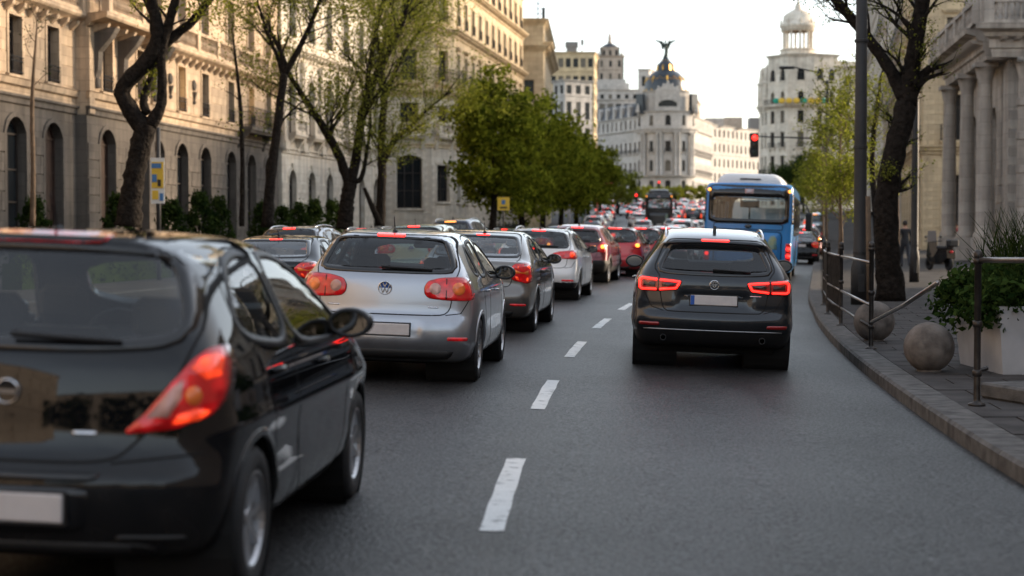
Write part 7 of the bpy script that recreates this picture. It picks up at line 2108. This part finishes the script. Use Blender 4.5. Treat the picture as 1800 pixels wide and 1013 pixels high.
SEDAN = dict(
    L=4.45, W=1.72, H=1.461, belt=.98, wheel=.308, axles=(.93, 3.53), paint=P_BEIGE, rim='five', bow=.16, crown=.05, k=.12, gtaper=.07,
    prof=[(.3, .2), (.12, .23), (.04, .34), (.0, .46), (.005, .56), (.05, .63), (.08, .72), (.07, .95), (.1, 1.02), (.2, 1.04), (.4, 1.07), (.75, 1.26), (1.1, 1.4), (1.5, 1.45), (2.0, 1.461), (2.4, 1.42), (2.85, 1.22), (3.3, 1.0), (3.75, .91), (4.2, .78), (4.38, .64), (4.45, .5), (4.42, .3), (4.25, .2)],
    cross=[(.1, .9), (.25, .96), (.42, .995), (.65, 1.0), (.85, .985), (.98, .955), (1.06, .915), (1.25, .80), (1.42, .68), (1.6, .6)],
    plan=[(-.3, .88), (0, .9), (.3, .965), (.7, .995), (1.2, 1.0), (3.3, 1.0), (3.9, .97), (4.45, .84), (4.8, .75)],
    lines=[(.9, .008, .04)],
    rearwin=[(-.6, 1.09), (.6, 1.09), (.62, 1.13), (.53, 1.35), (.47, 1.385), (-.47, 1.385), (-.53, 1.35), (-.62, 1.13)], rwtrim=(.025, .03),
    windscreen=[(-.62, 1.02), (.62, 1.02), (.5, 1.36), (-.5, 1.36)],
    sidewins=[[(.93, 1.13), (1.05, 1.04), (1.3, 1.03), (1.3, 1.32)], [(1.35, 1.025), (1.85, 1.01), (1.85, 1.36), (1.6, 1.37), (1.37, 1.345)], [(1.93, 1.005), (2.9, .98), (3.08, .99), (2.6, 1.24), (2.3, 1.34), (1.93, 1.36)]], win_door=[0, 0, 1],
    doors=[[(1.36, .6), (1.38, .27), (1.88, .25), (1.88, 1.41), (1.5, 1.41), (1.3, 1.36), (1.28, 1.0), (1.32, .85)], [(1.885, .25), (2.95, .25), (3.1, .55), (3.12, .98), (2.65, 1.27), (2.3, 1.38), (1.885, 1.41)]],
    tailgate=[(-.5, .66), (.5, .66), (.55, .72), (.58, .98), (.64, 1.07), (.56, 1.38), (.48, 1.42), (-.48, 1.42), (-.56, 1.38), (-.64, 1.07), (-.58, .98), (-.55, .72)],
    bumper_z=.65, fseat=2.25, rseat=1.4, mirror=(2.85, 1.0),
    lamps=[dict(phi=20, keep=.12, m=M_RED, o=[(.5, .9), (.58, .76), (.8, .72), (.87, .76), (.885, .95), (.84, 1.0), (.6, .99)],
          sub=[([(.57, .86), (.8, .84), (.8, .9), (.56, .92)], M_AMB, .004), ([(.64, .93), (.84, .93), (.83, .975), (.64, .965)], M_REDL, .005), ([(.63, .77), (.8, .75), (.8, .8), (.61, .82)], M_REDL, .005)])],
    third=(.1, 1.375, 1.39), reflectors=[(.55, .78, .4, .43, M_RED)], plate=(.82, .055), badge=(.95, .05, 'ring'),
    panels=[([(-.34, .75), (.34, .75), (.34, .88), (-.34, .88)], P_BEIGE, -.002, 'plate_recess'), ([(-.55, .24), (.55, .24), (.6, .32), (-.6, .32)], M_PLA, .006, 'valance')],
    handles=[(1.5, .88, 0), (2.4, .86, 1)], handle_m=P_BEIGE, aerial=(1.25, 'rod'))

WAGON = dict(HATCH_SILVER)
WAGON.update(L=4.3, H=1.47, paint=P_WHITE, mirror_m=P_BLACK, rim='five', handle_m=P_WHITE,
    prof=[(.3, .22), (.14, .25), (.05, .34), (.0, .44), (.0, .56), (.04, .64), (.07, .7), (.085, .85), (.11, 1.0), (.15, 1.07), (.5, 1.37), (.42, 1.41), (.55, 1.435), (1.0, 1.465), (1.6, 1.475), (2.2, 1.44), (2.65, 1.27), (3.15, 1.02), (3.6, .92), (4.05, .79), (4.23, .65), (4.3, .5), (4.27, .3), (4.1, .2)],
    rails=(.7, 2.3, .52), aerial=(.7, 'rod'),
    lamps=[dict(phi=16, keep=.1, m=M_RED, o=[(.36, .96), (.42, .87), (.62, .86), (.84, .86), (.875, .9), (.87, 1.0), (.8, 1.03), (.5, 1.0)],
          sub=[(circ(.76, .945, .05), M_REDL, .005), ([(.44, .91), (.6, .895), (.6, .96), (.42, .96)], M_RED, .004)])],
    reflectors=[(.55, .8, .4, .435, M_RED)], plastic_z=lambda y, x: np.where(y < .5, .37, .3),
    panels=[([(-.34, .455), (.34, .455), (.34, .6), (-.34, .6)], P_WHITE, -.002, 'plate_recess')], badge=(.93, .055, 'ring'), handles=[(1.3, .9, 0), (2.2, .88, 1)])

CROSS = dict(SUV_GREY)
CROSS.update(L=4.2, W=1.78, H=1.55, paint=P_MAROON, sglass=M_GLS, rglass=M_GLS, rails=None, exhaust=(), mirror_m=M_GBK,
    prof=[(.4, .24), (.2, .27), (.1, .36), (.03, .46), (.0, .58), (.03, .66), (.06, .76), (.075, .9), (.09, 1.02), (.14, 1.1), (.38, 1.38), (.32, 1.42), (.4, 1.46), (.7, 1.52), (1.1, 1.545), (1.7, 1.55), (2.2, 1.5), (2.6, 1.36), (3.1, 1.1), (3.55, 1.0), (3.95, .88), (4.13, .72), (4.2, .55), (4.15, .34), (3.95, .24)],
    axles=(.78, 3.38), wheel=.33, track=.865, lipm=M_PLA, lipw=.09, plastic_z=lambda y, x: np.where(y < .5, .62, .42), bumper_z=.75,
    lamps=[dict(phi=14, keep=.1, m=M_RED, o=[(.56, .84), (.8, .82), (.84, .88), (.82, 1.06), (.74, 1.1), (.62, 1.0)], sub=[(circ(.74, .97, .05), M_AMBL, .005), ([(.42, .96), (.55, .95), (.55, .985), (.42, .985)], M_AMBL, .006)])],
    reflectors=[], panels=[([(.3, .98), (.58, .93), (.56, 1.02), (.32, 1.06)], P_MAROON, .003, 'spoiler_line')], badge=(.98, .055, 'ring'), plate=(.55, .055), eu=False)

SMALL_RED = dict(HATCH_BLACK)
SMALL_RED.update(H=1.47, paint=P_RED, seal=M_GBK, handle_m=P_RED, mirror_m=M_GBK, badge=(.86, .055, 'ring'),
    panels=[([(-.55, .22), (.55, .22), (.6, .3), (-.6, .3)], M_PLA, .004, 'valance')], third_m=M_REDB, third=(.2, 1.425, 1.45),
    lamps=[dict(phi=25, keep=.12, m=M_RED, o=[(.56, .9), (.7, .86), (.84, .88), (.88, .96), (.84, 1.04), (.7, 1.02), (.58, .97)], sub=[(circ(.74, .95, .055, sq=1.3), M_AMBL, .005)])])

BIG_SUV = dict(SUV_GREY)
BIG_SUV.update(L=4.7, W=1.9, H=1.78, paint=P_NAVY, rglass=M_GLD, sglass=M_GLS, exhaust=(), rails=(.6, 2.9, .6), mirror_m=P_NAVY,
    prof=[(.4, .26), (.2, .28), (.1, .36), (.03, .46), (.0, .58), (.02, .7), (.06, .8), (.075, 1.0), (.09, 1.12), (.14, 1.22), (.34, 1.58), (.3, 1.64), (.4, 1.7), (.8, 1.76), (1.4, 1.78), (2.2, 1.77), (2.6, 1.7), (2.95, 1.5), (3.4, 1.2), (3.9, 1.12), (4.4, 1.0), (4.62, .82), (4.7, .6), (4.65, .36), (4.4, .25)],
    cross=[(.1, .88), (.3, .955), (.5, 1.0), (.8, 1.0), (1.05, .985), (1.18, .955), (1.3, .9), (1.5, .8), (1.7, .7), (1.9, .62)], belt=1.18,
    rearwin=[(-.64, 1.22), (.64, 1.22), (.66, 1.26), (.57, 1.55), (.52, 1.6), (-.52, 1.6), (-.57, 1.55), (-.66, 1.26)],
    windscreen=[(-.68, 1.22), (.68, 1.22), (.57, 1.66), (-.57, 1.66)],
    sidewins=[[(.5, 1.27), (1.1, 1.24), (1.1, 1.62), (.75, 1.6)], [(1.17, 1.235), (1.95, 1.22), (1.95, 1.65), (1.2, 1.63)], [(2.03, 1.215), (3.1, 1.19), (3.2, 1.2), (2.75, 1.5), (2.5, 1.63), (2.03, 1.65)]], win_door=[9, 0, 1],
    doors=[[(1.35, .66), (1.38, .35), (1.98, .33), (1.98, 1.7), (1.15, 1.68), (1.14, 1.1)], [(1.985, .33), (3.15, .33), (3.3, .65), (3.3, 1.2), (2.8, 1.55), (2.5, 1.68), (1.985, 1.7)]],
    tailgate=[(-.6, .72), (.6, .72), (.68, .9), (.7, 1.2), (.6, 1.62), (.52, 1.68), (-.52, 1.68), (-.6, 1.62), (-.7, 1.2), (-.68, .9)],
    lamps=[dict(phi=16, keep=.1, m=M_REDL, o=[(.68, .95), (.86, .94), (.89, 1.0), (.87, 1.3), (.8, 1.33), (.74, 1.2)])], third=(.2, 1.645, 1.67), third_m=M_AMBL, plate=(.92, .055), badge=(1.1, .055, 'ring'), mirror=(2.85, 1.25), wiper=(-.02, .4, 1.24, 1.225),
    handles=[(1.5, 1.08, 0), (2.55, 1.06, 1)], handle_m=P_NAVY, dents=(), panels=(), reflectors=(), gaps=(), axles=(.9, 3.65))

def put(car, c, px, d, yaw=None, X=None):
    """centre of the rear end at photo column px and distance d"""
    if X is None: X = (px - 900) / FPX * d
    return seat_car(car, X, d, road_slope(d) if yaw is None else yaw, c['L'])

hero = build_car('parked_car' if False else 'car', HATCH_BLACK, 'black hatchback nearest the camera, cut off by the left edge of the picture'); put(hero, HATCH_BLACK, -20, 6.45, .076)
c2 = build_car('car', HATCH_SILVER, 'silver hatchback waiting directly ahead of the black hatchback'); put(c2, HATCH_SILVER, 668, 16.3, .085)
c3 = build_car('car', SUV_GREY, 'dark grey crossover with lit LED tail lamps and pale plate, behind the blue bus'); put(c3, SUV_GREY, 1251, 19.0, .088)
c4 = build_car('car', SEDAN, 'grey beige saloon between the silver hatchback and the white estate'); put(c4, SEDAN, 826, 24.2, .115)
c5 = build_car('car', WAGON, 'white estate car with roof rails ahead of the grey beige saloon'); put(c5, WAGON, 938, 34.9, .14)
# ------------------------------------------------------------------ bus
M_BUS = mat('bus blue', (.025, .22, .56), .3, 0, .6, var=.08, vscale=2, rvar=.08)
M_BUSW = mat('bus white', (.72, .73, .74), .4, var=.05)
M_DKBUS = mat('dark coach', (.02, .017, .018), .3, 0, .5)
def build_bus(label, paint_m=None, cat='bus'):
    L, W, H = 12.0, 2.6, 2.93
    pm = paint_m or M_BUS
    c = dict(L=L, W=W, H=H, belt=1.2, bow=.08, crown=.03, k=.10, gtaper=.0,
             prof=[(.25, .3), (.05, .36), (.0, .5), (.0, 1.0), (.03, 1.75), (.05, 2.6), (.12, 2.9), (.4, 2.93), (6, 2.93), (11.6, 2.93), (11.85, 2.7), (11.95, 1.6), (12, .6), (11.9, .35), (11.6, .3)],
             cross=[(.1, .97), (.5, .99), (1.2, 1.0), (1.8, 1.0), (2.6, .985), (2.95, .95), (3.3, .9)], plan=[(-.3, .96), (0, .97), (.4, 1.0), (11.5, 1.0), (12, .95), (12.4, .9)])
    B = Body(c); e = empty('city_bus'); tag(e, label, cat)
    P, F = B.nets(.07); cen = P[F].mean(1); cx, cy, cz = cen.T
    nrm = np.cross(P[F[:, 2]] - P[F[:, 0]], P[F[:, 3]] - P[F[:, 1]]); nrm /= np.linalg.norm(nrm, axis=1)[:, None] + 1e-9
    rect = lambda x0, x1, z0, z1, k=.06: resample(chaikin([(x0, z0), (x1, z0), (x1, z1), (x0, z1)], 2, keep=k), 48)
    RW = rect(-1.04, 1.04, 1.86, 2.5); FW = rect(-1.1, 1.1, 1.1, 2.6)
    SW = [rect(.7 + 1.75 * i, 2.35 + 1.75 * i, 1.45, 2.5) for i in range(6)]
    hole = (in_poly(RW, cx, cz) & (cy < 3) & (nrm[:, 1] < -.3)) | (in_poly(FW, cx, cz) & (cy > 9) & (nrm[:, 1] > .3))
    for o in SW: hole |= in_poly(o, cy, cz) & (np.abs(nrm[:, 0]) > .5)
    R = .48
    for yw in (3.3, 9.2): hole |= (np.hypot(cy - yw, cz - R) < R + .07) & (np.abs(cx) > .8)
    obj('body', sub_mesh(P, F, ~hole, pm), e)
    n = B.grad(P); n /= np.linalg.norm(n, axis=1)[:, None]; obj('cabin_lining', sub_mesh(P - n * .06, F, ~hole, M_LIN), e)
    dk = M_GBK
    rw = obj('rear_screen', panel_mesh(B, rect(-1.17, 1.17, 1.74, 2.84), 0, .012, .03, dk, .2, holes=[RW]), e)
    obj('rear_window', panel_mesh(B, RW, 0, .004, 0, M_GLS, .2), rw)
    for sg in (1, -1):
        obj('corner_glass', panel_mesh(B, rect(1.2, 1.33, 1.74, 2.62), 22, .012, .03, mat('brown glass', (.035, .022, .015), .1, spec=.8), .15, flip=sg < 0), rw)
        obj('marker_lamp', panel_mesh(B, np.array(circ(1.17, 2.69, .045)), 8, .015, .02, M_AMBL, .05, flip=sg < 0), e)
        tl = obj('tail_lamp', panel_mesh(B, rect(1.1, 1.25, .62, 1.18), 8, .014, .03, M_RED, .05, flip=sg < 0), e)
        for z in (.82, 1.02): obj('lamp_cell', panel_mesh(B, np.array(circ(1.17, z, .055)), 8, .02, .01, M_REDB, .05, flip=sg < 0), tl)
        for o in SW: obj('window', panel_mesh(B, o, 90, .0, 0, M_GLD, .4, flip=sg < 0), e)
        obj('window_band', panel_mesh(B, rect(.5, 11.4, 1.38, 2.57), 90, .008, .02, dk, .4, holes=SW, flip=sg < 0), e)
        for yd in ((1.5,) if sg < 0 else (5.2, 10.1)):
            obj('door', panel_mesh(B, rect(yd - .6, yd + .6, .38, 1.36), 90, .01, .02, dk, .4, flip=sg < 0), e)
        b = MB(); b.tube([(sg * 1.25, 11.7, 2.5), (sg * 1.5, 11.9, 2.45), (sg * 1.62, 11.85, 2.2)], .03, 6); b.box(sg * 1.62 - .13, sg * 1.62 + .13, 11.75, 11.92, 1.55, 2.2, .05); b.obj('side_mirror', M_PLA, e)
        for yw in (3.3, 9.2):
            ty, ri = wheel_meshes(R, .3, 'ten'); w = obj('wheel', ty, e, (sg * 1.08, yw, R), (0, 0, 0 if sg > 0 else math.pi)); obj('rim', ri, w)
            b = MB(); b.lathe([(.0, 0), (R + .09, 0)], (sg * .82, yw, R), 20, 'x'); b.lathe([(R + .09, 0), (R + .09, sg * .4)], (sg * .82, yw, R), 20, 'x'); b.obj('wheel_well', M_GAP, e)
    obj('windscreen', panel_mesh(B, FW, 180, .0, 0, M_GLS, .3), e)
    hatch = rect(-.98, .98, .5, 1.5, .04); obj('engine_hatch', panel_mesh(B, hatch, 0, .008, .02, pm, .3), e)
    for ln in (hatch, rect(-1.0, 1.0, 1.56, 1.73, .05)): obj('panel_gap', strip_mesh(B, ln, 0, .022, .01, M_GAP, False, True), e)
    obj('emblem', panel_mesh(B, np.array(circ(0, 1.65, .06, sq=1.7)), 0, .02, .02, M_GBK, .1), e)
    st = obj('poster', panel_mesh(B, np.array([(.6, .98), (.86, 1.0), (.84, 1.28), (.78, 1.4), (.66, 1.38), (.58, 1.2)]), 0, .014, .01, mat('poster print', (.35, .38, .2), .6, col2=(.1, .3, .4), vscale=5), .1), e)
    dp = obj('route_display', panel_mesh(B, rect(-.13, .13, 2.6, 2.73), 0, .018, .01, mat('route card', (.5, .5, .55), .5, col2=(.6, .25, .2), vscale=9), .1), e)
    b = MB(); b.box(-.28, .28, .5, .7, 2.2, 2.42, .02); b.tube([(0, .6, 1.4), (0, .6, 2.3)], .025, 6); b.obj('inner_display', M_PLA, e)
    for sx in (-.75, .75):
        for yy in (1.5, 2.6, 4.4, 5.6, 6.8): 
            b = MB(); b.box(sx - .42, sx + .42, yy, yy + .12, 1.0, 1.75, .04); b.box(sx - .42, sx + .42, yy + .1, yy + .5, .95, 1.1, .04); b.obj('seat', M_INT, e)
    obj('floor', mesh('floor', [(-1.15, .3, .9), (1.15, .3, .9), (1.15, 11.6, .5), (-1.15, 11.6, .5)], [(0, 1, 2, 3)], M_INT), e)
    # roof pod
    c2 = dict(L=4.6, W=2.0, H=.5, belt=.1, bow=.15, crown=.0, k=.2, gtaper=0, prof=[(.0, -.2), (.0, .1), (.12, .28), (.4, .36), (4.2, .36), (4.5, .26), (4.6, -.2)], cross=[(-.2, 1.0), (.05, 1.0), (.2, .95), (.36, .8), (.5, .7)], plan=[(-.3, .95), (0, .97), (.5, 1), (4, 1), (4.6, .95)])
    Bp = Body(c2); Bp.gz = np.arange(-.4, .9, .012); Bp.tab = poly_sdf(chaikin(c2['prof'], 2), *np.meshgrid(Bp.gy, Bp.gz, indexing='ij'))
    Pp, Fp = Bp.nets(.06)
    obj('roof_pod', mesh('roof_pod', Pp, Fp, M_BUSW, True), e, (0, .35, 2.86))
    MB().box(-.3, .3, .36, .5, 3.02, 3.05).obj('pod_vent', M_GAP, e)
    # plate and bumper
    MB().box(-1.15, 1.15, -.05, .2, .34, .5, .03).obj('rear_bumper', M_PLA, e)
    MB().box(-.26, .26, -.02, .03, .54, .65, .005).obj('number_plate', M_PLT, e)
    return e
bus = build_bus('blue city bus with white roof pod ahead of the dark grey crossover')
X = (1311 - 900) / FPX * 49.8; seat_car(bus, X, 49.8, .185, 12)

# ------------------------------------------------------------------ more traffic
c6 = build_car('car', CROSS, 'maroon crossover with black lower half ahead of the white estate', detail=1); put(c6, CROSS, 1008, 45.3, .165)
c7 = build_car('car', SMALL_RED, 'red hatchback half hidden by the maroon crossover', detail=1); put(c7, SMALL_RED, 1076, 51.4, .17)
c8 = copy_tree(c7); c8['label'] = 'bright red hatchback left of the dark grey crossover, ahead of the other red one'; put(c8, SMALL_RED, 1121, 57.3, .17)
c9 = copy_tree(c6); c9['label'] = 'dark red car seen through the gap left of the dark grey crossover'; put(c9, CROSS, 1166, 64.5, .18)
c10 = build_car('car', BIG_SUV, 'tall navy off-roader with a lit brake light behind the saloon on the left', detail=1); put(c10, BIG_SUV, 790, 58.5, .17)
def variant(src, spec, old, new, label, px, d, yaw=None, sz=None):
    k = copy_tree(src); k['label'] = label
    if old is not new: repaint(k, old, new)
    put(k, spec, px, d, yaw)
    if sz: k.scale = sz
    return k
variant(c5, WAGON, P_WHITE, P_NAVY, 'dark navy estate at the far left behind the low coupe', 500, 37.5)
variant(c4, SEDAN, P_BEIGE, P_BLACK, 'low dark coupe beside the silver hatchback', 455, 25.3, sz=(1, .95, .88))
variant(c2, HATCH_SILVER, P_SILVER, P_GREEN, 'pale green car with only its roof showing above the silver hatchback', 722, 38.5)
variant(c2, HATCH_SILVER, P_SILVER, P_BLUE, 'pale blue car behind the white estate roof', 985, 59)
variant(c2, HATCH_SILVER, P_SILVER, P_GREEN, 'pale green car right of the tall navy off-roader', 925, 72)
variant(c5, WAGON, P_WHITE, P_GREEN, 'pale green estate just right of the tall navy off-roader', 884, 78)
variant(c5, WAGON, P_WHITE, P_SILVER, 'silver estate far left beyond the navy estate', 630, 50)
variant(c5, WAGON, P_WHITE, P_WHITE, 'white estate left of the bus ahead of the dark red car', 1190, 71)
variant(c7, SMALL_RED, P_RED, P_WHITE, 'white hatchback left of the bus', 1213, 79)
variant(c10, BIG_SUV, P_NAVY, P_BLUE, 'pale blue van at the right edge of the road beyond the bus', 1432, 128, .17, (1, 1, 1.2))
variant(c4, SEDAN, P_BEIGE, P_BLACK, 'black saloon at the kerb just beyond the bus', 1405, 76, .19)
variant(c7, SMALL_RED, P_RED, P_MAROON, 'dark red hatchback at the kerb second beyond the bus', 1416, 92, .18)
variant(c6, CROSS, P_MAROON, P_WHITE, 'white crossover at the kerb third beyond the bus', 1417, 105, .18)
variant(c6, CROSS, P_MAROON, P_BLACK, 'black crossover at the kerb before the pale blue van', 1427, 112, .18)
coach = copy_tree(bus); coach['label'] = 'dark coach in the middle of the far queue'; repaint(coach, M_BUS, M_DKBUS); repaint(coach, M_BUSW, M_DKBUS); seat_car(coach, (1158 - 900) / FPX * 152, 152, .09, 12); coach.scale = (.95, 1, 1.2)
variant(c10, BIG_SUV, P_NAVY, P_BLACK, 'black van beside the bus in the far queue', 1218, 165, .12, (1, 1, 1.15))

# far cars: simpler copies
def far_car(spec, pm, name='car', lit=True):
    B = Body(spec); e = empty(name)
    P, F = B.nets(.085); obj('body', mesh('body', P, F, pm, True), e)
    sm = lambda o: resample(chaikin(o, 1, keep=.2), 24)
    obj('rear_window', panel_mesh(B, sm(spec['rearwin']), 0, .006, .02, M_GBK, .2), e)
    obj('windscreen', panel_mesh(B, sm(spec['windscreen']), 180, .006, .02, M_GBK, .2), e)
    for o in spec['sidewins']:
        for s in (1, -1): obj('window', panel_mesh(B, sm(o), 90, .006, .02, M_GBK, .25, flip=s < 0), e)
    lp = spec['lamps'][0]
    for s in (1, -1):
        obj('tail_lamp', panel_mesh(B, resample(lp['o'], 16), lp.get('phi', 0), .012, .03, M_REDF if lit else M_REDD, .2, flip=s < 0), e)
        obj('headlight', panel_mesh(B, resample([(.45, .62), (.75, .62), (.78, .74), (.45, .76)], 12), 180, .012, .03, M_HEAD, .2, flip=s < 0), e)
        for yw in spec['axles']:
            w = obj('wheel', _fw, e, (s * (B.hw - .1), yw, spec['wheel'])); w.scale = (1, spec['wheel'] / .31, spec['wheel'] / .31)
    x1, z0, z1 = spec['third']; obj('brake_light', panel_mesh(B, np.array([(-x1, z0), (x1, z0), (x1, z1), (-x1, z1)]), 0, .014, .02, M_REDF, .2), e)
    return e
M_REDF = lamp_mat('far brake lamp', (1.0, .06, .03), .8, False)
M_HEAD = lamp_mat('headlight', (1.0, .85, .65), .8, False)
_fw = MB().lathe([(0, -.1), (.2, -.1), (.31, -.08), (.31, .08), (.2, .1), (0, .1)], (0, 0, 0), 16, 'x').mesh('wheel', M_RUB)
protos = []
for (sp, pm, nm) in ((HATCH_SILVER, P_SILVER, 'silver hatchback'), (SEDAN, P_BLACK, 'black saloon'), (WAGON, P_WHITE, 'white estate'), (SUV_GREY, P_GREY, 'dark grey crossover'), (SMALL_RED, P_RED, 'red hatchback'), (BIG_SUV, P_WHITE, 'white van')):
    protos.append((far_car(sp, pm, lit=nm not in ('black saloon', 'white estate', 'white van')), sp, nm))
used = set()
lanes = 0
fr_ = random.Random(3)
for d in np.arange(95, 372, 7.4):
    a, b_ = kerb_l(d) + 1.8, min(kerb_r(d) - 1.8, 60)
    n = int((b_ - a) / 3.3)
    for i in range(n + 1):
        x = a + (b_ - a) * i / max(1, n) + fr_.uniform(-.3, .3); px = 900 + FPX * x / d
        if not (1012 < px < 1240) or fr_.random() < (.42 if d < 300 else .5): continue
        if abs(x - coach.location.x) < 3.2 and abs(d - 157) < 12: continue
        if abs(px - 1218) < 16 and abs(d - 166) < 8: continue
        dd_ = d + fr_.uniform(-1.2, 1.2)
        k = fr_.choice([0, 0, 1, 1, 2, 2, 3, 3, 4, 5]); src, sp, nm = protos[k]
        o = src if k not in used else copy_tree(src); used.add(k)
        onc = px < 1050 and d > 150
        seat_car(o, x, dd_, .12, sp['L'])
        if onc: o.rotation_euler[2] += math.pi; o.rotation_euler[0] *= -1; o.rotation_euler[1] *= -1; o.location.y += sp['L']; o.location.z = road_z(x, dd_ + 2) - .02
        tag(o, ('%s facing the camera far off at the left of the junction' if onc else '%s in the distant queue below the domed building') % nm, 'car', ('oncoming ' if onc else 'distant ') + nm + ' cars')
for k, (src, sp, nm) in enumerate(protos):
    if k not in used:
        for ch in list(src.children): bpy.data.objects.remove(ch)
        bpy.data.objects.remove(src)

# ------------------------------------------------------------------ person and scooter on the right pavement
def skin_mesh(V, E, R_, sub=2):
    me = bpy.data.meshes.new('tmp'); me.from_pydata(V, E, []); o = bpy.data.objects.new('tmp', me); COL.objects.link(o)
    md = o.modifiers.new('s', 'SKIN'); 
    for v, r in zip(me.skin_vertices[0].data, R_): v.radius = r
    me.skin_vertices[0].data[0].use_root = True
    s2 = o.modifiers.new('u', 'SUBSURF'); s2.levels = sub; s2.render_levels = sub
    dg = bpy.context.evaluated_depsgraph_get(); ev = bpy.data.meshes.new_from_object(o.evaluated_get(dg))
    bpy.data.objects.remove(o); return ev
def person(px, py, d, label, jacket, face=0.0):
    x = (px - 900) / FPX * d
    e = empty('person', (x, d, walk_z(x, d)), (0, 0, face)); tag(e, label, 'person')
    V = [(0, 0, .95), (0, .01, 1.12), (0, .02, 1.3), (0, .02, 1.45), (0, .03, 1.53), (0, .05, 1.62), (0, .05, 1.72),
         (-.09, 0, .9), (-.1, .16, .5), (-.1, .06, .09), (-.1, .2, .04), (.09, 0, .9), (.1, -.08, .5), (.1, -.3, .14), (.1, -.2, .05),
         (-.19, .02, 1.42), (-.25, -.04, 1.14), (-.24, .1, .9), (-.24, .16, .8), (.19, .02, 1.42), (.25, .04, 1.14), (.24, .18, .93), (.23, .24, .86)]
    E = [(0, 1), (1, 2), (2, 3), (3, 4), (4, 5), (5, 6), (0, 7), (7, 8), (8, 9), (9, 10), (0, 11), (11, 12), (12, 13), (13, 14), (3, 15), (15, 16), (16, 17), (17, 18), (3, 19), (19, 20), (20, 21), (21, 22)]
    R_ = [(.15, .11), (.145, .1), (.17, .12), (.13, .1), (.055, .055), (.085, .1), (.07, .085), (.1, .1), (.07, .07), (.05, .05), (.045, .035), (.1, .1), (.07, .07), (.05, .05), (.045, .035), (.075, .075), (.055, .055), (.045, .045), (.035, .025), (.075, .075), (.055, .055), (.045, .045), (.035, .025)]
    me = skin_mesh(V, E, R_)
    for m_ in (jacket, mat('trousers', (.02, .022, .03), .8), mat('skin', (.45, .26, .18), .5), mat('shoes', (.02, .015, .012), .6)): me.materials.append(m_)
    for p in me.polygons:
        z = p.center.z; p.use_smooth = True
        p.material_index = 3 if z < .1 else (1 if z < .9 and abs(p.center.x) < .2 else (2 if z > 1.5 or (z < .84 and abs(p.center.x) > .2) else 0))
    obj('body', me, e)
    MB().ball((0, .035, 1.7), .115, 14, 10, (.85, 1.0, .95)).obj('hair', mat('dark hair', (.02, .014, .01), .7), e, True)
person(1591, 465, 66, 'person in dark clothes walking away on the right pavement', mat('dark jacket', (.015, .015, .018), .8))
person(1684, 430, 88, 'person in a red top by the columns on the right', mat('red top', (.3, .04, .05), .8), 1.3)
def scooter(px, d):
    x = (px - 900) / FPX * d; e = empty('motor_scooter', (x, d, walk_z(x, d)), (0, 0, .3)); tag(e, 'parked dark motor scooter with a raised windscreen by the columns', 'scooter')
    ty = MB().lathe([(.12, -.05), (.2, -.06), (.25, -.03), (.25, .03), (.2, .06), (.12, .05), (.0, .03)], (0, 0, 0), 20, 'x').mesh('wheel', M_RUB, True)
    for y in (-.65, .65): obj('wheel', ty, e, (0, y, .25))
    MB().prism([(-.8, .45), (-.75, .75), (-.2, .8), (.1, .5), (.3, .45), (.45, 1.0), (.52, 1.0), (.6, .5), (.35, .22), (-.3, .22), (-.5, .3)], -.17, .17, 'x').obj('body', M_GBK, e)
    MB().box(-.15, .15, -.75, .0, .76, .88, .04).obj('seat', M_INT, e)
    MB().tube([(-.35, .4, 1.05), (0, .5, 1.02), (.35, .4, 1.05)], .018, 6).obj('handlebar', M_PLA, e)
    MB().prism([(-.2, 1.0), (.2, 1.0), (.16, 1.42), (-.16, 1.42)], .5, .515).obj('windscreen', mat('smoked screen', (.12, .12, .13), .1), e)
    MB().box(-.2, .2, -1.0, -.72, .85, 1.12, .05).obj('top_box', M_PLA, e)
    for s in (-1, 1): MB().ball((s * .3, .4, 1.2), .07, 10, 6, (1, .4, .7)).tube([(s * .25, .42, 1.05), (s * .3, .4, 1.18)], .01, 5).obj('mirror', M_PLA, e)
    MB().ball((0, -.82, .68), .07, 10, 6, (1, .4, .6)).obj('tail_lamp', M_RED, e)
scooter(1651, 61)
